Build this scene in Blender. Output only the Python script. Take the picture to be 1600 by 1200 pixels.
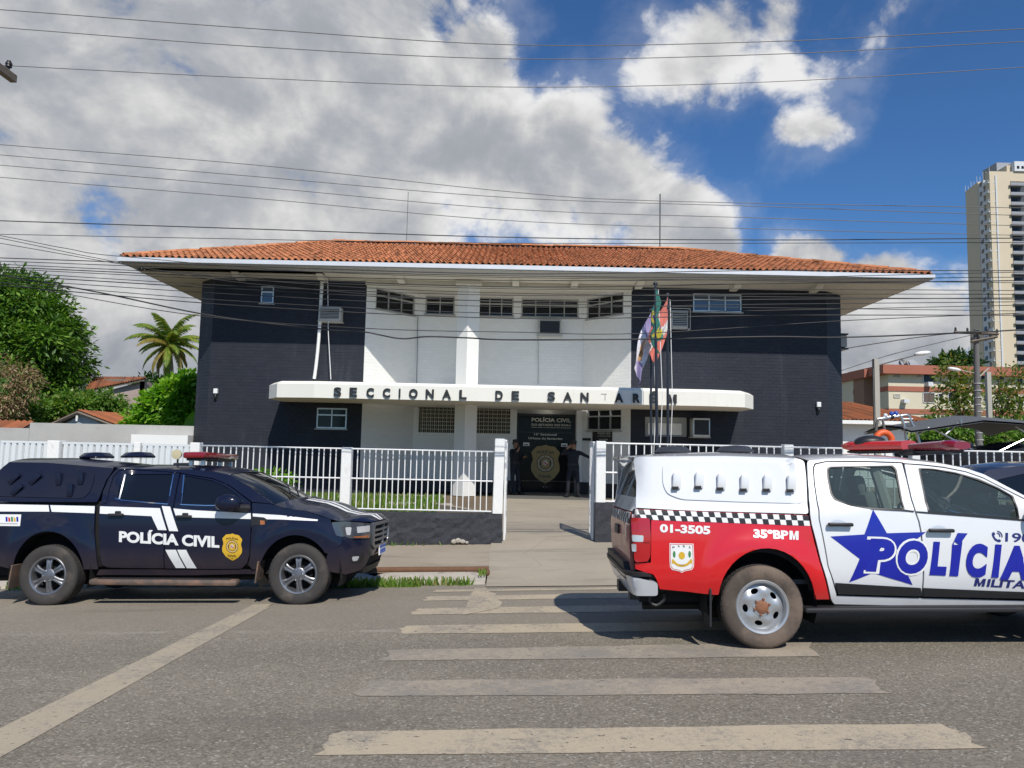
import bpy, bmesh, math, random
import numpy as np
from mathutils import Vector, Matrix, Euler, noise as mnoise
from mathutils.geometry import delaunay_2d_cdt
random.seed(7); RNG = np.random.default_rng(7)
R = math.radians; PI = math.pi
for o in list(bpy.data.objects): bpy.data.objects.remove(o)
SC = bpy.context.scene; COL = SC.collection

# ------------------------------------------------------------------ camera
FPX = 1150.0; PITCH = math.atan(100/1150.0); ROLL = .0215; EYE = Vector((0, 0, 1.556))
cF = Vector((0, math.cos(PITCH), math.sin(PITCH))); cU = Vector((0, -math.sin(PITCH), math.cos(PITCH))); cR = Vector((1, 0, 0))
eX = cR*math.cos(ROLL) + cU*math.sin(ROLL); eY = cU*math.cos(ROLL) - cR*math.sin(ROLL)
cam = bpy.data.cameras.new('camera'); camo = bpy.data.objects.new('camera', cam); COL.objects.link(camo)
mw = Matrix((eX, eY, -cF)).transposed().to_4x4(); mw.translation = EYE; camo.matrix_world = mw
cam.sensor_fit = 'HORIZONTAL'; cam.sensor_width = 36; cam.lens = 36*FPX/1600; cam.clip_start = .05; cam.clip_end = 4000
SC.camera = camo; SC.render.resolution_x = 1024; SC.render.resolution_y = 768
def ray(x, y): return cF*FPX + eX*(x-800) - eY*(y-600)
def P(x, y, Y):                       # the point at distance Y that a spot of the survey photo shows
    v = ray(x, y); return EYE + v*(Y/v.y)
def G(x, y, off=0.0):                 # the same on the sloping road
    v = ray(x, y); t = (off-EYE.z)/(v.z - .03*v.x + .04*v.y); return EYE + v*t
def PR(p):
    q = Vector(p)-EYE; w = q.dot(cF)
    return 800 + q.dot(eX)/w*FPX, 600 - q.dot(eY)/w*FPX

# ------------------------------------------------------------------ node helper
class NT:
    def __init__(s, tree): s.t = tree; s.n = tree.nodes; s.l = tree.links
    def new(s, typ, **kw):
        n = s.n.new(typ)
        for k, v in kw.items(): setattr(n, k, v)
        return n
    def put(s, sock, v):
        if v is None: return
        if isinstance(v, (int, float)): sock.default_value = v
        elif isinstance(v, (tuple, list, Vector)):
            v = tuple(v)
            sock.default_value = v if len(v) == len(sock.default_value) else (v + (1,))[:len(sock.default_value)]
        else: s.l.new(v, sock)
    def math(s, op, a, b=None, c=None, clamp=False):
        n = s.new('ShaderNodeMath', operation=op, use_clamp=clamp)
        s.put(n.inputs[0], a); s.put(n.inputs[1], b); s.put(n.inputs[2], c); return n.outputs[0]
    def vm(s, op, a, b=None, scale=None):
        n = s.new('ShaderNodeVectorMath', operation=op)
        s.put(n.inputs[0], a); s.put(n.inputs[1], b)
        if scale is not None: s.put(n.inputs['Scale'], scale)
        return n.outputs['Value'] if op in ('DISTANCE', 'LENGTH', 'DOT_PRODUCT') else n.outputs['Vector']
    def noise(s, vec, scale, detail=4, rough=.55, dist=0):
        n = s.new('ShaderNodeTexNoise'); s.put(n.inputs['Vector'], vec); n.inputs['Scale'].default_value = scale
        n.inputs['Detail'].default_value = detail; n.inputs['Roughness'].default_value = rough; n.inputs['Distortion'].default_value = dist
        return n.outputs['Fac']
    def smooth(s, x, a, b, lo=0.0, hi=1.0):
        n = s.new('ShaderNodeMapRange', interpolation_type='SMOOTHSTEP')
        s.put(n.inputs[0], x); s.put(n.inputs[1], a); s.put(n.inputs[2], b); s.put(n.inputs[3], lo); s.put(n.inputs[4], hi); return n.outputs[0]
    def mix(s, f, a, b, blend='MIX'):
        n = s.new('ShaderNodeMix', data_type='RGBA', blend_type=blend)
        s.put(n.inputs[0], f); s.put(n.inputs[6], a); s.put(n.inputs[7], b); return n.outputs[2]
    def sep(s, v):
        n = s.new('ShaderNodeSeparateXYZ'); s.put(n.inputs[0], v); return n.outputs

# ------------------------------------------------------------------ sky with clouds, sun, exposure
SUN_DIR = Vector((.27, -.89, 1.0)).normalized()
SUN_EL = math.asin(SUN_DIR.z); SUN_ROT = math.atan2(SUN_DIR.x, SUN_DIR.y)
SKY_STRENGTH = .09; SUN_STRENGTH = 4.4
W = bpy.data.worlds.new('World'); SC.world = W; W.use_nodes = True
w = NT(W.node_tree); w.n.clear()
sky = w.new('ShaderNodeTexSky', sky_type='NISHITA', sun_disc=False, sun_elevation=SUN_EL, sun_rotation=SUN_ROT, altitude=50, air_density=1.0, dust_density=.25, ozone_density=2.5)
tc = w.new('ShaderNodeTexCoord'); D = w.vm('NORMALIZE', tc.outputs['Generated'])
# cumulus masses: (direction through which the mass is centred, angular radius)
CLOUDS = [(-150, 60, 330), (120, 120, 330), (380, 180, 300), (540, 80, 190), (620, 200, 200), (760, 255, 150), (850, 200, 70, .7), (300, 330, 260), (560, 330, 200), (870, 265, 120), (960, 300, 115), (1040, 350, 100), (1090, 375, 70), (0, 330, 240), (1130, 395, 45, .8),
          (730, 110, 85), (200, 500, 210), (-60, 520, 230), (1290, 412, 62), (1370, 440, 85), (1420, 520, 120), (1350, 560, 110), (1560, 640, 110), (1110, 72, 105, .62), (1215, 20, 85, .55), (1050, 112, 70, .50), (1215, 88, 62, .50), (1230, 204, 44, .46), (1272, 190, 46, .46), (1370, 22, 60, .42),
          (1700, 500, 110), (-500, 300, 420), (-700, 0, 300), (2050, 420, 170), (2150, 100, 150), (700, -420, 170), (1700, -300, 170)]
nb = w.noise(D, 2.1, 2, .5)                                     # broad ragged displacement of the outlines
wob = w.new('ShaderNodeTexNoise'); w.put(wob.inputs['Vector'], D); wob.inputs['Scale'].default_value = 6.5; wob.inputs['Detail'].default_value = 5
Dw = w.vm('ADD', D, w.vm('SCALE', w.vm('SUBTRACT', wob.outputs['Color'], (.5, .5, .5)), scale=.11))
mask = None
dirs = [(ray(c[0], c[1]).normalized(), c[2]/1150.0*(FPX/ray(c[0], c[1]).length*.5+.5), c[3] if len(c) > 3 else 1.0) for c in CLOUDS]
for az in (110, 200, 255):                                  # the same kind of broken cumulus goes on behind the camera
    for el in (20,):
        a = R(az + el*.9); dirs.append((Vector((math.sin(a)*math.cos(R(el)), math.cos(a)*math.cos(R(el)), math.sin(R(el)))), .20 if el == 20 else .16, .7))
for c, r, amp in dirs:
    m = w.math('SUBTRACT', 1.0, w.math('DIVIDE', w.vm('DISTANCE', Dw, tuple(c)), r))
    if amp != 1: m = w.math('MULTIPLY', w.math('MINIMUM', m, .8), amp)
    mask = m if mask is None else w.math('MAXIMUM', mask, m)
mask = w.math('MAXIMUM', mask, -.6)
dz = w.sep(D)[2]
stretch = w.vm('MULTIPLY', D, (1, 1, 1.35))
n1 = w.noise(stretch, 5.5, 9, .58, .25)
n2 = w.noise(w.vm('ADD', stretch, (.012, -.02, .055)), 5.5, 9, .58, .25)   # the same field a little nearer the sun
n3 = w.noise(D, 2.6, 4, .5)
n4 = w.noise(stretch, 14, 9, .62, .5)
dens = w.math('ADD', mask, w.math('MULTIPLY', w.math('SUBTRACT', n1, .5), 1.9))
dens = w.math('ADD', dens, w.math('MULTIPLY', w.math('SUBTRACT', n4, .5), .75))
alpha = w.smooth(dens, .02, .42)
thin = w.smooth(w.math('ADD', mask, w.math('MULTIPLY', w.math('SUBTRACT', n1, .5), 3.2)), -.35, .6, 0, .22)
alpha = w.math('MAXIMUM', alpha, thin)
relief = w.math('MULTIPLY', w.math('SUBTRACT', n1, n2), 5.0)
thick = w.smooth(w.math('ADD', mask, w.math('MULTIPLY', w.math('SUBTRACT', n3, .5), 1.6)), .12, .62)
lum = w.math('SUBTRACT', 1.0, w.math('MULTIPLY', thick, .36))
lum = w.math('ADD', lum, w.math('MULTIPLY', relief, .32))
lum = w.math('ADD', lum, w.math('MULTIPLY', w.math('SUBTRACT', n4, .5), .34))
lum = w.math('SMOOTH_MAX', w.math('SMOOTH_MIN', lum, 1.06, .18), .50, .30)
low = w.smooth(dz, .02, .30)
lum = w.math('MULTIPLY', lum, w.math('ADD', .82, w.math('MULTIPLY', low, .18)))
tint = w.mix(w.smooth(lum, .35, .85), (.89, .96, 1.09), (1.0, 1.0, 1.0))
ccol = w.vm('SCALE', tint, scale=w.math('MULTIPLY', lum, .80/SKY_STRENGTH))
skyc = w.mix(1.0, sky.outputs['Color'], (.50, .84, 1.20), 'MULTIPLY')
fin = w.mix(alpha, skyc, ccol)
bg = w.new('ShaderNodeBackground'); w.put(bg.inputs['Color'], fin); bg.inputs['Strength'].default_value = SKY_STRENGTH
out = w.new('ShaderNodeOutputWorld'); w.l.new(bg.outputs[0], out.inputs['Surface'])
sl = bpy.data.lights.new('sun', 'SUN'); sl.energy = SUN_STRENGTH; sl.angle = R(.5); sl.color = (1, .95, .87)
so = bpy.data.objects.new('sun', sl); COL.objects.link(so); so.rotation_euler = SUN_DIR.to_track_quat('Z', 'Y').to_euler(); so.location = (0, -5, 30)
SC.view_settings.view_transform = 'Standard'; SC.view_settings.look = 'None'; SC.view_settings.gamma = 1; SC.view_settings.exposure = .0
SC.render.engine = 'CYCLES'

# ------------------------------------------------------------------ materials
def mat(name, col, rough=.6, metal=0, var=.12, vs=2.5, bump=0, bs=60, island=0, dirt=None, coat=0, spec=.5, coord='Object', stretch=None):
    m = bpy.data.materials.new(name); m.use_nodes = True; t = NT(m.node_tree); b = t.n['Principled BSDF']
    v = t.new('ShaderNodeNewGeometry').outputs['Position'] if coord == 'World' else t.new('ShaderNodeTexCoord').outputs[coord]
    if stretch: v = t.vm('MULTIPLY', v, stretch)
    c = None
    if var:
        f = t.noise(v, vs, 5, .6); k = t.math('ADD', 1-var, t.math('MULTIPLY', f, 2*var))
        c = t.vm('SCALE', tuple(col), scale=k)
    if island:
        g = t.new('ShaderNodeNewGeometry'); k = t.math('ADD', 1-island, t.math('MULTIPLY', g.outputs['Random Per Island'], 2*island))
        c = t.vm('SCALE', c if c is not None else tuple(col), scale=k)
    if dirt:                                  # (colour, noise scale, threshold, amount)
        dc, ds, th, am = dirt
        f = t.smooth(t.noise(v, ds, 6, .65), th, th+.22, 0, am)
        c = t.mix(f, c if c is not None else tuple(col), tuple(dc))
    t.put(b.inputs['Base Color'], c if c is not None else tuple(col))
    b.inputs['Roughness'].default_value = rough; b.inputs['Metallic'].default_value = metal
    b.inputs['Coat Weight'].default_value = coat; b.inputs['Coat Roughness'].default_value = .04
    b.inputs['Specular IOR Level'].default_value = spec
    if bump:
        bn = t.new('ShaderNodeBump'); bn.inputs['Strength'].default_value = bump; bn.inputs['Distance'].default_value = .02
        t.put(bn.inputs['Height'], t.noise(v, bs, 4, .6)); t.l.new(bn.outputs[0], b.inputs['Normal'])
    return m
def glass_mat(name, tintc, thru, rough=.03, dust_or_sheen=None):
    m = bpy.data.materials.new(name); m.use_nodes = True; t = NT(m.node_tree); t.n.clear()
    tr = t.new('ShaderNodeBsdfTransparent'); t.put(tr.inputs[0], tuple(c*thru for c in tintc))
    gl = t.new('ShaderNodeBsdfGlossy'); gl.inputs['Roughness'].default_value = rough; t.put(gl.inputs[0], (1, 1, 1))
    if dust_or_sheen:
        df = t.new('ShaderNodeBsdfDiffuse'); t.put(df.inputs[0], dust_or_sheen); m2 = t.new('ShaderNodeMixShader'); m2.inputs[0].default_value = .16; t.l.new(tr.outputs[0], m2.inputs[1]); t.l.new(df.outputs[0], m2.inputs[2]); tr = m2  # even diffuse share standing in for reflections on the glass
    fr = t.new('ShaderNodeFresnel'); fr.inputs['IOR'].default_value = 1.5
    mx = t.new('ShaderNodeMixShader'); t.l.new(fr.outputs[0], mx.inputs[0]); t.l.new(tr.outputs[0], mx.inputs[1]); t.l.new(gl.outputs[0], mx.inputs[2])
    o = t.new('ShaderNodeOutputMaterial'); t.l.new(mx.outputs[0], o.inputs[0]); return m
def leaf_mat(name, c1, c2, c3=None, p3=.9, trans=.3):
    m = bpy.data.materials.new(name); m.use_nodes = True; t = NT(m.node_tree); t.n.clear()
    g = t.new('ShaderNodeNewGeometry'); r = g.outputs['Random Per Island']
    c = t.mix(r, tuple(c1), tuple(c2))
    if c3: c = t.mix(t.math('GREATER_THAN', t.math('FRACT', t.math('MULTIPLY', r, 37.3)), p3), c, tuple(c3))
    pr = t.new('ShaderNodeBsdfPrincipled'); t.put(pr.inputs['Base Color'], c); pr.inputs['Roughness'].default_value = .42; pr.inputs['Specular IOR Level'].default_value = .35
    tl = t.new('ShaderNodeBsdfTranslucent'); t.put(tl.inputs[0], t.mix(1.0, c, (1.5, 1.6, .6), 'MULTIPLY'))
    mx = t.new('ShaderNodeMixShader'); mx.inputs[0].default_value = trans; t.l.new(pr.outputs[0], mx.inputs[1]); t.l.new(tl.outputs[0], mx.inputs[2])
    o = t.new('ShaderNodeOutputMaterial'); t.l.new(mx.outputs[0], o.inputs[0]); return m
def emit_mat(name, col, s):
    m = bpy.data.materials.new(name); m.use_nodes = True; b = m.node_tree.nodes['Principled BSDF']
    b.inputs['Emission Color'].default_value = (*col, 1); b.inputs['Emission Strength'].default_value = s; b.inputs['Base Color'].default_value = (*col, 1); return m

# ------------------------------------------------------------------ mesh helpers
OFF = {}
def off_of(o): return OFF.get(o.name, Vector((0, 0, 0))) if o else Vector((0, 0, 0))
class MB:
    def __init__(s): s.v = []; s.f = []; s.m = []; s.k = 0
    def add(s, vs, fs):
        b = len(s.v); s.v += [tuple(v) for v in vs]; s.f += [tuple(i+b for i in f) for f in fs]; s.m += [s.k]*len(fs); return s
    def box(s, x0, x1, y0, y1, z0, z1):
        return s.add([(x0, y0, z0), (x1, y0, z0), (x1, y1, z0), (x0, y1, z0), (x0, y0, z1), (x1, y0, z1), (x1, y1, z1), (x0, y1, z1)],
                     [(3, 2, 1, 0), (4, 5, 6, 7), (0, 1, 5, 4), (1, 2, 6, 5), (2, 3, 7, 6), (3, 0, 4, 7)])
    def obox(s, c, sz, M=None, bev=0):
        hx, hy, hz = (q/2 for q in sz); c = Vector(c); M = M or Matrix.Identity(3)
        if bev:
            bm = bmesh.new(); bmesh.ops.create_cube(bm, size=1)
            for v in bm.verts: v.co = Vector((v.co.x*sz[0], v.co.y*sz[1], v.co.z*sz[2]))
            bmesh.ops.bevel(bm, geom=bm.edges[:], offset=bev, segments=2, profile=.5, affect='EDGES')
            return s.bm(bm, M, c)
        vs = [c + M @ Vector((a*hx, b*hy, d*hz)) for a, b, d in ((-1, -1, -1), (1, -1, -1), (1, 1, -1), (-1, 1, -1), (-1, -1, 1), (1, -1, 1), (1, 1, 1), (-1, 1, 1))]
        return s.add(vs, [(3, 2, 1, 0), (4, 5, 6, 7), (0, 1, 5, 4), (1, 2, 6, 5), (2, 3, 7, 6), (3, 0, 4, 7)])
    def bm(s, bm, M=None, c=Vector((0, 0, 0))):
        M = M or Matrix.Identity(3); bm.verts.index_update()
        s.add([c + M @ v.co for v in bm.verts], [[v.index for v in f.verts] for f in bm.faces]); bm.free(); return s
    def ell(s, c, r, n=2, M=None):
        bm = bmesh.new(); bmesh.ops.create_icosphere(bm, subdivisions=n, radius=1)
        for v in bm.verts: v.co = Vector((v.co.x*r[0], v.co.y*r[1], v.co.z*r[2]))
        return s.bm(bm, M, Vector(c))
    def prism(s, pts, ext):
        n = len(pts); e = Vector(ext); a = [Vector(p) for p in pts]
        nn = Vector((0, 0, 0))
        for i in range(n): nn += (a[i]-a[0]).cross(a[(i+1) % n]-a[0])
        if nn.dot(e) > 0: a = a[::-1]
        b = [p+e for p in a]
        return s.add(a+b, [tuple(range(n)), tuple(range(2*n-1, n-1, -1))] + [((i+1) % n, i, n+i, n+(i+1) % n) for i in range(n)])
    def tube(s, pts, r, n=8, caps=True):
        pts = [Vector(p) for p in pts]; m = len(pts); rr = r if isinstance(r, (list, tuple)) else [r]*m
        vs = []; prev = None
        for i, p in enumerate(pts):
            t = (pts[min(i+1, m-1)]-pts[max(i-1, 0)]).normalized()
            if prev is None: a = Vector((0, 0, 1)) if abs(t.z) < .9 else Vector((1, 0, 0)); u = t.cross(a).normalized()
            else: u = (prev - t*prev.dot(t)).normalized()
            prev = u; v = t.cross(u)
            vs += [p + (u*math.cos(2*PI*k/n) + v*math.sin(2*PI*k/n))*rr[i] for k in range(n)]
        fs = [(i*n+k, i*n+(k+1) % n, (i+1)*n+(k+1) % n, (i+1)*n+k) for i in range(m-1) for k in range(n)]
        if caps: fs += [tuple(range(n-1, -1, -1)), tuple((m-1)*n+k for k in range(n))]
        return s.add(vs, fs)
    def lathe(s, prof, n=24, M=None, c=(0, 0, 0), closed=False):
        M = M or Matrix.Identity(3); c = Vector(c); m = len(prof); vs = []
        for r, h in prof: vs += [c + M @ Vector((r*math.cos(2*PI*k/n), r*math.sin(2*PI*k/n), h)) for k in range(n)]
        fs = [(i*n+k, i*n+(k+1) % n, (i+1)*n+(k+1) % n, (i+1)*n+k) for i in range(m-1) for k in range(n)]
        if closed: fs += [((m-1)*n+k, (m-1)*n+(k+1) % n, (k+1) % n, k) for k in range(n)]
        else: fs += [tuple(range(n-1, -1, -1)), tuple((m-1)*n+k for k in range(n))]
        return s.add(vs, fs)
    def quads(s, V, nf):                     # V: (n*4,3) numpy
        b = len(s.v); s.v += [tuple(q) for q in V.tolist()]; s.f += [(b+4*i, b+4*i+1, b+4*i+2, b+4*i+3) for i in range(nf)]; s.m += [s.k]*nf; return s
    def build(s, name, mats, parent=None, smooth=None, label=None, cat=None, group=None, kind=None):
        me = bpy.data.meshes.new(name)
        ofs = off_of(parent)
        if parent is None and kind is None:
            a = np.array(s.v); lo = a.min(0); hi = a.max(0); ofs = Vector(((lo[0]+hi[0])/2, (lo[1]+hi[1])/2, lo[2]))
        vs = s.v if ofs.length == 0 else [(x-ofs[0], y-ofs[1], z-ofs[2]) for x, y, z in s.v]
        me.from_pydata(vs, [], s.f)
        for mm in (mats if isinstance(mats, (list, tuple)) else [mats]): me.materials.append(mm)
        if any(s.m): me.polygons.foreach_set('material_index', s.m)
        if smooth is not None:
            me.polygons.foreach_set('use_smooth', [True]*len(s.f)); me.set_sharp_from_angle(angle=R(smooth))
        me.validate(); me.update()
        o = bpy.data.objects.new(name, me); COL.objects.link(o)
        if parent is not None: o.parent = parent; OFF[o.name] = ofs.copy()
        elif kind is None: o.location = ofs; OFF[o.name] = Vector(ofs)
        return tag(o, label, cat, group, kind)
def tag(o, label=None, cat=None, group=None, kind=None):
    if label: o['label'] = label
    if cat: o['category'] = cat
    if group: o['group'] = group
    if kind: o['kind'] = kind
    return o
def thing(name, label, cat, loc=(0, 0, 0), group=None, rot=None, local=False):
    o = bpy.data.objects.new(name, None); COL.objects.link(o); o.location = loc; o.empty_display_size = .2
    if rot: o.rotation_euler = rot
    OFF[o.name] = Vector((0, 0, 0)) if local else Vector(loc)
    return tag(o, label, cat, group)
def share(src, name, parent, loc=(0, 0, 0), rot=(0, 0, 0), scale=None):
    o = bpy.data.objects.new(name, src); COL.objects.link(o); o.parent = parent; o.location = Vector(loc)-off_of(parent); o.rotation_euler = rot
    if scale: o.scale = scale
    return o
def mesh_of(mb, name, m, smooth=None):
    me = bpy.data.meshes.new(name); me.from_pydata(mb.v, [], mb.f); me.materials.append(m)
    if smooth is not None: me.polygons.foreach_set('use_smooth', [True]*len(mb.f)); me.set_sharp_from_angle(angle=R(smooth))
    me.update(); return me
def dup(root, loc, label=None, rot=None):
    def cp(o, par):
        c = o.copy(); COL.objects.link(c)
        if par: c.parent = par
        for ch in o.children: cp(ch, c)
        return c
    r = cp(root, None); r.location = loc
    if rot: r.rotation_euler = rot
    if label: r['label'] = label
    return r
_TX = {}; _RW = {}
def raw_text(s, bold, shear, space):
    """flat letters in units of the font size: verts, faces"""
    key = (s, bold, shear, space)
    if key in _RW: return _RW[key]
    cu = bpy.data.curves.new('txt', 'FONT'); cu.body = s; cu.size = 1; cu.offset = bold; cu.shear = shear; cu.space_character = space; cu.resolution_u = 5; cu.fill_mode = 'BOTH'
    ob = bpy.data.objects.new('txt', cu); COL.objects.link(ob)
    dg = bpy.context.evaluated_depsgraph_get(); ev = ob.evaluated_get(dg); me = ev.to_mesh()
    v = np.array([q.co[:2] for q in me.vertices]); f = [tuple(p.vertices) for p in me.polygons]
    ev.to_mesh_clear(); bpy.data.objects.remove(ob); bpy.data.curves.remove(cu); _RW[key] = (v, f); return v, f
def heavy_M(bold, shear):
    vi, _ = raw_text('I', bold, 0, 1); lo, hi = vi[:, 1].min(), vi[:, 1].max(); h = hi-lo; st = vi[:, 0].max()-vi[:, 0].min(); w_ = .70*h+st*.6
    p = [(0, 0), (st, 0), (st, h*.60), (w_/2-st*.28, 0), (w_/2+st*.28, 0), (w_-st, h*.60), (w_-st, 0), (w_, 0), (w_, h), (w_-st*1.15, h), (w_/2, h*.36), (st*1.15, h), (0, h)]
    v = np.array([(x+shear*y, y+lo) for x, y in p]); return v, [(0, 1, 2, 11, 12), (2, 3, 10, 11), (3, 4, 10), (4, 5, 9, 10), (5, 6, 7, 8, 9)]
def text_mesh(s, bold=.0, shear=0, space=1.0, font_scale=1.0):
    """flat letters in the unit box: returns verts (x,y in 0..1), faces, aspect"""
    key = (s, bold, shear, space)
    if key in _TX: return _TX[key]
    if 'M' not in s or bold == 0: v, f = raw_text(*key)
    else:
        V = []; f = []; x = 0; n = 0; gap = .075
        for part in [q for q in __import__('re').split('(M)', s) if q]:
            pv, pf = heavy_M(bold, shear) if part == 'M' else raw_text(part, bold, shear, space)
            pv = pv.copy(); 
            if part.startswith(' '): x += .25
            pv[:, 0] += x-pv[:, 0].min(); x = pv[:, 0].max()+gap+(.25 if part.endswith(' ') else 0); V.append(pv); f += [tuple(k+n for k in q) for q in pf]; n += len(pv)
        v = np.concatenate(V)
    lo = v.min(0); hi = v.max(0); asp = (hi[0]-lo[0])/(hi[1]-lo[1])
    v = (v-lo)/(hi-lo); _TX[key] = (v, f, asp); return _TX[key]
def flat_text(mb, s, p0, u, v, bold=.02, shear=0, depth=None, space=1.0):
    """letters on a plane: p0 lower-left, u along the whole width, v along the height"""
    vs, fs, a = text_mesh(s, bold, shear, space); p0 = Vector(p0); u = Vector(u); v = Vector(v)
    pts = [p0 + u*x + v*y for x, y in vs]
    nrm = u.cross(v).normalized()
    fs = [f if sum(((pts[f[i]]-pts[f[0]]).cross(pts[f[(i+1) % len(f)]]-pts[f[0]])).dot(nrm) for i in range(len(f))) > 0 else f[::-1] for f in fs]
    if depth:
        ed = {}
        for f in fs:
            for i in range(len(f)):
                a_, b_ = f[i], f[(i+1) % len(f)]
                ed[(a_, b_)] = ed.get((a_, b_), 0)+1
        n = len(pts); top = [p + nrm*depth for p in pts]
        sides = [(a_, b_, b_+n, a_+n) for (a_, b_) in ed if (b_, a_) not in ed]
        mb.add(pts+top, [tuple(i+n for i in f) for f in fs] + sides)
    else: mb.add(pts, fs)
    return mb
def spline(pts, n=8):
    pts = [Vector(p) for p in pts]; o = []
    for i in range(len(pts)-1):
        p0 = pts[max(i-1, 0)]; p1 = pts[i]; p2 = pts[i+1]; p3 = pts[min(i+2, len(pts)-1)]
        for k in range(n):
            t = k/n; o.append(.5*((2*p1) + (p2-p0)*t + (2*p0-5*p1+4*p2-p3)*t*t + (3*p1-p0-3*p2+p3)*t**3))
    o.append(pts[-1]); return o
def fillet(poly, r, n=4):
    o = []; m = len(poly)
    for i in range(m):
        p = Vector(poly[i][:2]); a = Vector(poly[i-1][:2])-p; b = Vector(poly[(i+1) % m][:2])-p
        rr = r if len(poly[i]) < 3 else poly[i][2]
        la, lb = a.length, b.length
        if rr <= 0 or la < 1e-6 or lb < 1e-6: o.append(tuple(p)); continue
        d = min(rr, la*.45, lb*.45); pa = p + a/la*d; pb = p + b/lb*d
        for k in range(n+1):
            t = k/n; o.append(tuple(pa*(1-t)**2 + p*2*t*(1-t) + pb*t*t))
    return o
def inpoly(x, y, poly):
    c = False; j = len(poly)-1
    for i in range(len(poly)):
        xi, yi = poly[i]; xj, yj = poly[j]
        if (yi > y) != (yj > y) and x < (xj-xi)*(y-yi)/(yj-yi)+xi: c = not c
        j = i
    return c
def fill2d(outer, holes=(), step=.1):
    """triangulate an outline with holes, adding inner points so that it can be bent"""
    def dens(L):
        o = []
        for i in range(len(L)):
            a = Vector(L[i]); b = Vector(L[(i+1) % len(L)]); k = max(1, int((b-a).length/step))
            o += [a + (b-a)*(q/k) for q in range(k)]
        return o
    loops = [dens(outer)] + [dens(h) for h in holes]
    vs = []; es = []
    for L in loops:
        b = len(vs); vs += L; es += [(b+i, b+(i+1) % len(L)) for i in range(len(L))]
    O = [tuple(p) for p in outer]; H = [[tuple(p) for p in h] for h in holes]
    x0 = min(p[0] for p in O); x1 = max(p[0] for p in O); y0 = min(p[1] for p in O); y1 = max(p[1] for p in O)
    B = np.array([tuple(q) for q in vs])
    nx = int((x1-x0)/step); ny = int((y1-y0)/step)
    for i in range(1, nx+1):
        for j in range(1, ny+1):
            x = x0 + (i+.013)*step + (j % 2)*step*.5; y = y0 + (j+.007)*step
            if inpoly(x, y, O) and not any(inpoly(x, y, h) for h in H) and np.min((B[:, 0]-x)**2+(B[:, 1]-y)**2) > (step*.35)**2: vs.append(Vector((x, y)))
    r = delaunay_2d_cdt(vs, es, [], 0, 1e-5)
    V = [tuple(q) for q in r[0]]; F = []
    for f in r[2]:
        cx = sum(V[i][0] for i in f)/len(f); cy = sum(V[i][1] for i in f)/len(f)
        if inpoly(cx, cy, O) and not any(inpoly(cx, cy, h) for h in H):
            a, b, c = V[f[0]], V[f[1]], V[f[2]]
            if (b[0]-a[0])*(c[1]-a[1])-(b[1]-a[1])*(c[0]-a[0]) < 0: f = f[::-1]
            F.append(tuple(f))
    return V, F
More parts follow.
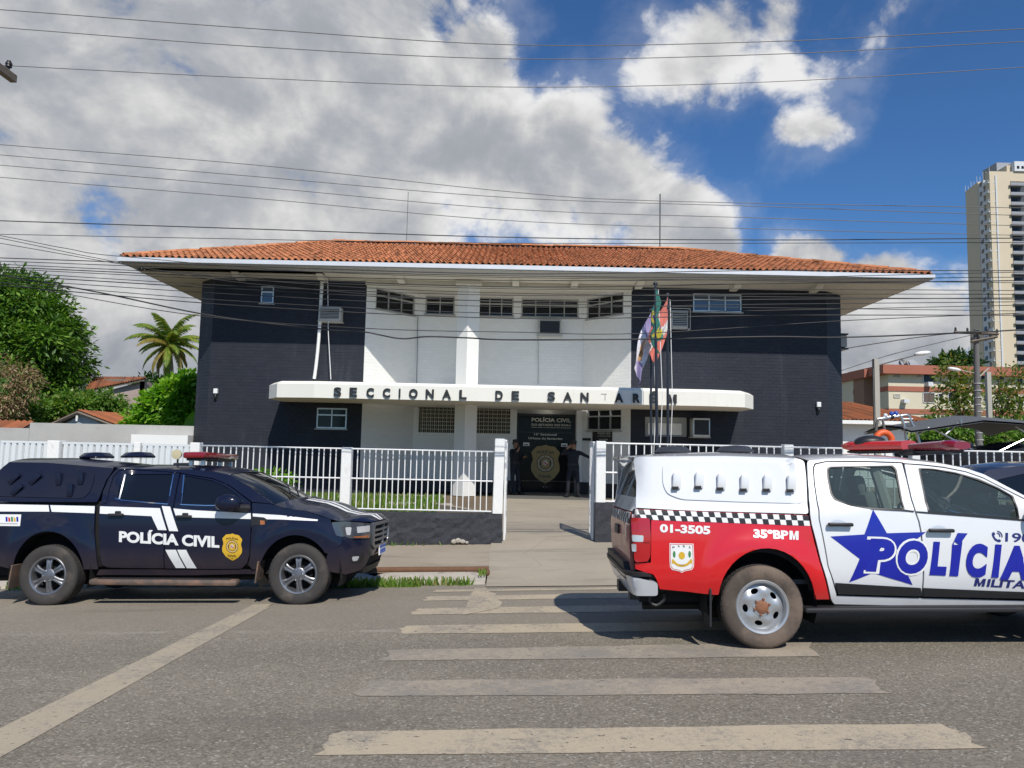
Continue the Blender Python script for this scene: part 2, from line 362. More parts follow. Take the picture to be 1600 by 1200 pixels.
# ================================================================== MATERIALS
def asphalt_mat():
    m = bpy.data.materials.new('asphalt'); m.use_nodes = True; t = NT(m.node_tree); b = t.n['Principled BSDF']
    p = t.new('ShaderNodeNewGeometry').outputs['Position']; s = t.sep(p)
    big = t.noise(p, .35, 4, .6); mid = t.noise(p, 3.2, 5, .6); fine = t.noise(p, 55, 3, .7)
    vo = t.new('ShaderNodeTexVoronoi', feature='F1'); t.put(vo.inputs['Vector'], p); vo.inputs['Scale'].default_value = 70
    st = t.sep(vo.outputs['Color'])[0]
    k = t.math('ADD', .62, t.math('MULTIPLY', big, .30)); k = t.math('ADD', k, t.math('MULTIPLY', mid, .22))
    k = t.math('ADD', k, t.math('MULTIPLY', t.math('SUBTRACT', fine, .5), .5)); k = t.math('ADD', k, t.math('MULTIPLY', t.math('SUBTRACT', st, .5), .50)); k = t.math('ADD', k, t.math('MULTIPLY', t.math('SUBTRACT', t.noise(p, 19, 4, .7), .5), .26))
    lane = t.math('SINE', t.math('ADD', t.math('MULTIPLY', s[1], 3.3), t.math('MULTIPLY', t.noise(p, .5, 4), 2.2))); k = t.math('MULTIPLY', k, t.math('ADD', .97, t.math('MULTIPLY', lane, .055)))
    patch = t.new('ShaderNodeTexVoronoi', feature='F1'); t.put(patch.inputs['Vector'], t.vm('ADD', t.vm('MULTIPLY', p, (.22, .5, 1)), t.vm('SCALE', t.new('ShaderNodeTexNoise').outputs['Color'], scale=.15))); patch.inputs['Scale'].default_value = 1.0; k = t.math('MULTIPLY', k, t.math('ADD', .93, t.math('MULTIPLY', t.sep(patch.outputs['Color'])[1], .14)))
    c = t.vm('SCALE', (.280, .246, .192), scale=k)
    lite = t.smooth(st, .93, .99, 0, .45); c = t.mix(lite, c, (.55, .53, .48))
    pit = t.smooth(t.noise(p, 26, 3, .6), .66, .72, 0, .8); c = t.mix(pit, c, (.085, .075, .065))
    # dust trodden out of the gutter, its ragged edge along the old patch seam
    e = t.math('ADD', s[1], t.math('MULTIPLY', t.math('SUBTRACT', t.noise(p, .9, 6, .65), .5), 1.1))
    dust_or_sheen = t.smooth(e, 7.35, 8.6, 0, .5); c = t.mix(dust_or_sheen, c, (.33, .285, .225))
    seam = t.math('MULTIPLY', t.smooth(t.math('ABSOLUTE', t.math('SUBTRACT', t.math('ADD', s[1], t.math('MULTIPLY', t.noise(p, 1.4, 4), .3)), 7.95)), .0, .10, 1, 0), t.smooth(t.noise(p, 2.2, 5, .7), .42, .62))
    c = t.mix(t.math('MULTIPLY', seam, .55), c, (.42, .38, .32))
    stain = t.smooth(t.noise(t.vm('MULTIPLY', p, (.35, 1.5, 1)), .9, 5, .6), .56, .76, 0, .55); c = t.mix(stain, c, (.15, .135, .12))
    t.put(b.inputs['Base Color'], c); b.inputs['Roughness'].default_value = .93; b.inputs['Specular IOR Level'].default_value = .22
    bn = t.new('ShaderNodeBump'); bn.inputs['Strength'].default_value = .75; bn.inputs['Distance'].default_value = .012
    t.put(bn.inputs['Height'], t.math('ADD', t.math('MULTIPLY', st, .6), fine)); t.l.new(bn.outputs[0], b.inputs['Normal']); return m
def worn_paint_mat(name, col, wear):
    m = bpy.data.materials.new(name); m.use_nodes = True; t = NT(m.node_tree); b = t.n['Principled BSDF']
    p = t.new('ShaderNodeNewGeometry').outputs['Position']
    a = t.noise(p, 20, 5, .75); g = t.noise(p, 1.7, 5, .65); h = t.noise(p, 75, 2, .7)
    k = t.math('ADD', t.math('MULTIPLY', a, .6), t.math('ADD', t.math('MULTIPLY', g, .65), t.math('MULTIPLY', h, .35)))
    f = t.smooth(k, wear, wear+.24, 0, 1)
    c = t.mix(t.math('MULTIPLY', f, .85), tuple(col), (.24, .22, .19))
    pit = t.smooth(t.noise(t.vm('MULTIPLY', p, (.7, 1, 1)), 22, 3, .6), .645, .69, 0, .85); c = t.mix(pit, c, (.10, .088, .076))
    t.put(b.inputs['Base Color'], c); b.inputs['Roughness'].default_value = .88; b.inputs['Specular IOR Level'].default_value = .25
    bn = t.new('ShaderNodeBump'); bn.inputs['Strength'].default_value = .6; bn.inputs['Distance'].default_value = .01
    t.put(bn.inputs['Height'], t.math('ADD', h, a)); t.l.new(bn.outputs[0], b.inputs['Normal']); return m
def concrete_mat(name, col, dark, wave=True):
    m = bpy.data.materials.new(name); m.use_nodes = True; t = NT(m.node_tree); b = t.n['Principled BSDF']
    p = t.new('ShaderNodeNewGeometry').outputs['Position']
    a = t.noise(p, .55, 6, .65); c2 = t.noise(t.vm('MULTIPLY', p, (.5, 2.2, 1)), 1.3, 6, .68); h = t.noise(p, 48, 4, .7)
    k = t.math('ADD', .68, t.math('MULTIPLY', a, .42)); k = t.math('ADD', k, t.math('MULTIPLY', t.math('SUBTRACT', h, .5), .34))
    c = t.vm('SCALE', tuple(col), scale=k)
    c = t.mix(t.smooth(c2, .5, .72, 0, .75), c, tuple(dark))
    crack = t.new('ShaderNodeTexVoronoi', feature='DISTANCE_TO_EDGE'); t.put(crack.inputs['Vector'], t.vm('ADD', p, t.vm('SCALE', p, scale=.05))); crack.inputs['Scale'].default_value = .42
    cr = t.math('MULTIPLY', t.smooth(crack.outputs['Distance'], .0, .006, .35, 0), t.smooth(a, .5, .6))
    c = t.mix(cr, c, (.07, .06, .05))
    t.put(b.inputs['Base Color'], c); b.inputs['Roughness'].default_value = .9; b.inputs['Specular IOR Level'].default_value = .25
    bn = t.new('ShaderNodeBump'); bn.inputs['Strength'].default_value = .45; bn.inputs['Distance'].default_value = .015
    t.put(bn.inputs['Height'], t.math('ADD', h, c2)); t.l.new(bn.outputs[0], b.inputs['Normal']); return m
def clay_mat(name, col, dark, moss=.62):
    m = bpy.data.materials.new(name); m.use_nodes = True; t = NT(m.node_tree); b = t.n['Principled BSDF']
    g = t.new('ShaderNodeNewGeometry'); p = g.outputs['Position']
    oi = t.new('ShaderNodeObjectInfo').outputs['Random']
    r = t.math('FRACT', t.math('ADD', g.outputs['Random Per Island'], oi))
    c = t.mix(r, tuple(x*.78 for x in col), tuple(x*1.18 for x in col))
    c = t.mix(t.math('GREATER_THAN', t.math('FRACT', t.math('MULTIPLY', r, 23.7)), .93), c, tuple(x*.55 for x in col))
    n = t.noise(t.vm('MULTIPLY', p, (1, 1, 1.6)), 1.1, 7, .68); c = t.mix(t.smooth(n, moss-.08, moss+.14, 0, .8), c, tuple(dark))
    n2 = t.noise(p, 14, 4, .7); c = t.mix(t.smooth(n2, .58, .75, 0, .45), c, tuple(x*.6 for x in dark))
    t.put(b.inputs['Base Color'], c); b.inputs['Roughness'].default_value = .88; b.inputs['Specular IOR Level'].default_value = .25; return m

M_ASPH = asphalt_mat()
M_ZEB = worn_paint_mat('worn_crossing_paint', (.48, .40, .285), .76)
M_ZEBD = worn_paint_mat('scuffed_crossing_paint', (.39, .33, .25), .67)
M_LINE = worn_paint_mat('worn_yellow_paint', (.43, .365, .265), .74)
M_CONC = concrete_mat('sidewalk_concrete', (.39, .33, .25), (.21, .18, .14))
M_CONC2 = concrete_mat('drive_concrete', (.41, .355, .275), (.23, .205, .165))
M_KERB = mat('kerb_concrete', (.42, .38, .32), .9, var=.25, vs=3, bump=.6, bs=18, dirt=((.12, .10, .08), 5, .52, .8), coord='World')
M_SOIL = mat('bare_soil', (.16, .115, .07), .95, var=.3, vs=3, bump=.5, bs=25, coord='World')
M_DTILE = mat('dark_grey_wall_tile', (.028, .031, .041), .5, var=.12, vs=.7, island=.07, coord='World', spec=.16, dirt=((.062, .066, .076), 1.3, .54, .55), stretch=(1.5, 1.5, .28))
M_DGROUT = mat('dark_grout', (.027, .030, .039), .85, coord='World')
M_WTILE = mat('white_wall_tile', (.76, .76, .74), .45, var=.03, vs=.6, island=.02, coord='World', dirt=((.50, .48, .42), 1.7, .60, .5), spec=.4, stretch=(1.8, 1.8, .30))
M_WGROUT = mat('pale_grout', (.66, .65, .63), .85, coord='World')
M_WPAINT = mat('white_paint', (.80, .80, .77), .55, var=.05, vs=1.4, coord='World', dirt=((.52, .50, .45), 2.6, .62, .5))
M_CANOPY = mat('canopy_paint', (.80, .78, .70), .6, var=.05, vs=1.5, coord='World', dirt=((.46, .40, .31), 2.6, .60, .65), stretch=(2.4, 1, .30))
M_LETTER = mat('letter_black', (.02, .022, .022), .5, var=.25, vs=6, coord='World')
M_FASCIA = mat('fascia_sheet', (.66, .68, .71), .45, metal=.15, var=.12, vs=2.0, coord='World', dirt=((.34, .35, .36), 4, .6, .5))
M_LIP = mat('eave_grey', (.38, .38, .36), .7, var=.15, vs=2, coord='World', dirt=((.18, .17, .15), 2.5, .6, .6))
M_SOFFIT = mat('soffit_board', (.56, .53, .45), .75, var=.1, vs=1.5, coord='World', dirt=((.28, .24, .18), 1.8, .58, .6))
M_CLAY = clay_mat('clay_tile', (.50, .200, .092), (.12, .068, .042), .60)
M_CLAYOLD = clay_mat('old_clay_tile', (.33, .115, .05), (.12, .075, .05), .55)
M_ATTIC = mat('attic_timber', (.075, .055, .04), .9, var=.3)
M_ALU = mat('aluminium', (.62, .64, .65), .38, metal=.75, var=.08, coord='World')
M_STEEL = mat('brushed_steel', (.60, .61, .62), .3, metal=.9, var=.06)
M_PANE = mat('window_glass_dark', (.010, .012, .015), .08, var=0, spec=.28)
M_PANEB = mat('window_glass_bluish', (.05, .08, .13), .08, var=0, spec=.9)
M_BLACK = mat('black_plastic', (.016, .016, .018), .45, var=.15, vs=8)
M_RUBBER = mat('cable_rubber', (.035, .034, .033), .5, var=.2, vs=2)
M_WIRE = mat('weathered_wire', (.17, .155, .14), .5, metal=.3, var=.2, vs=2)
M_DOORG = mat('tinted_door_glass', (.008, .008, .009), .16, var=0, spec=.16)
M_GOLD = mat('badge_gold', (.30, .215, .075), .5, var=.12, vs=7)
M_GOLDY = mat('decal_yellow', (.66, .40, .03), .4, var=.1, vs=9)
M_SIGNW = mat('print_pale', (.55, .53, .48), .6, var=0)
M_WHITE = mat('decal_white', (.80, .80, .78), .35, var=.04, vs=6)
M_PAPER = mat('paper', (.75, .75, .73), .8, var=0)
M_GREYP = mat('grey_plastic', (.44, .44, .42), .5, var=.08)
M_RED = mat('flag_red', (.55, .06, .05), .7, var=.1)
M_DADO = mat('dark_dado_paint', (.045, .046, .050), .7, var=.3, vs=2.5, bump=.35, bs=25, coord='World', dirt=((.15, .14, .13), 3.2, .66, .5))
M_STONEWALL = mat('dark_rough_render', (.036, .038, .046), .8, var=.35, vs=3, bump=1.0, bs=12, coord='World', dirt=((.11, .10, .095), 4, .66, .45))
M_FENCE = mat('fence_white_enamel', (.78, .78, .76), .42, var=.05, vs=2, coord='World', dirt=((.34, .20, .11), 7, .64, .75))
M_POST = mat('post_whitewash', (.79, .79, .76), .75, var=.07, vs=4, bump=.35, bs=24, coord='World', dirt=((.40, .37, .32), 4, .57, .65), stretch=(1, 1, .5))
M_PANELW = mat('gate_sheet_white', (.66, .69, .70), .45, var=.08, vs=1.2, coord='World', dirt=((.42, .40, .36), 2.5, .62, .5))
M_GREYWALL = mat('grey_cement_wall', (.42, .415, .39), .85, var=.18, vs=1.1, bump=.3, bs=20, coord='World', dirt=((.22, .21, .19), 1.6, .56, .6))
M_RUST = mat('rust', (.15, .075, .04), .85, var=.35, vs=9, bump=.5, bs=40)
M_FLOOR = mat('porch_floor', (.15, .145, .13), .5, var=.2, vs=2, coord='World')
M_GRASS = leaf_mat('grass_blade', (.09, .19, .025), (.17, .27, .04), (.33, .30, .12), .86, .35)

# ================================================================== GROUND
def sx(x): return .03*max(-15, min(15, x))
def road_z(x, y):
    t = max(0, min(1, (y-9.9)/1.4)); return sx(x) - (.04*y if y > 0 else -.02*y) - .04*t*t*(3-2*t)
def sheet(name, xs, ys, zf, m, kind='structure', parent=None, smooth=None):
    mb = MB(); n = len(xs)
    mb.add([(x, y, zf(x, y)) for y in ys for x in xs], [(j*n+i, j*n+i+1, (j+1)*n+i+1, (j+1)*n+i) for j in range(len(ys)-1) for i in range(n-1)])
    return mb.build(name, m, parent, smooth=smooth, kind=kind)
XS = [-90, -40, -25, -15] + list(np.linspace(-14, 14, 29)) + [15, 25, 40, 90]
road = sheet('road', XS, [-60, -30, -12, -5, 0, 3, 6, 8, 9.9, 10.2, 10.6, 11.0, 11.4], road_z, M_ASPH); OFF[road.name] = Vector((0, 0, 0))
gm = mat('far_ground', (.16, .15, .08), .95, var=.3, vs=.2, coord='World')
terr = MB()                                    # country round about: one sheet under everything, to the horizon
gx = [-1500, -400, -120, -60] + list(np.linspace(-40, 40, 17)) + [60, 120, 400, 1500]; gy = [-1500, -400, -80, -61, -40, -20, 0, 10, 14.3, 14.8, 24, 40, 80, 200, 600, 1500]
def gzf(x, y): return min(-.06, road_z(x, y)-.35) if y < 14.5 else (-.75 if y < 23 else -.06)
n_ = len(gx); terr.add([(x, y, gzf(x, y)) for y in gy for x in gx], [(j*n_+i, j*n_+i+1, (j+1)*n_+i+1, (j+1)*n_+i) for j in range(len(gy)-1) for i in range(n_-1)])
terr.build('ground', gm, kind='structure')
def side_z(x, y): return -.29 + sx(x) - .08*max(0, min(1, (14.5-y)/2.8))
def apron_z(x, y):
    t = max(0, min(1, (y-11.05)/1.7)); t = t*t*(3-2*t); return (road_z(x, 11.05)+.012)*(1-t) + (side_z(x, y)+.004)*t
for xs_, ys_ in (([x for x in XS if x < -.4]+[-.32], [11.7, 12.5, 13.5, 14.52]), ([-.32, .5, 1.5, 2.15], [12.8, 13.5, 14.52]), ([2.15]+[x for x in XS if x > 2.3], [11.7, 12.5, 13.5, 14.52])): sheet('sidewalk', xs_, ys_, side_z, M_CONC)
sheet('driveway_apron', list(np.linspace(-.32, 2.15, 12)), list(np.linspace(11.0, 12.8, 10)), lambda x, y: apron_z(x, y)+.004, M_CONC2)
def path_z(x, y):
    t = max(0, min(1, (y-14.0)/8.6)); return (side_z(x, y))*(1-t) + .012*t
sheet('entrance_path', list(np.linspace(-.34, 2.6, 10)), [12.8, 13.4, 14, 14.5, 16, 18, 20, 22.6], lambda x, y: path_z(x, y)+.008, M_CONC2)
sheet('garden_ground', [-40, -12, -6, -.35], [14.6, 18, 24.2], lambda x, y: -.02, M_SOIL)
sheet('yard_ground', [2.61, 8, 20, 45], [14.6, 18, 24.2, 40], lambda x, y: -.02, M_CONC)
# kerb of poured pieces with chipped ends
kx = -16.0; rk = random.Random(4)
kerb = thing('kerb', None, None, (0, 0, 0)); kerb['kind'] = 'structure'
def kerb_piece(x0, x1):
    mb = MB(); xs = np.linspace(x0, x1, max(4, int((x1-x0)*9))); rows = []
    for i, x in enumerate(xs):
        e = min(i, len(xs)-1-i); drop = .05 if e == 0 else (.012 if e == 1 else 0)
        zt = side_z(x, 11.7)+.0; zb = road_z(x, 11.3)-.06; j = lambda a: rk.uniform(-a, a)
        rows.append([(x, 11.30+j(.012), zb), (x, 11.34+j(.018), zb+.10+j(.01)), (x, 11.44+j(.025), zt-.045-drop+j(.016)), (x, 11.53+j(.02), zt-.012-drop+j(.008)), (x, 11.71, zt+.004-drop), (x, 11.74, zt-.1)])
    n = len(xs); mb.add([p for r_ in rows for p in r_], [(i*6+k, (i+1)*6+k, (i+1)*6+k+1, i*6+k+1) for i in range(n-1) for k in range(5)] + [tuple(range(6)), tuple((n-1)*6+k for k in range(5, -1, -1))])
    mb.build('kerb_stone', M_KERB, kerb, smooth=50)
while kx < -.45:
    L = rk.uniform(1.0, 1.5); x1 = min(kx+L, -.33)
    if -.33-x1 < .5: x1 = -.33
    kerb_piece(kx, x1-.012); kx = x1
kx = 2.2
while kx < 16: kerb_piece(kx, kx+1.2); kx += 1.215
mb = MB(); pts = [(x, 11.78+.01*math.sin(x*3), side_z(x, 11.7)+.03) for x in np.linspace(-4.6, -.30, 14)]
mb.tube(pts, .048, 10, caps=False); mb.tube(pts, .040, 10, caps=False)
mb.ell((-.33, 11.76, side_z(-.3, 11.7)-.02), (.05, .09, .06), 2)
mb.build('rusty_pipe', M_RUST, smooth=50, label='rusty brown drain pipe lying along the back of the kerb', cat='pipe')
# crossing stripes and the line: thin worn sheets 4 mm over the asphalt, parts of the road
def marking(name, px, m, lift=.004, seg=10):
    c = [G(*q) for q in px]                    # lower-left, lower-right, upper-right, upper-left
    mb = MB(); rj = random.Random(int(px[0][0]*7+px[0][1])); vs = []
    ny = 5
    for i in range(seg+1):
        u = i/seg
        for j in range(ny+1):
            v = j/ny; a = c[0].lerp(c[1], u); b = c[3].lerp(c[2], u); p = a.lerp(b, v)
            if i in (0, seg): p.x += rj.uniform(-.05, .05)
            if j in (0, ny): p.y += rj.uniform(-.012, .012)
            vs.append((p.x, p.y, road_z(p.x, p.y)+lift))
    mb.add(vs, [(i*(ny+1)+j, (i+1)*(ny+1)+j, (i+1)*(ny+1)+j+1, i*(ny+1)+j+1) for i in range(seg) for j in range(ny)])
    return mb.build(name, m, road)
for px, mm in (([(500, 1181), (1540, 1170), (1474, 1131), (527, 1143)], M_ZEB),
               ([(556, 1089), (1392, 1084), (1352, 1059), (574, 1064)], M_ZEBD),
               ([(594, 1033), (1288, 1026), (1262, 1004), (607, 1016)], M_ZEBD),
               ([(622, 991), (1240, 984), (1222, 970), (634, 978)], M_ZEB),
               ([(640, 961), (1180, 953), (1166, 943), (652, 951)], M_ZEB),
               ([(661, 939), (1140, 932), (1130, 925), (672, 932)], M_ZEB),
               ([(676, 924), (1100, 917), (1092, 913), (686, 919)], M_ZEB)):
    marking('crossing_stripe', px, mm)
marking('stop_line', [(-60, 1218), (430, 944), (398, 944), (-60, 1168)], M_LINE, seg=16)
marking('crossing_stripe', [(722, 962), (786, 950), (760, 916), (738, 916)], M_ZEB, .008, 3)
# turf: nobody could count the blades
def turf(name, spots, m, hmin, hmax, seed):
    rg = np.random.default_rng(seed); V = []; 
    for (x0, x1, y0, y1, zf, n) in spots:
        x = rg.uniform(x0, x1, n); y = rg.uniform(y0, y1, n); z = np.array([zf(a, b) for a, b in zip(x, y)]); h = rg.uniform(hmin, hmax, n)
        a = rg.uniform(0, 2*PI, n); wd = h*.10+.006; lx = rg.normal(0, .3, n)*h; ly = rg.normal(0, .3, n)*h
        dx = np.cos(a)*wd; dy = np.sin(a)*wd
        q = np.stack([np.stack([x-dx, y-dy, z], 1), np.stack([x+dx, y+dy, z], 1), np.stack([x+lx+dx*.25, y+ly+dy*.25, z+h], 1), np.stack([x+lx-dx*.25, y+ly-dy*.25, z+h], 1)], 1)
        V.append(q.reshape(-1, 3))
    V = np.concatenate(V); mb = MB(); mb.quads(V, len(V)//4); return mb.build(name, m, kind='stuff')
zg = lambda x, y: -.02
turf('garden_grass', [(-9.5, -1.75, 16.2, 20.2, zg, 9000), (-8.5, -1.9, 20.2, 21.8, zg, 5000), (-30, -10, 15.2, 22, zg, 1500)], M_GRASS, .06, .22, 3)
turf('wall_weeds', [(-3.2, -1.0, 14.30, 14.40, lambda x, y: side_z(x, y)-.01, 70), (2.0, 3.0, 14.3, 14.4, lambda x, y: side_z(x, y)-.01, 30), (-9, -4, 14.28, 14.42, lambda x, y: side_z(x, y)-.01, 160), (-.45, -.33, 11.4, 12.0, lambda x, y: side_z(x, y)-.02, 40)], M_GRASS, .03, .10, 8)
turf('gutter_grass', [(-2.7, -1.3, 11.06, 11.36, lambda x, y: road_z(x, 11.2)-.01, 900), (-1.35, -.55, 11.2, 11.36, lambda x, y: road_z(x, 11.3)-.01, 160), (-9, -6.6, 11.1, 11.34, lambda x, y: road_z(x, 11.2)-.01, 120)], M_GRASS, .04, .15, 5)

# ================================================================== POLICE STATION
bld = thing('police_station', 'police station of dark grey tiled wings and white centre under a clay tile hip roof', 'building', (0, 25, 0))
def ray_wall(px, py, A, B):
    A = Vector((A[0], A[1], 0)); B = Vector((B[0], B[1], 0)); d = (B-A).normalized(); n = Vector((d.y, -d.x, 0)); v = ray(px, py)
    t = (A-EYE).dot(n)/v.dot(n); p = EYE + v*t; return (p-A).dot(d), p.z
def wall_seg(core, tiles, A, B, z0, z1, ops, tw=.232, th=.106, g=.004, proud=.005, rev=.13, rs=random.Random(9)):
    A = Vector((A[0], A[1], 0)); B = Vector((B[0], B[1], 0)); L = (B-A).length; d = (B-A)/L; n = Vector((d.y, -d.x, 0))
    pt = lambda u, z, o=0: A + d*u + n*o + Vector((0, 0, z))
    us = sorted({0, L} | {o[0] for o in ops} | {o[1] for o in ops}); zs = sorted({z0, z1} | {o[2] for o in ops} | {o[3] for o in ops})
    for i in range(len(us)-1):
        for j in range(len(zs)-1):
            cu = (us[i]+us[i+1])/2; cz = (zs[j]+zs[j+1])/2
            if any(o[0] < cu < o[1] and o[2] < cz < o[3] for o in ops): continue
            core.add([pt(us[i], zs[j]), pt(us[i+1], zs[j]), pt(us[i+1], zs[j+1]), pt(us[i], zs[j+1])], [(0, 1, 2, 3)])
    for o in ops:
        a, b, c, e = pt(o[0], o[2]), pt(o[1], o[2]), pt(o[1], o[3]), pt(o[0], o[3]); k = -n*rev
        core.add([a, b, c, e, a+k, b+k, c+k, e+k], [(0, 4, 5, 1), (1, 5, 6, 2), (2, 6, 7, 3), (3, 7, 4, 0)])
    if tiles is None: return
    row = 0; z = z0 + g
    while z < z1 - .03:
        zt = min(z+th-g, z1-g); cz = (z+zt)/2; cuts = sorted([(o[0], o[1]) for o in ops if o[2]-.03 < cz < o[3]+.03])
        spans = []; u = 0
        for a, b in cuts:
            if a > u: spans.append((u, a))
            u = max(u, b)
        spans.append((u, L))
        off = (row % 2)*tw*.5
        for a, b in spans:
            k = math.floor((a-off)/tw)
            while off + k*tw < b:
                ua = max(a, off+k*tw)+g/2; ub = min(b, off+(k+1)*tw)-g/2; k += 1
                if ub-ua < .025: continue
                p = proud + rs.uniform(-.0018, .0018); e = .003
                tiles.add([pt(ua, z), pt(ub, z), pt(ub, zt), pt(ua, zt), pt(ua+e, z+e, p), pt(ub-e, z+e, p), pt(ub-e, zt-e, p), pt(ua+e, zt-e, p)],
                          [(4, 5, 6, 7), (0, 1, 5, 4), (1, 2, 6, 5), (2, 3, 7, 6), (3, 0, 4, 7)])
        z += th; row += 1
def window(A, B, u0, u1, z0, z1, cols, frame_m, pane_m, split=.34, parent=None, bar=.045, transom=True, inset=.06):
    A = Vector((A[0], A[1], 0)); B = Vector((B[0], B[1], 0)); d = (B-A).normalized(); n = Vector((d.y, -d.x, 0))
    M = Matrix((d, n*-1, Vector((0, 0, 1)))).transposed()
    def bx(mb, a, b, c, e, o0, o1): mb.obox(A + d*((a+b)/2) - n*((o0+o1)/2) + Vector((0, 0, (c+e)/2)), (b-a, abs(o1-o0), e-c), M)
    mb = MB(); i0 = inset-.04; i1 = inset+.05
    bx(mb, u0+.002, u1-.002, z0+.002, z0+bar, i0, i1); bx(mb, u0+.002, u1-.002, z1-bar, z1-.002, i0, i1)
    bx(mb, u0+.002, u0+bar, z0+bar, z1-bar, i0, i1); bx(mb, u1-bar, u1-.002, z0+bar, z1-bar, i0, i1)
    zt = z1-(z1-z0)*split
    if transom: bx(mb, u0+bar, u1-bar, zt-bar/2, zt+bar/2, i0+.004, i1-.004)
    cw = (u1-u0)/cols
    for k in range(1, cols):
        for (a, b) in (((z0+bar, zt-bar/2), (zt+bar/2, z1-bar)) if transom else ((z0+bar, z1-bar),)):
            bx(mb, u0+k*cw-bar*.4, u0+k*cw+bar*.4, a, b, i0+.008, i1-.008)
    f = mb.build('window', frame_m, parent or bld)
    for k in range(cols):
        for (a, b, ins) in (((z0, zt, 0), (zt, z1, .008)) if transom else ((z0, z1, 0),)):
            q = MB(); bx(q, u0+k*cw+.02, u0+(k+1)*cw-.02, a+.02, b-.02, inset+.012+ins, inset+.022+ins); q.build('pane', pane_m, f)
    sl_ = MB(); bx(sl_, u0-.04, u1+.04, z0-.045, z0-.003, -.045, .03); sl_.build('sill', M_LIP, f)
    return f
ZT = 6.95
W0, W1, W2 = (-10.58, 24.62), (-9.90, 24.0), (-4.87, 24.0)
W3, W4 = (-3.40, 25.6), (2.47, 25.6)
W5, W6, W7 = (3.89, 24.0), (10.33, 24.0), (11.08, 24.62)
def op(A, B, p_tl, p_br):
    u0, z1 = ray_wall(*p_tl, A, B); u1, z0 = ray_wall(*p_br, A, B); return (u0, u1, z0, z1)
wl_up = op(W1, W2, (408, 447), (427, 474)); wl_lo = op(W1, W2, (495, 637), (541, 670))
wr_up = op(W5, W6, (1083, 458), (1159, 488))
a_l = op(W2, W3, (588, 449), (648, 491)); a_l = (a_l[0], a_l[1], a_l[3]-.72, a_l[3])
f1 = op(W3, W4, (665, 462), (710, 492)); f2 = op(W3, W4, (747, 464), (802, 495)); f3 = op(W3, W4, (815, 466), (904, 497))
a_r = op(W4, W5, (917, 467), (974, 490)); a_r = (a_r[0], a_r[1], a_r[3]-.74, a_r[3])
w_lo = op(W4, W5, (917, 640), (971, 671)); w_lo = (w_lo[0], w_lo[1], w_lo[3]-.72, w_lo[3])
c1 = op(W3, W4, (655, 622), (710, 677)); c2 = op(W3, W4, (743, 622), (797, 678))
DX0, DX1, DZ = .20, 2.27, 3.02
dr = (DX0-W3[0], DX1-W3[0], 0.0, DZ)
# left wing
core, tl = MB(), MB()
wall_seg(core, tl, W0, W1, 0, ZT, []); wall_seg(core, tl, W1, W2, 0, ZT, [wl_up, wl_lo])
core.add([(-10.58, 32, 0), (-10.58, 24.62, 0), (-10.58, 24.62, ZT), (-10.58, 32, ZT), (-4.87, 32, 0), (-4.87, 32, ZT)], [(0, 1, 2, 3), (4, 0, 3, 5)])
wing = core.build('wing_wall', M_DGROUT, bld, label='left dark grey wing wall'); tl.build('wall_tile', M_DTILE, wing, kind='stuff')
# right wing
core, tl = MB(), MB()
acr = op(W5, W6, (1046, 487), (1071, 516)); acl = op(W5, W6, (1008, 650), (1075, 684))
wall_seg(core, tl, W5, W6, 0, ZT, [wr_up, acl]); wall_seg(core, tl, W6, W7, 0, ZT, [])
core.add([(11.08, 24.62, 0), (11.08, 32, 0), (11.08, 32, ZT), (11.08, 24.62, ZT), (3.89, 32, 0), (3.89, 32, ZT)], [(0, 1, 2, 3), (1, 4, 5, 2)])
wing = core.build('wing_wall', M_DGROUT, bld, label='right dark grey wing wall'); tl.build('wall_tile', M_DTILE, wing, kind='stuff')
# white centre
core, tl = MB(), MB()
wall_seg(core, tl, W2, W3, .44, ZT, [a_l]); wall_seg(core, tl, W3, W4, .44, ZT, [f1, f2, f3, c1, c2, (dr[0], dr[1], .44, DZ)]); wall_seg(core, tl, W4, W5, .44, ZT, [a_r, w_lo])
bw = MB(); bw.add([(-4.87, 32, 0), (3.89, 32, 0), (3.89, 32, ZT), (-4.87, 32, ZT)], [(1, 0, 3, 2)]); bw.build('rear_wall', M_WPAINT, bld)
for ys in ((DX0, 1), (DX1, -1)):               # door recess cheeks
    x = ys[0]; core.add([(x, 25.6, 0), (x, 26.2, 0), (x, 26.2, DZ), (x, 25.6, DZ)], [(0, 1, 2, 3)])
core.add([(DX0, 25.6, DZ), (DX1, 25.6, DZ), (DX1, 26.2, DZ), (DX0, 26.2, DZ)], [(0, 1, 2, 3)])
core.add([(DX0, 26.2, 2.78), (DX1, 26.2, 2.78), (DX1, 26.2, DZ), (DX0, 26.2, DZ)], [(0, 1, 2, 3)])
centre = core.build('centre_wall', M_WGROUT, bld); tl.build('wall_tile', M_WTILE, centre, kind='stuff')
core = MB()
for (A, B, ex) in ((W2, W3, None), (W3, W4, (dr[0], dr[1])), (W4, W5, None)):
    L = (Vector(B)-Vector(A)).length; d = (Vector(B)-Vector(A))/L; n = Vector((d.y, -d.x))
    for (u0, u1) in ([(0, L)] if not ex else [(0, ex[0]), (ex[1], L)]):
        q = [Vector(A)+d*u for u in (u0, u1)]; p = [q[0]+n*.02, q[1]+n*.02, q[1]-n*.05, q[0]-n*.05]
        core = MB(); core.prism([(v.x, v.y, 0) for v in p], (0, 0, .438)); core.build('dado', M_DADO, bld)
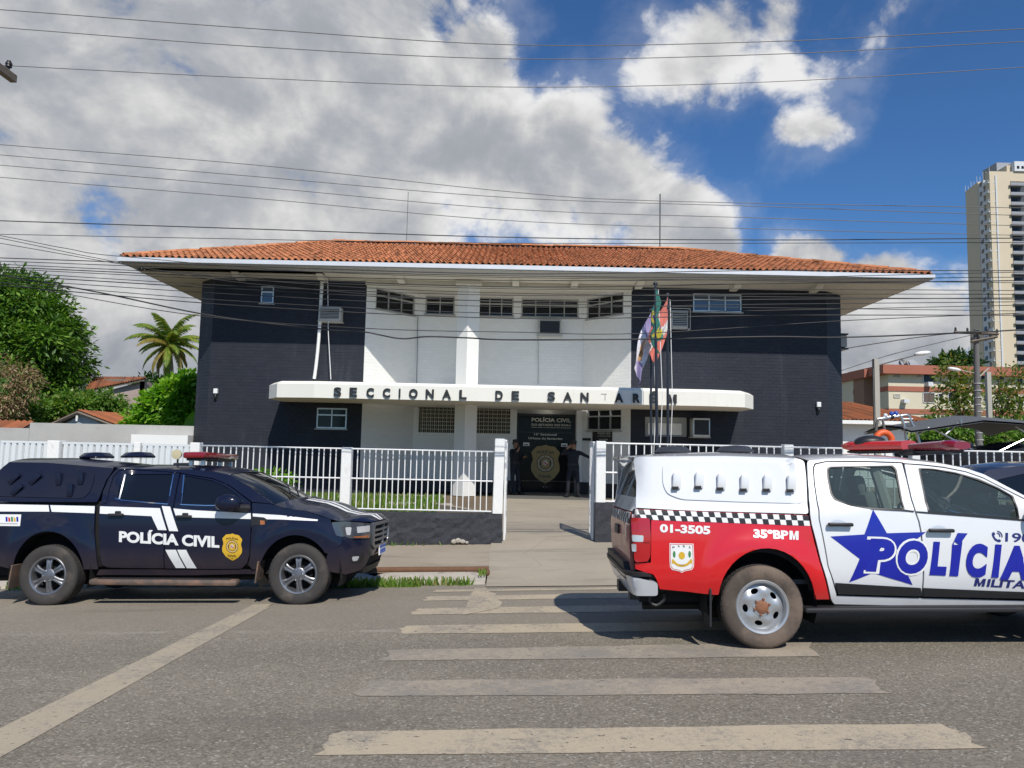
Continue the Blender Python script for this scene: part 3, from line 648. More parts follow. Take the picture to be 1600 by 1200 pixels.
for (A, B, o, c, fm, pm) in ((W1, W2, wl_up, 1, M_ALU, M_PANEB), (W1, W2, wl_lo, 2, M_ALU, M_PANE), (W5, W6, wr_up, 3, M_ALU, M_PANEB), (W2, W3, a_l, 3, M_LIP, M_PANE),
                     (W3, W4, f1, 2, M_LIP, M_PANE), (W3, W4, f2, 3, M_LIP, M_PANE), (W3, W4, f3, 4, M_LIP, M_PANE), (W4, W5, a_r, 3, M_LIP, M_PANE), (W4, W5, w_lo, 3, M_ALU, M_PANE)):
    window(A, B, o[0], o[1], o[2], o[3], c, fm, pm)
# pierced concrete blocks
def cobogo(o, nx, nz):
    mb = MB(); u0, u1, z0, z1 = o; x0 = W3[0]+u0; x1 = W3[0]+u1; cw = (x1-x0)/nx; ch = (z1-z0)/nz; t = .024
    for i in range(nx+1): x = x0+i*cw; mb.box(max(x0, x-t/2), min(x1, x+t/2), 25.60, 25.70, z0, z1)
    for j in range(nz+1):
        z = z0+j*ch
        for i in range(nx): mb.box(x0+i*cw+t/2, x0+(i+1)*cw-t/2, 25.603, 25.697, max(z0, z-t/2), min(z1, z+t/2))
    for i in range(nx):
        for j in range(nz):
            x = x0+(i+.5)*cw; z = z0+(j+.5)*ch; mb.box(x-.005, x+.005, 25.62, 25.68, z-ch/2+t/2, z+ch/2-t/2)
    b = mb.build('breeze_block', M_SOFFIT, bld, kind='stuff')
cobogo(c1, 9, 9); cobogo(c2, 8, 9)
mb = MB(); mb.box(W3[0]+c1[0]-.1, W3[0]+c2[1]+.1, 27.4, 27.45, 1.0, 3.2); mb.build('inner_wall', mat('bare_block', (.12, .10, .08), .9), bld)
# column on its corner, canopy, letters
mb = MB(); cx, cy, h = -1.47, 23.78, .36; 
mb.prism([(cx-h, cy, .003), (cx, cy-h, .003), (cx+h, cy, .003), (cx, cy+h, .003)], (0, 0, ZT-.16)); mb.build('column', M_WPAINT, bld)
mb = MB(); mb.box(cx-.42, cx+.42, cy-.42, cy+.42, ZT-.155, ZT-.003); mb.build('capital', M_SOFFIT, bld)
CP = [(-7.45, 23.98), (-7.45, 22.55), (-6.95, 21.72), (-5.8, 21.5), (5.82, 21.5), (6.9, 21.72), (7.42, 22.55), (7.42, 23.98), (3.6, 23.98), (2.3, 25.5), (-3.3, 25.5), (-4.6, 23.98)]
z0c, z1c = 2.90, 3.31
mb = MB(); cc = Vector((0, 24)); ins = lambda p, k: ((p[0]-math.copysign(k, p[0])) if p[1] < 23 and abs(p[0]) > 6.5 else p[0], p[1]+k if p[1] < 23 else p[1])
L0 = [(x, y, z0c) for x, y in CP]; L1 = [(x, y, z1c) for x, y in CP]; L2 = [(*ins(p, .10), z1c+.085) for p in CP]; n = len(CP)
mb.add(L0+L1+L2, [tuple(range(n-1, -1, -1)), tuple(2*n+i for i in range(n))] + [(i, (i+1) % n, n+(i+1) % n, n+i) for i in range(n)] + [(n+i, n+(i+1) % n, 2*n+(i+1) % n, 2*n+i) for i in range(n)])
canopy = mb.build('canopy', M_CANOPY, bld)
for ch, px in zip('SECCIONALDESANARÉM', (527.3, 552, 578.5, 604, 624.5, 646, 671.7, 698, 723.6, 780, 805.5, 861.6, 887, 913.5, 967, 994.6, 1021, 1050)):
    wd = {'I': .045, 'M': .27, 'N': .235, 'A': .255, 'O': .25}.get(ch, .215); hh = .265
    zc = 3.085; x = P(px, 615, 21.48).x; hh2 = hh*1.33 if ch == 'É' else hh
    mb = MB(); flat_text(mb, ch, (x-wd/2, 21.498, zc-hh/2), (wd, 0, 0), (0, 0, hh2), bold=.032, depth=.05); mb.build('letter', M_LETTER, canopy)
mb = MB(); x = P(944.5, 610, 21.48).x; mb.box(x-.10, x+.07, 21.494, 21.499, 3.17, 3.2); mb.box(x+.01, x+.035, 21.494, 21.499, 3.0, 3.17); mb.build('glue_mark', M_LIP, canopy)
# roof
EX0, EX1, EY0, EZ = -12.06, 12.78, 22.12, 7.13; RX0, RX1, RYY, RZ = -7.05, 6.35, 28.0, 9.36; EYB = 2*RYY-EY0
roof = thing('roof', None, None, (0, 28, 7)); roof.parent = bld; roof.location = Vector((0, 28, 7))-Vector((0, 25, 0))
mb = MB(); mb.add([(EX0, EY0, EZ-.03), (EX1, EY0, EZ-.03), (EX1, EYB, EZ-.03), (EX0, EYB, EZ-.03), (RX0, RYY, RZ-.04), (RX1, RYY, RZ-.04)], [(0, 1, 5, 4), (1, 2, 5), (2, 3, 4, 5), (3, 0, 4), (3, 2, 1, 0)]); mb.build('roof_deck', M_ATTIC, roof)
TW, TL_ = .197, .395
def tile_mesh(lift=.032, seed=0):
    us = [-.02, .06, .2, .34, .48, .58, .70, .86, 1.02]; zz = [0, .03, .052, .052, .03, 0, -.012, -.012, 0]
    v = []; f = []
    for y, l in ((0, lift), (TL_*1.1, .0)):
        for u, z in zip(us, zz): v.append(((u-.5)*TW, y, z+l))
    for u, z in zip(us, zz): v.append(((u-.5)*TW, .004, z+lift-.016))
    n = len(us); f += [(i, i+1, n+i+1, n+i) for i in range(n-1)] + [(2*n+i, 2*n+i+1, i+1, i) for i in range(n-1)]
    return v, f
tv, tf = tile_mesh(); tme = bpy.data.meshes.new('roof_tile'); tme.from_pydata(tv, [], tf); tme.materials.append(M_CLAY); tme.polygons.foreach_set('use_smooth', [True]*len(tf)); tme.set_sharp_from_angle(angle=R(50)); tme.update()
SLV = Vector((0, RYY-EY0, RZ-EZ)); SLL = SLV.length; SA = math.atan2(RZ-EZ, RYY-EY0); rows = int(SLL/TL_)
rt = random.Random(12); stuff = MB(); single = 0; tvn = np.array(tv)
for j in range(rows):
    t0 = j*TL_/SLL; xl = EX0+(RX0-EX0)*t0; xr = EX1+(RX1-EX1)*t0; k0 = math.ceil((xl-EX0)/TW); 
    for k in range(k0, int((xr-EX0)/TW)):
        x = EX0+(k+.5)*TW + rt.uniform(-.006, .006); y = EY0-.06+SLV.y*t0; z = EZ+SLV.z*t0 - .02
        rx, ry, rz = SA+rt.uniform(-.012, .012), rt.uniform(-.03, .03), rt.uniform(-.025, .025)
        if j < 2:
            share(tme, 'roof_tile', roof, (x, y, z), (rx, ry, rz)); single += 1
        else:
            Mt = np.array(Euler((rx, ry, rz)).to_matrix()); stuff.add((tvn @ Mt.T + np.array((x, y, z))).tolist(), tf)
stuff.build('roof_tile', M_CLAY, roof, smooth=50, kind='stuff')
back = MB()                                    # the three slopes turned away, same tile columns as long runs
def run_slope(A, B, C, D, nx):
    A, B, C, D = map(Vector, (A, B, C, D)); up = ((D-A).cross(B-A)).normalized(); up = up if up.z > 0 else -up
    vs = []; n = nx*4
    for i in range(n+1):
        h = (.02, .06, .02, -.01)[i % 4]; u = i/n; vs += [A.lerp(B, u)+up*h, D.lerp(C, u)+up*h]
    back.add(vs, [(2*i, 2*i+1, 2*i+3, 2*i+2) for i in range(n)])
run_slope((EX1, EY0, EZ), (EX1, EYB, EZ), (RX1, RYY, RZ), (RX1, RYY, RZ), 58); run_slope((EX0, EYB, EZ), (EX0, EY0, EZ), (RX0, RYY, RZ), (RX0, RYY, RZ), 58); run_slope((EX1, EYB, EZ), (EX0, EYB, EZ), (RX0, RYY, RZ), (RX1, RYY, RZ), 128)
back.build('roof_slope', M_CLAY, roof, smooth=40)
cap = MB(); ns = 7; L = .44
for y, r_ in ((0, .105), (L, .085)):
    for q in range(ns): a = PI*q/(ns-1); cap.v.append((r_*math.cos(a), y, r_*.85*math.sin(a)))
for q in range(ns): a = PI*q/(ns-1); cap.v.append((.085*math.cos(a), .003, .07*math.sin(a)))
cap.f = [(i+1, i, ns+i, ns+i+1) for i in range(ns-1)] + [(i, i+1, 2*ns+i+1, 2*ns+i) for i in range(ns-1)]
cme = bpy.data.meshes.new('ridge_tile'); cme.from_pydata(cap.v, [], cap.f); cme.materials.append(M_CLAY); cme.polygons.foreach_set('use_smooth', [True]*len(cap.f)); cme.set_sharp_from_angle(angle=R(50)); cme.update()
def ridge(a, b):
    a = Vector(a); b = Vector(b); d = b-a; n = int(d.length/.40); yaw = math.atan2(-d.x, d.y); pit = math.atan2(d.z, math.hypot(d.x, d.y))
    for i in range(n):
        p = a + d*(i/n) + Vector((rt.uniform(-.012, .012), rt.uniform(-.012, .012), .025+rt.uniform(-.005, .014)))
        e = (Matrix.Rotation(yaw+rt.uniform(-.06, .06), 3, 'Z') @ Matrix.Rotation(pit+rt.uniform(-.02, .05), 3, 'X')).to_euler()
        share(cme, 'ridge_tile', roof, p, e)
ridge((EX0+.05, EY0+.05, EZ+.02), (RX0, RYY, RZ)); ridge((EX1-.05, EY0+.05, EZ+.02), (RX1, RYY, RZ)); ridge((RX0, RYY, RZ), (RX1, RYY, RZ))
mb = MB(); mb.box(EX0-.02, EX1+.02, EY0-.06, EY0-.02, ZT+.035, EZ-.015); mb.box(EX0-.06, EX0-.02, EY0-.06, EYB, ZT+.035, EZ-.015); mb.box(EX1+.02, EX1+.06, EY0-.06, EYB, ZT+.035, EZ-.015); mb.build('fascia', M_FASCIA, bld)
# soffit: front lip, slot where boards are missing on the left, boards
mb = MB(); mb.box(EX0-.015, EX1+.015, EY0-.018, 22.80, ZT+.012, ZT+.034); mb.build('eave_lip', M_LIP, bld)
sb = MB(); YB = EYB
for (x0, x1, y0, y1) in ((-6.05, EX1, 22.80, 23.22), (EX0, EX1, 23.22, 27.5), (EX0, EX1, 27.5, YB)):
    sb.box(x0, x1, y0+.002, y1, ZT+.002, ZT+.03)
sb.build('soffit', M_SOFFIT, bld)
mb = MB(); mb.box(-4.86, 3.88, 23.72, 24.0, ZT-.17, ZT-.004); mb.build('beam', M_SOFFIT, bld)
for x in (-8.9, -6.2, -3.65, .05, 1.95, 4.05, 7.15, 9.75):
    mb = MB(); mb.add([(x-.11, 23.0, ZT-.003), (x+.11, 23.0, ZT-.003), (x+.11, 23.7, ZT-.003), (x-.11, 23.7, ZT-.003), (x-.11, 23.2, ZT-.13), (x+.11, 23.2, ZT-.13), (x+.11, 23.7, ZT-.14), (x-.11, 23.7, ZT-.14)], [(0, 1, 2, 3), (7, 6, 5, 4), (0, 4, 5, 1), (1, 5, 6, 2), (2, 6, 7, 3), (3, 7, 4, 0)]); mb.build('bracket', M_SOFFIT, bld)
# porch floor, step and the doors
mb = MB(); mb.box(-.35, 2.9, 22.6, 26.25, -.1, .035); mb.build('porch_step', M_FLOOR, bld)
mb = MB(); mb.box(DX0+.003, DX0+.07, 26.02, 26.12, .037, 2.78); mb.box(DX1-.07, DX1-.003, 26.02, 26.12, .037, 2.78); mb.box(DX0+.07, DX1-.07, 26.02, 26.12, 2.70, 2.78); mb.box(DX0+.07, DX1-.07, 26.025, 26.115, 2.10, 2.15); df = mb.build('door_frame', M_BLACK, bld)
mb = MB(); mb.box(DX0+.07, DX1-.07, 26.05, 26.09, 2.15, 2.70); mb.build('door_sign_panel', M_DOORG, bld)
midx = (DX0+DX1)/2
for x0, x1 in ((DX0+.07, midx-.004), (midx+.004, DX1-.07)):
    mb = MB(); mb.box(x0, x1, 26.05, 26.085, .04, 2.10); lf = mb.build('door', M_DOORG, bld)
    h = MB(); xx = x1-.05 if x0 < midx-.2 else x0+.05; h.ell((xx, 26.02, .22), (.025, .03, .025), 2); h.build('lock', M_STEEL, lf)
yy = 26.046
for s_, x0, x1, z0, h_ in (('POLÍCIA CIVIL', .72, 2.12, 2.50, .17), ('DO ESTADO DO PARÁ', .72, 2.12, 2.36, .09), ('DIRETORIA DE POLÍCIA DO INTERIOR', .72, 2.12, 2.29, .035), ('16ª Seccional', .82, 1.62, 2.02, .085), ('Urbana de Santarém', .62, 1.82, 1.88, .08)):
    mb = MB(); flat_text(mb, s_, (x0, yy if z0 > 2.15 else 26.044, z0), (x1-x0, 0, 0), (0, 0, h_), bold=.03); mb.build('door_lettering', M_SIGNW, bld)
for x in (.44, 1.78):
    mb = MB(); mb.box(x, x+.22, 26.038, 26.044, 1.64, 1.76); pn = mb.build('notice', M_PAPER, bld); mb = MB(); mb.box(x+.04, x+.18, 26.034, 26.037, 1.66, 1.70); mb.build('notice_print', M_BLACK, pn)
# badge drawn on any surface through a mapping (u, v, lift) -> point ; u in -1..1, v in 0..1 from the top
SH = [(0, 0), (.2, .03), (.6, .05), (.95, .2), (.82, .38), (.95, .55), (.93, .68), (.6, .86), (.25, .95), (0, 1)]
SHIELD = fillet(SH + [(-x, y) for x, y in SH[-2:0:-1]], .05)
def decal(mb, outer, holes, mp, lift, step=.3):
    V, F = fill2d(outer, holes, step); pts = [mp(u, v, lift) for u, v in V]
    a, b, c = (pts[i] for i in F[0]); e = Vector(mp(*V[F[0][0]], lift+.05))-Vector(a)
    if (Vector(b)-Vector(a)).cross(Vector(c)-Vector(a)).dot(e) < 0: F = [f[::-1] for f in F]
    mb.add(pts, F); return mb
def circle(cx, cy, rx, ry, n=28): return [(cx+rx*math.cos(2*PI*k/n), cy+ry*math.sin(2*PI*k/n)) for k in range(n)]
def map_text(mb, s, mp, u0, u1, v0, v1, lift, bold=.03, shear=0, arc=0):
    vs, fs, a = text_mesh(s, bold, shear)
    def f_(x, y): return mp(u0+(u1-u0)*x, v1+(v0-v1)*y + arc*(4*(x-.5)**2), lift)
    pts = [f_(x, y) for x, y in vs]; q = fs[0]
    e = Vector(mp(u0, v0, lift+.05))-Vector(mp(u0, v0, lift))
    tot = sum((Vector(pts[f[1]])-Vector(pts[f[0]])).cross(Vector(pts[f[2]])-Vector(pts[f[0]])).dot(e) for f in fs)
    if tot < 0: fs = [f[::-1] for f in fs]
    mb.add(pts, fs); return mb
def badge(parent, mp, gold, dark, pale, hw, hh, step=.3):
    """hw, hh half width and height in metres, only for round rings"""
    r = .58; ry = r*hw/hh
    mb = MB(); decal(mb, SHIELD, [], mp, .003, step); o = mb.build('badge', gold, parent)
    mb = MB(); decal(mb, circle(0, .48, r, ry), [circle(0, .48, r*.93, ry*.93)], mp, .005, step); decal(mb, circle(0, .48, r*.66, ry*.66), [circle(0, .48, r*.60, ry*.60)], mp, .005, step)
    map_text(mb, 'POLÍCIA', mp, -.58, .58, .13, .215, .005, arc=.03); map_text(mb, 'CIVIL', mp, -.42, .42, .79, .86, .005, arc=-.02); map_text(mb, 'PA', mp, -.09, .09, .905, .94, .005); 
    decal(mb, [(-.34, .40), (-.29, .40), (-.29, .56), (-.34, .56)], [], mp, .0052, step); decal(mb, [(.29, .40), (.34, .40), (.34, .56), (.29, .56)], [], mp, .0052, step)
    q = mb.build('badge_print', dark, o if o.parent is not None and o.parent.parent is None else parent)
    mb = MB(); nq = 40
    for k in range(nq):
        a = 2*PI*k/nq
        if k % 5 == 4: continue
        c_, s_ = math.cos(a), math.sin(a); c2_, s2_ = math.cos(a+.09), math.sin(a+.09); ro, ri = r*.88, r*.73
        decal(mb, [(ri*c_, .48+ri*hw/hh*s_), (ro*c_, .48+ro*hw/hh*s_), (ro*c2_, .48+ro*hw/hh*s2_), (ri*c2_, .48+ri*hw/hh*s2_)], [], mp, .0052, 1)
    decal(mb, circle(0, .47, .18, .18*hw/hh, 14), [], mp, .0052, step)
    mb.build('badge_ring', pale, o if o.parent is not None and o.parent.parent is None else parent)
    mb = MB(); decal(mb, [(-.16, .46), (-.1, .44), (.17, .51), (.11, .53)], [], mp, .007, step); mb.build('badge_band', M_RED, o if o.parent is not None and o.parent.parent is None else parent)
    return o
bc = P(855, 712, 26.04); BW, BH = .535, 1.36
badge(bld, lambda u, v, l: (1.235+u*BW, 26.044-l, 1.70-v*BH), M_GOLD, M_BLACK, M_SIGNW, BW, BH)
# lit ceiling lamp inside the doorway, plaques by the door
mb = MB(); mb.lathe([(.02, 0), (.13, 0), (.13, .03), (.02, .03)], 20, c=(1.25, 25.85, DZ-.035)); mb.build('ceiling_lamp', emit_mat('lamp_glow', (1, .97, .85), 3.0), bld)
def on_wall_board(A, B, ptl, pbr, m, name, lines, label, cat):
    u0, z1 = ray_wall(*ptl, A, B); u1, z0 = ray_wall(*pbr, A, B); A3 = Vector((*A, 0)); d = (Vector((*B, 0))-A3).normalized(); n = Vector((d.y, -d.x, 0))
    M = Matrix((d, n*-1, Vector((0, 0, 1)))).transposed(); mb = MB(); mb.obox(A3+d*((u0+u1)/2)+n*.027+Vector((0, 0, (z0+z1)/2)), (u1-u0, .03, z1-z0), M); o = mb.build(name, m, None, label=label, cat=cat)
    if lines:
        for s_, a, b, c, e in lines: t = MB(); flat_text(t, s_, A3+d*(u0+(u1-u0)*a)+n*.044+Vector((0, 0, z0+(z1-z0)*c)), d*((u1-u0)*(b-a)), Vector((0, 0, (z1-z0)*(e-c))), bold=.02); t.build('lettering', M_SIGNW, o)
    return o
on_wall_board(W4, W5, (927, 672), (957, 690), M_BLACK, 'wall_plaque', [('POLÍCIA CIVIL', .28, .95, .62, .84), ('DO ESTADO DO PARÁ', .28, .95, .42, .54), ('SANTARÉM', .35, .8, .1, .26)], 'black name plaque on the white wall under the right ground floor window', 'plaque')
on_wall_board(W4, W5, (911.5, 684.5), (923.5, 688.5), M_BLACK, 'number_plate', None, 'tiny dark plate on the white wall beside the door', 'plate')
# ================================================================== FENCES AND GATES (line of the front wall)
FY = 14.5
fx = lambda px, py=700: P(px, py, FY).x
def bars_between(root, x0, x1, z0, z1, pitch, y=FY, r=.0095, zf=None):
    mb = MB(); mb.box(-r, r, -r, r, 0, 1); me = mesh_of(mb, 'bar', M_FENCE)
    n = max(1, int(round((x1-x0)/pitch))); OB = random.Random(int(x0*100))
    for i in range(1, n):
        x = x0+(x1-x0)*i/n + OB.uniform(-.006, .006)
        share(me, 'bar', root, (x, y, z0), (OB.uniform(-.006, .006), OB.uniform(-.009, .009), 0), (1, 1, z1-z0))
def rail(root, x0, x1, z, y=FY, r=.016, z1=None):
    mb = MB(); z1 = z if z1 is None else z1; mb.tube([(x0, y, z), (x1, y, z1)], r, 8); return mb.build('rail', M_FENCE, root)
def post(root, x, w, z0, z1, y=FY, lean=0):
    mb = MB(); b = bmesh.new(); bmesh.ops.create_cube(b, size=1)
    for v in b.verts: v.co = Vector((v.co.x*w + (lean if v.co.z > 0 else 0), v.co.y*w, v.co.z*(z1-z0)))
    bmesh.ops.bevel(b, geom=b.edges[:], offset=.012, segments=1, affect='EDGES'); mb.bm(b, None, Vector((x, y, (z0+z1)/2))); return mb.build('post', M_POST, root)
def rough_wall(root, x0, x1, z1, y0, y1, name='base_wall'):
    mb = MB(); xs = np.linspace(x0, x1, max(3, int((x1-x0)/.09))); rg = random.Random(int(x0*10)); zb = lambda x: side_z(x, 14.4)-.05
    rows = []
    for i, x in enumerate(xs):
        col = []
        for k in range(8):
            z = zb(x) + (z1-zb(x))*k/7; e = .022 if 0 < k < 7 else .004
            col.append((x, y0 + rg.uniform(-e, e*.4), z + (rg.uniform(-.008, .004) if k == 7 else 0)))
        col += [(x, y1, z1), (x, y1, zb(x))]; rows.append(col)
    n = len(xs); m = 10
    mb.add([p for c in rows for p in c], [(i*m+k, (i+1)*m+k, (i+1)*m+k+1, i*m+k+1) for i in range(n-1) for k in range(m-1)] + [tuple(range(m-1, -1, -1)), tuple((n-1)*m+k for k in range(m))])
    return mb.build(name, M_STONEWALL, root)
xL, xM, xG0, xG1 = fx(307), fx(543), fx(779.5), fx(938.5)
fl = thing('bar_fence', 'white bar fence on a low dark rough wall left of the gate opening', 'fence', ((xL+xG0)/2, FY, -.4))
rough_wall(fl, xL-.12, xG0+.10, .27, FY-.09, FY+.09)
post(fl, xL, .19, .275, 1.53); post(fl, xM, .195, .275, 1.50); post(fl, xG0, .195, .275, 1.735, lean=.02)
for a, b in ((xL+.1, xM-.1), (xM+.1, xG0-.1)):
    for z in (.315, .90, 1.475): rail(fl, a, b, z, r=.015)
    bars_between(fl, a, b, .315, 1.475, .1155)
xR1, xR2, xR3 = fx(1230), fx(1600)+.3, fx(1600)+5
fr = thing('bar_fence', 'white bar fence on a low dark wall right of the gate behind the white pickup', 'fence', ((xG1+xR3)/2, FY, -.3))
rough_wall(fr, xG1-.1, xR3, .53, FY-.09, FY+.09)
post(fr, xG1, .19, .535, 1.73); post(fr, xR1, .19, .535, 1.74); post(fr, xR3, .19, .535, 1.74)
post(fr, fx(1428), .16, .535, 1.69)
for a, b in ((xG1+.1, xR1-.1), (xR1+.1, fx(1428)-.08), (fx(1428)+.08, xR3-.1)):
    for z in (.56, 1.12, 1.69): rail(fr, a, b, z, r=.017)
    bars_between(fr, a, b, .56, 1.69, .150 if b < 6 else .165, r=.0105)
def gate_leaf(x, label, x2):
    g = thing('gate_leaf', label, 'gate', (x, FY+.1, -.25), group=None)
    fr_ = MB(); z0, z1 = side_z(x, 14.4)+.05, 1.70
    pts = [(x, FY+.12, z0), (x, FY+.12, z1), (x2, FY+1.02, z1), (x2, FY+1.02, z0+.04), (x, FY+.12, z0)]
    for a, b in zip(pts[:-1], pts[1:]): fr_.tube([a, b], .022, 8)
    fr_.build('gate_frame', M_FENCE, g)
    m0 = MB(); m0.box(-.010, .010, -.010, .010, 0, 1); src = mesh_of(m0, 'bar', M_FENCE)
    for i in range(1, 8):
        t = i/8; p = (x+(x2-x)*t, FY+.12+.9*t, z0+.03)
        share(src, 'bar', g, p, (0, 0, 0), (1, 1, z1-z0-.03))
    mm = MB(); mm.tube([(x, FY+.12, .72), (x2, FY+1.02, .72)], .015, 6); mm.build('rail', M_FENCE, g)
    lk = MB(); lk.box(x2-.02, x2+.02, FY+.93, FY+.99, .66, .80); lk.build('latch', M_GREYP, g)
gate_leaf(xG0+.135, 'white steel gate leaf swung open against the left gate post', xG0+.15); gate_leaf(xG1-.12, 'white steel gate leaf swung open at the right gate post casting a barred shadow', xG1-.085)
mb = MB(); p0 = P(716, 838, FY-.1)
for i, (dx, dz, r_) in enumerate(((0, 0, .055), (.09, -.015, .045), (-.08, -.02, .05), (.17, -.03, .03))): mb.ell((p0.x+dx, FY-.125, side_z(0, 14.4)+.05+dz), (r_*1.3, .04, r_), 1)
mb.build('rubble', M_KERB, smooth=30, label='crumbled bits of masonry at the foot of the dark fence wall', cat='rubble')
# ribbed sheet gate and its posts, at the left
sg = thing('sheet_gate', 'long white ribbed sheet metal gate along the left behind the black pickup', 'gate', (fx(120), FY, -.6))
def sheet_run(x0, x1, z0, z1):
    n = int(round((x1-x0)/.125)); w_ = (x1-x0)/n; mb = MB()
    prof = [(.004, .012), (.010, 0), (.022, -.030), (.098, -.030), (.110, 0), (.116, .012)]
    k = len(prof); mb.add([(px*w_/.125, y, z) for z in (0, 1) for px, y in prof] + [(px*w_/.125, y+.003, z) for z in (0, 1) for px, y in prof],
                          [(i, i+1, k+i+1, k+i) for i in range(k-1)] + [(3*k+i, 3*k+i+1, 2*k+i+1, 2*k+i) for i in range(k-1)])
    me = mesh_of(mb, 'sheet_rib', M_PANELW)
    for i in range(n):
        loc = (x0+i*w_, FY, z0)
        share(me, 'sheet_rib', sg, loc, (0, random.uniform(-.003, .003), 0), (1, 1, z1-z0))
    for z in (z0-.02, z1+.02): mb2 = MB(); mb2.box(x0, x1, FY-.03, FY+.03, z-.022, z+.02); mb2.build('gate_rail', M_PANELW, sg)
xa, xb, xc = fx(88), fx(216), fx(297)
for a, b in ((fx(-90), xa-.13), (xa+.13, xb-.08), (xb+.08, xL-.11)): sheet_run(a, b, side_z(a, 14.4)+.08, 1.45)
for x, w_ in ((xa, .24), (xb, .13)): post(sg, x, w_, side_z(x, 14.4)-.05, 1.51)
mb = MB(); mb.box(fx(-100), xL-.1, FY+.10, FY+.16, .6, 1.30); 
# wall of grey cement behind it and the low white one beside the wing
def gw(ptl, ptr, Y, name, m, label, zb=-.1, th=.15):
    a = P(*ptl, Y); b = P(*ptr, Y); mb = MB(); n = 6
    for i in range(n):
        x0 = a.x+(b.x-a.x)*i/n; x1 = a.x+(b.x-a.x)*(i+1)/n; z = (a.z+b.z)/2 + random.uniform(-.012, .012); mb.box(x0, x1-.004, Y, Y+th, zb, z)
    return a, b, mb
yw = thing('boundary_wall', 'plain grey cement boundary wall left of the station with pale coping', 'wall', (fx(120)*1.6, 24.7, 0))
a = P(46, 673, 24.7); b = P(304, 674, 24.7)
mb = MB(); mb.box(a.x, -10.62, 24.7, 24.86, -.1, 2.06); mb.build('wall', M_GREYWALL, yw)
a2 = P(-60, 684, 24.4); mb = MB(); mb.box(a2.x, a.x-.01, 24.7, 24.86, -.1, 1.87); mb.build('wall', M_GREYWALL, yw)
mb = MB(); mb.box(P(205, 690, 24.3).x, -10.62, 24.28, 24.68, -.1, 1.74); mb.build('low_wall', M_WPAINT, yw)

# ================================================================== THINGS ON AND AROUND THE STATION
def frame_at(A, B): 
    A3 = Vector((*A, 0)); d = (Vector((*B, 0))-A3).normalized(); n = Vector((d.y, -d.x, 0)); return A3, d, n, Matrix((d, -n, Vector((0, 0, 1)))).transposed()
def ac(A, B, ptl, pbr, label, body, depth=.34, cage=False, dark=False, grp='window air conditioners on the station wall'):
    u0, z1 = ray_wall(*ptl, A, B); u1, z0 = ray_wall(*pbr, A, B); A3, d, n, M = frame_at(A, B)
    c = A3 + d*((u0+u1)/2) + Vector((0, 0, (z0+z1)/2)); w_, h_ = u1-u0, z1-z0
    t = thing('air_conditioner', label, 'air conditioner', (c.x, c.y, z0), grp)
    mb = MB(); mb.obox(c+n*(depth/2+.012), (w_, depth, h_), M, .012); mb.build('casing', body, t, smooth=30)
    f = c+n*(depth+.013)
    mb = MB(); mb.obox(f+n*.004, (w_*.86, .006, h_*.80), M); mb.build('grille', M_BLACK, t)
    nl = 8
    for i in range(nl):
        mb = MB(); mb.obox(f+n*.012+Vector((0, 0, h_*(-.36+.72*i/(nl-1)))), (w_*.84, .014, h_*.035), M); mb.build('slat', M_BLACK if dark else body, t)
    if cage:
        mb = MB(); k = .05
        q = [c+d*(sx_*(w_/2+k))+n*o+Vector((0, 0, sz_*(h_/2+k))) for o in (.015, depth+.09) for sx_, sz_ in ((-1, -1), (1, -1), (1, 1), (-1, 1))]
        for i in range(4): mb.tube([q[i], q[4+i]], .014, 5); mb.tube([q[4+i], q[4+(i+1) % 4]], .014, 5)
        mb.build('cage', M_GREYP, t)
    else:
        mb = MB(); mb.obox(c+n*(depth*.5)+Vector((0, 0, -h_/2-.02)), (w_*1.1, depth*.95, .03), M); mb.build('bracket', M_GREYP, t)
ac(W1, W2, (504, 483), (536, 504), 'pale window air conditioner beside the broken downpipe on the left wing', M_GREYP, .42)
ac(W3, W4, (841, 501), (876, 526), 'black fronted air conditioner on the white wall under the upper windows', M_LIP, .28, dark=True)
ac(W5, W6, (1046, 488), (1071, 515), 'air conditioner in a wire cage behind the flags on the right wing', M_GREYP, .36, cage=True)
ac(W5, W6, (1077, 654), (1103, 683), 'dark fronted air conditioner jutting from the right wing below the canopy', M_ALU, .5, dark=True)
u0, u1, z0, z1 = acl; mb = MB(); mb.box(W5[0]+u0+.02, W5[0]+u1-.02, 24.11, 24.13, z0+.02, z1-.02); mb.build('recess_panel', M_GREYP, bld)
mb = MB(); mb.box(W5[0]+u0+.1, W5[0]+u1-.2, 24.04, 24.10, z0+.08, z1-.22); mb.build('recess_shelf', M_WPAINT, bld)
t = thing('air_conditioner', 'dark box air conditioner on the far right side wall under the eave', 'air conditioner', (11.3, 25.2, 5.2), 'window air conditioners on the station wall')
mb = MB(); mb.obox((11.29, 25.3, 5.45), (.34, .6, .40), None, .01); mb.build('casing', M_LIP, t); mb = MB(); mb.box(11.10, 11.5, 24.98, 25.62, 5.67, 5.72); mb.build('hood', M_BLACK, t); mb = MB(); mb.box(11.10, 11.5, 24.98, 25.62, 5.17, 5.22); mb.build('shelf', M_BLACK, t)
def flood(A, B, px, py, label):
    u, z = ray_wall(px, py, A, B); A3, d, n, M = frame_at(A, B); c = A3+d*u+Vector((0, 0, z))
    t = thing('security_camera', label, 'camera', tuple(c), 'security cameras on the wings')
    mb = MB(); mb.obox(c+n*.06+Vector((0, 0, .12)), (.13, .10, .16), M, .012); mb.build('housing', M_WHITE, t)
    mb = MB(); mb.ell(c+n*.07+Vector((0, 0, -.06)), (.055, .055, .10), 2); mb.build('camera_dome', M_BLACK, t, smooth=60)
    mb = MB(); mb.obox(c+n*.02, (.05, .03, .3), M); mb.build('bracket', M_GREYP, t)
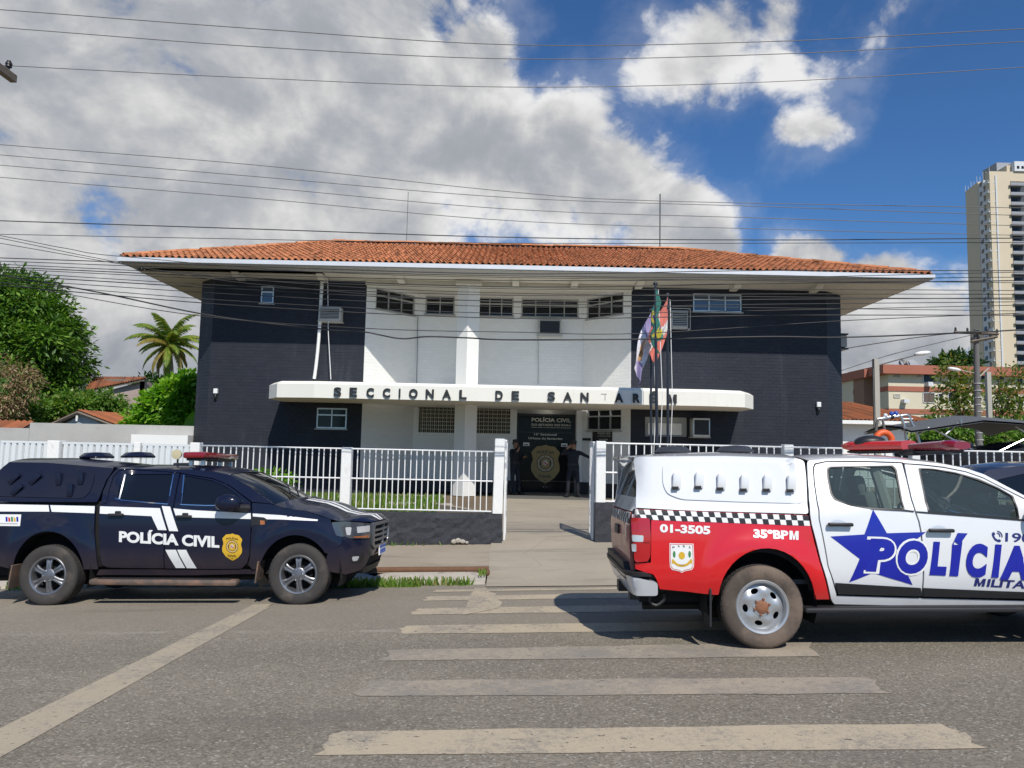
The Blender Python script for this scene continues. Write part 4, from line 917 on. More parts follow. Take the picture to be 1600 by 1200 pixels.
flood(W1, W2, 338, 617, 'white camera on the left wing near its outer corner'); flood(W5, W6, 1278, 638, 'white camera on the right wing near its outer corner')
pts = spline([P(503, 441, 23.7), P(501, 480, 23.72), P(498, 530, 23.74), P(494, 570, 23.76), P(491, 592, 23.78)], 4)
mb = MB(); mb.tube(pts, .055, 10); mb.build('downpipe', M_WHITE, smooth=50, label='white plastic downpipe leaning broken on the left wing above the canopy', cat='pipe')
mb = MB(); mb.tube([P(512, 428, 23.6), P(513, 520, 23.65), P(517, 593, 23.6)], .012, 5); mb.build('hanging_cord', M_WHITE, label='thin white cord hanging beside the broken downpipe', cat='cord')
mb = MB(); mb.tube([P(841, 527, 25.56), P(841, 600, 25.56)], .012, 5); mb.build('drain_hose', M_GREYP, label='thin grey drain line below the air conditioner on the white wall', cat='hose')
mb = MB(); mb.tube([P(653, 494, 25.55), P(651, 600, 25.55)], .010, 5); mb.build('wall_cable', M_RUBBER, label='thin dark cable down the left inner corner of the white recess', cat='cable')
for (px, y0, y1, Yd, lb) in ((635, 300, 384, 28, 'thin mast on the roof ridge towards the left end'), (1031, 303, 392, 28, 'dark mast on the roof ridge towards the right end')):
    a = P(px, y1, Yd); b = P(px, y0, Yd); b.x = a.x; mb = MB(); mb.tube([a-Vector((0, 0, .3)), b], .022 if px > 1000 else .012, 6); mb.build('roof_mast', M_WIRE if px < 1000 else M_BLACK, label=lb, cat='mast', group='masts on the station roof')
# flagpoles with limp flags
def flag_tex(kind, u, v):
    if kind == 'br':
        x, y = (u-.5)*20/14, (v-.5)
        if x*x+y*y < .0625: return 2
        return 1 if abs(x)/(.5*20/14-.12)+abs(y)/(.5-.12) < 1 else 0
    if kind == 'pa':
        k = (v-.5) - (u-.5)*.55*-1
        return 1 if abs(k) < .16 else 0
    if kind == 'st':
        if (u-.5)**2/.03+(v-.5)**2/.05 < 1: return 2
        return 1 if ((u < .3 and v < .45) or (u > .62 and v > .5)) else 0
FM = {'br': [mat('flag_green', (.05, .22, .17), .8), mat('flag_yellow', (.62, .50, .05), .8), mat('flag_blue', (.05, .06, .30), .8)],
      'pa': [mat('flag_coral_red', (.60, .17, .13), .8), mat('flag_white', (.72, .70, .68), .8)],
      'st': [mat('flag_cloth_white', (.72, .70, .74), .8), mat('flag_violet', (.30, .25, .44), .8), mat('flag_emblem', (.50, .30, .16), .8)]}
def flag(kind, top, hoist, fly, droop, lean, label, seed):
    nu, nv = 30, 18; mb = MB(); rg = random.Random(seed); ph = rg.uniform(0, 6)
    for i in range(nu+1):
        u = i/nu
        for j in range(nv+1):
            v = j/nv; a = droop + .12*math.sin(u*3+ph); dx = math.cos(a)*fly*u; dzz = -math.sin(a)*fly*u
            fold = .055*math.sin(v*9+u*4+ph)*min(1, u*3) + .03*math.sin(v*17+ph*2)*min(1, u*3)
            mb.v.append((top.x + lean*(dx*(1-.35*v)) + fold*(.5 if abs(lean) > .3 else 1.6), top.y - .03 - fold*1.2, top.z - hoist*v*(1-.28*u) + dzz))
    for i in range(nu):
        for j in range(nv):
            a = i*(nv+1)+j; mb.f.append((a, a+nv+1, a+nv+2, a+1)); mb.m.append(flag_tex(kind, (i+.5)/nu, (j+.5)/nv))
    return mb.build('flag', FM[kind], smooth=180, label=label, cat='flag', group='flags in front of the station')
def pole(px_top, py_top, px_b, Yd, r_, label, m):
    b = P(px_b, 700, Yd); top = P(px_top, py_top, Yd); t = thing('flagpole', label, 'flagpole', (b.x, Yd, 0), 'flagpoles in front of the station')
    mb = MB(); mb.tube([(b.x, Yd, -.02), (b.x+(top.x-b.x)*.5, Yd, top.z/2), top], [r_, r_*.9, r_*.75], 10); mb.build('mast', m, t)
    mb = MB(); mb.ell(top+Vector((0, 0, .04)), (r_*1.5, r_*1.5, r_*1.5), 2); mb.build('finial', m, t, smooth=60)
    mb = MB(); mb.tube([top+Vector((r_*1.6, -.03, -.1)), Vector((b.x+.10, Yd-.06, top.z*.5)), Vector((b.x+.03, Yd-.05, 1.0))], .010, 5); mb.build('halyard', M_WHITE, t)
    return top
mpole = mat('pole_dark_paint', (.03, .035, .05), .4, metal=.3, var=.15)
t1 = pole(1024, 446, 1028, 19.5, .045, 'tall middle flagpole with the green flag', mpole)
t2 = pole(1017, 487, 1018, 20.2, .035, 'left flagpole with the white and violet flag', mpole)
t3 = pole(1043, 463, 1044, 20.0, .04, 'right flagpole with the red flag', mpole)
flag('br', t1-Vector((0, 0, .05)), .95, 1.35, R(62), .10, 'limp green flag with yellow lozenge and blue disc on the middle pole', 1)
flag('st', t2-Vector((0, 0, .02)), 1.0, 1.5, R(66), -.85, 'limp white and violet flag on the left pole', 5)
flag('pa', t3-Vector((0, 0, .02)), 1.0, 1.45, R(66), -.80, 'limp coral red flag with a white stripe on the right pole', 9)
mb = MB(); mb.prism([(-1.75, 18.6, -.02), (-1.1, 17.6, -.02), (-.36, 16.2, -.02), (-.36, 16.0, -.02), (-1.2, 17.45, -.02), (-1.9, 18.5, -.02)], (0, 0, .16)); mb.build('path_edging', M_CONC, smooth=30, label='low concrete edging between the lawn and the entrance path', cat='edging')
for (px, py, sx_, sy_, lb) in ((628, 786, .75, .45, 'left concrete slab lying in the lawn behind the fence'), (690, 788, .55, .35, 'right concrete slab lying in the lawn behind the fence')):
    c = P(px, py, 19.0); mb = MB(); mb.obox((c.x, 19.0, .05), (sx_, sy_, .11), Matrix.Rotation(.1, 3, 'Z'), .02); mb.build('garden_slab', M_KERB, label=lb, cat='slab', group='concrete slabs in the lawn')
mb = MB(); mb.box(-9, -1.95, 22.6, 22.9, -.03, .06); mb.build('path_strip', M_CONC, kind='structure')

# ================================================================== PEOPLE
M_UNI = mat('navy_uniform_cloth', (.012, .014, .022), .85, var=.3, vs=9, bump=.35, bs=30); M_SKIN = mat('skin_brown', (.30, .155, .095), .55, var=.06, vs=8)
M_BOOT = mat('black_leather', (.010, .010, .011), .4); M_HAIR = mat('black_hair', (.008, .007, .006), .6)
def person(label, loc, yaw, J, E_, hands, cap_tilt=0, extra=None):
    """J: joint -> (pos, radius); E_: bones; hands: wrist joints with (palm direction, up)"""
    t = thing('person', label, 'person', loc, 'police officers at the entrance', (0, 0, yaw), local=True)
    names = list(J); vs = [Vector(J[k][0]) for k in names]; rad = [J[k][1] for k in names]; ed = [(names.index(a), names.index(b)) for a, b in E_]
    skin_c = []
    for wname, pd, side, up in hands:
        w0 = vs[names.index(wname)]; pd = Vector(pd).normalized(); up = Vector(up).normalized(); sd = pd.cross(up)*side
        vs.append(w0+pd*.075); rad.append((.036, .022)); ip = len(vs)-1; ed.append((names.index(wname), ip)); skin_c.append((w0+pd*.07, .13))
        for k, L in enumerate((.068, .078, .072, .055)):
            b = w0+pd*.085+sd*(.030-.020*k); m1 = b+pd*L*.55-up*.012; m2 = b+pd*L*.9-up*.035
            i0 = len(vs); vs += [b, m1, m2]; rad += [(.0105, .0105), (.0095, .0095), (.0085, .0085)]; ed += [(ip, i0), (i0, i0+1), (i0+1, i0+2)]
        i0 = len(vs); vs += [w0+pd*.04+sd*.035, w0+pd*.075+sd*.055-up*.015, w0+pd*.10+sd*.055-up*.025]; rad += [(.013, .013), (.011, .011), (.009, .009)]; ed += [(ip, i0), (i0, i0+1), (i0+1, i0+2)]
    me = bpy.data.meshes.new('body'); me.from_pydata([tuple(v) for v in vs], ed, []); o = bpy.data.objects.new('tmp', me); COL.objects.link(o)
    sk = o.modifiers.new('s', 'SKIN'); ss = o.modifiers.new('u', 'SUBSURF'); ss.levels = 2
    for i, r_ in enumerate(rad): d_ = me.skin_vertices[0].data[i]; d_.radius = r_ if isinstance(r_, tuple) else (r_, r_); d_.use_root = (i == 0)
    dg = bpy.context.evaluated_depsgraph_get(); m2 = bpy.data.meshes.new_from_object(o.evaluated_get(dg)); bpy.data.objects.remove(o)
    m2.name = 'body'; m2.materials.clear(); m2.materials.append(M_UNI); m2.materials.append(M_SKIN)
    neck = Vector(J['neck'][0]); hd = Vector(J['head'][0]); ax = (hd-neck).normalized()
    for p in m2.polygons:
        p.use_smooth = True
        if (p.center-neck).dot(ax) > .0 and (p.center-hd).length < .26: p.material_index = 1
        elif any((p.center-c).length < r_ for c, r_ in skin_c): p.material_index = 1
    b = bpy.data.objects.new('body', m2); COL.objects.link(b); b.parent = t; OFF[b.name] = Vector((0, 0, 0))
    f = Vector(J['nose'][0])-hd; f.z = 0; f.normalize(); s_ = Vector((f.y, -f.x, 0)); M = Matrix((s_, f, Vector((0, 0, 1)))).transposed() @ Matrix.Rotation(cap_tilt, 3, 'X')
    top = hd+Vector((0, 0, .045))
    mb = MB(); mb.lathe([(.098, -.01), (.106, .02), (.108, .055), (.09, .085), (.02, .095)], 18, M, top); 
    vis = [top + M @ Vector((.085*math.cos(a), .07+.10*math.sin(a), -.005-.02*math.sin(a))) for a in np.linspace(0, PI, 9)]
    mb.add(vis + [v+Vector((0, 0, .012)) for v in vis], [tuple(range(8, -1, -1)), tuple(range(9, 18))] + [(i, i+1, 10+i, 9+i) for i in range(8)]); mb.build('cap', M_BOOT, t, smooth=50)
    mb = MB(); mb.ell(hd+Vector((0, 0, .0))-f*.035, (.088, .088, .085), 2); mb.build('hair', M_HAIR, t, smooth=60)
    for q in (-1, 1):
        mb = MB(); mb.ell(hd+s_*(.033*q)+f*.088+Vector((0, 0, .012)), (.012, .012, .008), 2); mb.build('eye', M_HAIR, t, smooth=60)
        mb = MB(); mb.ell(hd+s_*(.088*q)+f*.0, (.014, .025, .034), 2); mb.build('ear', M_SKIN, t, smooth=60)
    mb = MB(); mb.ell(hd+f*.086+Vector((0, 0, -.052)), (.026, .010, .006), 2, M); mb.build('mouth', mat('lip', (.2, .07, .05), .5), t, smooth=60)
    pv = Vector(J['pelvis'][0]); mb = MB(); mb.lathe([(.172, -.03), (.184, -.03), (.184, .03), (.172, .03)], 20, Matrix(((1, 0, 0), (0, .74, 0), (0, 0, 1))), pv+Vector((0, 0, .06)), closed=True)
    mb.obox(pv+Vector((.16, -.02, -.06)), (.06, .09, .18), None, .01); mb.obox(pv+Vector((-.15, -.05, .06)), (.05, .06, .08), None, .01); mb.build('belt', M_BOOT, t, smooth=40)
    for q in ('l', 'r'):
        a = Vector(J['ankle_'+q][0]); to = Vector(J['toe_'+q][0]); d_ = (to-a); d_.z = 0; d_.normalize()
        mb = MB(); mb.tube([a+Vector((0, 0, .16)), a+Vector((0, 0, .02)), Vector((a.x, a.y, .055))-d_*.04], [.066, .064, .06], 12)
        mb.ell(Vector((a.x, a.y, .045))+d_*.085, (.055, .145, .052), 2, Matrix((Vector((d_.y, -d_.x, 0)), d_, Vector((0, 0, 1)))).transposed()); mb.obox(Vector((a.x, a.y, .014))+d_*.07, (.10, .28, .024), Matrix((Vector((d_.y, -d_.x, 0)), d_, Vector((0, 0, 1)))).transposed(), .008); mb.build('boot', M_BOOT, t, smooth=50)
    if extra: extra(t)
    return t
def base_joints(lf, rf):
    return {'pelvis': ((0, 0, .98), (.165, .12)), 'waist': ((0, 0, 1.12), (.155, .115)), 'chest': ((0, 0, 1.33), (.185, .125)), 'collar': ((0, .005, 1.47), (.10, .085)), 'neck': ((0, 0, 1.53), (.055, .058)), 'head0': ((0, -.015, 1.60), (.068, .082)), 'head': ((0, -.01, 1.68), (.080, .096)), 'head1': ((0, .0, 1.755), (.066, .075)), 'nose': ((0, -.115, 1.665), (.012, .018)),
            'hip_l': ((-.10, 0, .90), .098), 'hip_r': ((.10, 0, .90), .098), 'knee_l': ((lf[0]*.8-.02, lf[1]*.4-.03, .51), .073), 'knee_r': ((rf[0]*.8+.02, rf[1]*.4-.03, .51), .073), 'ankle_l': ((lf[0], lf[1], .10), .052), 'ankle_r': ((rf[0], rf[1], .10), .052),
            'toe_l': ((lf[0]+lf[2], lf[1]-.16, .04), .04), 'toe_r': ((rf[0]+rf[2], rf[1]-.16, .04), .04), 'sh_l': ((-.185, .0, 1.43), .074), 'sh_r': ((.185, .0, 1.43), .074)}
BONES = [('pelvis', 'waist'), ('waist', 'chest'), ('chest', 'collar'), ('collar', 'neck'), ('neck', 'head0'), ('head0', 'head'), ('head', 'head1'), ('head', 'nose'), ('pelvis', 'hip_l'), ('pelvis', 'hip_r'), ('hip_l', 'knee_l'), ('hip_r', 'knee_r'), ('knee_l', 'ankle_l'), ('knee_r', 'ankle_r'), ('ankle_l', 'toe_l'), ('ankle_r', 'toe_r'), ('chest', 'sh_l'), ('chest', 'sh_r'), ('sh_l', 'el_l'), ('el_l', 'wr_l'), ('sh_r', 'el_r'), ('el_r', 'wr_r')]
# right officer faces the street: one hand up at the cap, the other arm stretched out to the gate side
J = base_joints((-.17, -.05, -.06), (.16, .06, .06))
J.update({'el_l': ((-.40, -.14, 1.36), .052), 'wr_l': ((-.19, -.17, 1.57), .036), 'el_r': ((.43, -.05, 1.31), .052), 'wr_r': ((.66, -.13, 1.22), .036)})
q = P(895, 772, 23.7)
person('police officer in navy uniform and cap, hand raised to his brow, other arm stretched out', (q.x, 23.7, .035), 0, J, BONES, [('wr_l', (.75, .05, .55), 1, (.2, -.9, .2)), ('wr_r', (.95, -.2, -.2), -1, (.1, 0, 1))])
# left officer turned to the right, looking down at the phone he holds
J = base_joints((-.11, .05, 0), (.13, -.12, 0))
J.update({'head': ((0, -.03, 1.675), (.080, .096)), 'nose': ((0, -.135, 1.63), (.012, .018)), 'el_l': ((-.25, -.12, 1.17), .052), 'wr_l': ((-.13, -.22, 1.44), .036), 'el_r': ((.27, -.10, 1.15), .052), 'wr_r': ((.10, -.33, 1.24), .036)})
def phone(t):
    pass
q = P(803, 770, 24.6)
lo = person('police officer in navy uniform and cap turned sideways, holding a phone by the door', (q.x, 24.4, .035), R(52), J, BONES, [('wr_l', (.3, -.35, .8), 1, (.2, -.9, -.2)), ('wr_r', (-.35, -.8, .25), -1, (0, -.1, 1))])
hw = Matrix.Rotation(R(52), 3, 'Z') @ Vector((.055, -.425, 1.30)) + Vector((q.x, 24.4, .035))
mb = MB(); mb.obox(hw, (.075, .010, .15), Matrix.Rotation(R(52), 3, 'Z') @ Matrix.Rotation(-.7, 3, 'X'), .003); mb.build('phone', M_BLACK, label='small black phone in the hand of the left officer', cat='phone')
# ================================================================== VEHICLES
def paint(name, col, rough=.28, dust_or_sheen=.5, zt=.85, coat=1.0, metal=0, dcol=(.23, .15, .10), spec=.4):
    m = bpy.data.materials.new(name); m.use_nodes = True; t = NT(m.node_tree); b = t.n['Principled BSDF']
    v = t.new('ShaderNodeTexCoord').outputs['Object']; z = t.sep(v)[2]; n = t.noise(v, 3.5, 6, .65); n2 = t.noise(v, 1.2, 3, .5)
    f = t.math('MULTIPLY', t.smooth(z, zt, .38), t.math('ADD', .25, n)); f = t.math('ADD', t.math('MULTIPLY', f, dust_or_sheen), t.math('MULTIPLY', t.smooth(n, .52, .8), dust_or_sheen*.14))
    c = t.mix(f, t.vm('SCALE', tuple(col), scale=t.math('ADD', .94, t.math('MULTIPLY', n2, .12))), tuple(dcol))
    t.put(b.inputs['Base Color'], c); t.put(b.inputs['Roughness'], t.math('ADD', rough, t.math('MULTIPLY', f, .5)))
    b.inputs['Metallic'].default_value = metal; t.put(b.inputs['Coat Weight'], t.math('MULTIPLY', t.math('SUBTRACT', 1.0, t.math('MULTIPLY', f, 1.3), None, True), coat)); b.inputs['Coat Roughness'].default_value = .05; b.inputs['Specular IOR Level'].default_value = spec; return m
P_NAVY = paint('navy_black_paint', (.008, .011, .029), .30, .20, .80, coat=.55, spec=.12)
P_SATIN = paint('navy_shell_gelcoat', (.009, .012, .029), .34, .03, .6, coat=.4, spec=.12)
P_WHITE = paint('white_car_paint', (.74, .75, .76), .3, .30, .55)
P_RED = paint('red_car_paint', (.62, .008, .012), .3, .30, .55)
P_GATE = paint('dusty_sheen_red', (.45, .10, .08), .4, .9, 1.5, dcol=(.42, .26, .20))  # dust plus a pinkish reflection mixed into the red
M_TRIM = mat('black_trim_plastic', (.018, .018, .020), .55, var=.2, vs=5, dirt=((.13, .09, .065), 3.5, .6, .5))
M_UNDER = mat('underbody_black', (.006, .006, .006), .9, var=0)
M_TYRE = mat('dusty_tyre_rubber', (.040, .036, .033), .85, var=.25, vs=4, bump=.25, bs=60, dirt=((.15, .12, .095), 2.6, .50, .5))
M_TYRE2 = mat('brown_dusty_tyre', (.075, .058, .046), .9, var=.25, vs=4, bump=.25, bs=60, dirt=((.19, .14, .105), 2.3, .42, .75))
M_TREAD = mat('tread_rubber', (.035, .032, .030), .9, var=.25, vs=6, bump=.5, bs=40)
M_ALLOY = mat('dark_silver_alloy', (.24, .245, .26), .38, metal=.8, var=.12, vs=6, dirt=((.16, .11, .08), 5, .62, .5))
M_SILVER = mat('silver_steel_wheel', (.44, .45, .46), .36, metal=.6, var=.1, vs=6, dirt=((.25, .17, .12), 5, .6, .45))
M_CHROME = mat('chrome', (.72, .73, .75), .12, metal=1, var=.05)
M_SILVERP = mat('silver_bumper_paint', (.66, .68, .71), .3, metal=.25, var=.05, coat=.6)
M_REDLENS = mat('red_lens', (.42, .008, .012), .12, var=.06, coat=1)
M_REDDARK = mat('deep_red_lens', (.22, .004, .010), .12, var=.06, coat=1)
M_CLEAR = mat('clear_lens', (.62, .64, .66), .12, var=.15, vs=14, metal=.3, coat=1)
M_AMBER = mat('amber_lens', (.36, .11, .03), .2, var=.2, vs=18, coat=1)
M_LAMPG = mat('smoked_headlamp', (.055, .062, .075), .08, var=.4, vs=9, coat=1)
M_TINT = mat('tinted_car_glass', (.006, .007, .009), .04, var=0, coat=.0, spec=.7)
G_CAR = glass_mat('greenish_car_glass', (.80, .93, .89), .72, dust_or_sheen=(.20, .25, .24))  # grey-green tone paints reflected brightness into the panes
M_SEAT = mat('grey_seat_cloth', (.20, .20, .19), .9, var=.1); M_DASH = mat('dash_grey', (.055, .055, .058), .7, var=.1); M_LINER = mat('cabin_liner', (.40, .39, .35), .8, var=.06)
M_BLUE = mat('decal_blue', (.006, .014, .33), .32, var=.03, coat=.6); M_BLUED = mat('decal_navy', (.018, .025, .16), .35, var=.03); M_REDDEC = mat('decal_red', (.6, .012, .015), .35, var=.03); M_GREEND = mat('decal_green', (.05, .22, .07), .5, var=.1); M_BRONZE = mat('hub_rust', (.24, .10, .05), .7, var=.4, vs=20, bump=.4, bs=60); M_PLATEB = mat('plate_blue', (.03, .09, .40), .4, var=0)
class Vehicle:
    def __init__(s, root, Mw, W, xr, xf, ar, af, offf, er=5.0, ef=3.2):
        s.root = root; s.Mw = Mw; s.W = W; s.offf = offf; pts = []
        th = np.linspace(0, PI/2, 60)[::-1]
        rear = [(xr - ar*max(0, math.cos(t))**(2/er), -W*max(0, math.sin(t))**(2/er)) for t in th]      # side -> rear centre
        front = [(xf + af*max(0, math.cos(t))**(2/ef), -W*max(0, math.sin(t))**(2/ef)) for t in th]
        side = [(x, -W) for x in np.linspace(xr, xf, 40)][1:-1]
        pts = rear[::-1] + side + front
        A = np.array(pts); d = np.r_[0, np.cumsum(np.hypot(*np.diff(A, axis=0).T))]; k = 59
        s.A = A; s.s = d - d[k] + xr; s.smin, s.smax = s.s[0], s.s[-1]
        T = np.gradient(A, axis=0); T /= np.linalg.norm(T, axis=1)[:, None]; s.N = np.stack([T[:, 1], -T[:, 0]], 1)
    def S(s, a, z, o=0.0):
        x = np.interp(a, s.s, s.A[:, 0]); y = np.interp(a, s.s, s.A[:, 1]); nx = np.interp(a, s.s, s.N[:, 0]); ny = np.interp(a, s.s, s.N[:, 1])
        q = s.offf(a, z)+o; return Vector((x+nx*q, min(y+ny*q, 0.0), z))
    def pr(s, a, z): return Vector(PR(s.Mw @ s.S(a, z)))
    def tr(s, p):
        inv = s.Mw.inverted(); e = inv @ EYE; v = inv.to_3x3() @ ray(*p); t = (-s.W-e.y)/v.y; q = e+v*t; a, z = q.x, q.z; T = Vector(p)
        a = max(s.smin+.3, min(s.smax-.3, a))
        for _ in range(14):
            f = s.pr(a, z)-T
            if f.length < .05: break
            h = .004; da = (s.pr(a+h, z)-T-f)/h; dz = (s.pr(a, z+h)-T-f)/h; det = da.x*dz.y-da.y*dz.x
            if abs(det) < 1e-3: break
            ua = -(f.x*dz.y-f.y*dz.x)/det; uz = -(da.x*f.y-da.y*f.x)/det; k = min(1, .22/max(abs(ua), abs(uz), 1e-9))
            a = max(s.smin, min(s.smax, a+ua*k)); z += uz*k
        return (a, z)
    def poly(s, pts): return [tuple(s.tr(p[:2])) + tuple(p[2:]) for p in pts]
    def geo(s, outer, holes, off, thick, step, mirror=False):
        V, F = fill2d(outer, holes, step); n = len(V); P_ = [s.S(a, z, off) for a, z in V]
        ed = {}
        for f in F:
            for i in range(3): ed[(f[i], f[(i+1) % 3])] = 1
        f0 = F[0]; nn = (P_[f0[1]]-P_[f0[0]]).cross(P_[f0[2]]-P_[f0[0]]); out = s.S(*V[f0[0]], off+.1)-P_[f0[0]]
        flip = nn.dot(out) < 0
        fs = [f[::-1] if flip else f for f in F]
        if thick:
            Q = [s.S(a, z, off-thick) for a, z in V]; P_ = P_+Q
            for (a, b) in ed:
                if (b, a) not in ed: fs.append((a, b, b+n, a+n) if flip else (b, a, a+n, b+n))
        if mirror: P_ = [Vector((p.x, -p.y, p.z)) for p in P_]; fs = [f[::-1] for f in fs]
        return P_, fs
    def panel(s, name, outer, m, holes=(), parent=None, off=0.0, thick=.022, step=.11, r=.02, sz=False, both=True, sym=False, label=None, smooth=35, kind=None):
        O = list(outer) if sz else s.poly(outer); O = fillet(O, r) if r else O
        H = [(list(h) if sz else s.poly(h)) for h in holes]; H = [fillet(h, min(.04, r*2)) if r else h for h in H]
        res = None
        for mir in ((False, True) if both else (False,)):
            if not (sym and mir): mb = MB()
            mb.add(*s.geo(O, H, off, thick, step, mir))
            if sym and not mir: continue
            o = mb.build(name, m, parent or s.root, smooth=smooth, label=label); res = res or o
        s.last = (O, H); return res
    def edge(s, pts, off=0.0): return [s.S(*s.tr(p[:2]), off) for p in pts]
    def loft(s, name, edge, m, crown, xc, ny=14, parent=None, yr=(-1, 1), lift=0, smooth=40, both_side=True):
        mb = MB(); n = len(edge); cr = crown if isinstance(crown, (list, tuple)) else [crown]*n; xx = xc if isinstance(xc, (list, tuple)) else [xc]*n
        for e, c, x in zip(edge, cr, xx):
            for k in range(ny+1):
                t = yr[0]+(yr[1]-yr[0])*k/ny; w_ = 1-abs(t)**2.4; mb.v.append((e.x+x*w_, -e.y*t, e.z+c*w_+lift))
        mb.f = [(i*(ny+1)+k, (i+1)*(ny+1)+k, (i+1)*(ny+1)+k+1, i*(ny+1)+k+1) for i in range(n-1) for k in range(ny)]; mb.m = [0]*len(mb.f)
        a, b, c = (Vector(mb.v[i]) for i in mb.f[len(mb.f)//2][:3])
        if (b-a).cross(c-a).z < 0: mb.f = [f[::-1] for f in mb.f]
        return mb.build(name, m, parent or s.root, smooth=smooth)
    def quadmap(s, quad):
        q = s.poly(quad)
        def mp(u, v, l):                         # u, v in 0..1, v from the top
            a = [(q[0][i]*(1-u)+q[1][i]*u)*(1-v) + (q[3][i]*(1-u)+q[2][i]*u)*v for i in (0, 1)]; return s.S(a[0], a[1], l)
        return mp
    def text(s, name, txt, quad, m, parent=None, bold=.03, shear=0, lift=.004, space=1.0):
        mp = s.quadmap(quad); vs, fs, _ = text_mesh(txt, bold, shear, space); mb = MB(); pts = [mp(x, 1-y, lift) for x, y in vs]
        e = mp(0, 0, lift+.1)-mp(0, 0, lift); tot = sum((pts[f[1]]-pts[f[0]]).cross(pts[f[2]]-pts[f[0]]).dot(e) for f in fs)
        if tot < 0: fs = [f[::-1] for f in fs]
        mb.add(pts, fs); return mb.build(name, m, parent or s.root)
    def decal(s, name, pts, m, parent=None, off=.003, r=0, step=.08, holes=()): return s.panel(name, pts, m, holes, parent, off, 0, step, r, both=False)
    def block(s, name, p, w_, h, d, m, parent=None, bev=.01, lift=0, rot=0):
        a, z = s.tr(p); c = s.S(a, z, d/2+lift); mb = MB(); mb.obox(c, (w_, d, h), Matrix.Rotation(rot, 3, 'Y'), bev); return mb.build(name, m, parent or s.root, smooth=40)
def arc(cx, cy, rx, ry, a0, a1, n=18): return [(cx+rx*math.cos(R(a0+(a1-a0)*i/n)), cy-ry*math.sin(R(a0+(a1-a0)*i/n))) for i in range(n+1)]
def ground_matrix(x, y, yaw, pit=None):
    h = Vector((math.cos(yaw), math.sin(yaw), 0)); l = Vector((-math.sin(yaw), math.cos(yaw), 0))
    h.z = .03*h.x-.04*h.y if pit is None else pit; h.normalize(); l.z = .03*l.x-.04*l.y; l = (l-h*l.dot(h)).normalized(); u = h.cross(l)
    M = Matrix((h, l, u)).transposed().to_4x4(); M.translation = Vector((x, y, road_z(x, y))); return M
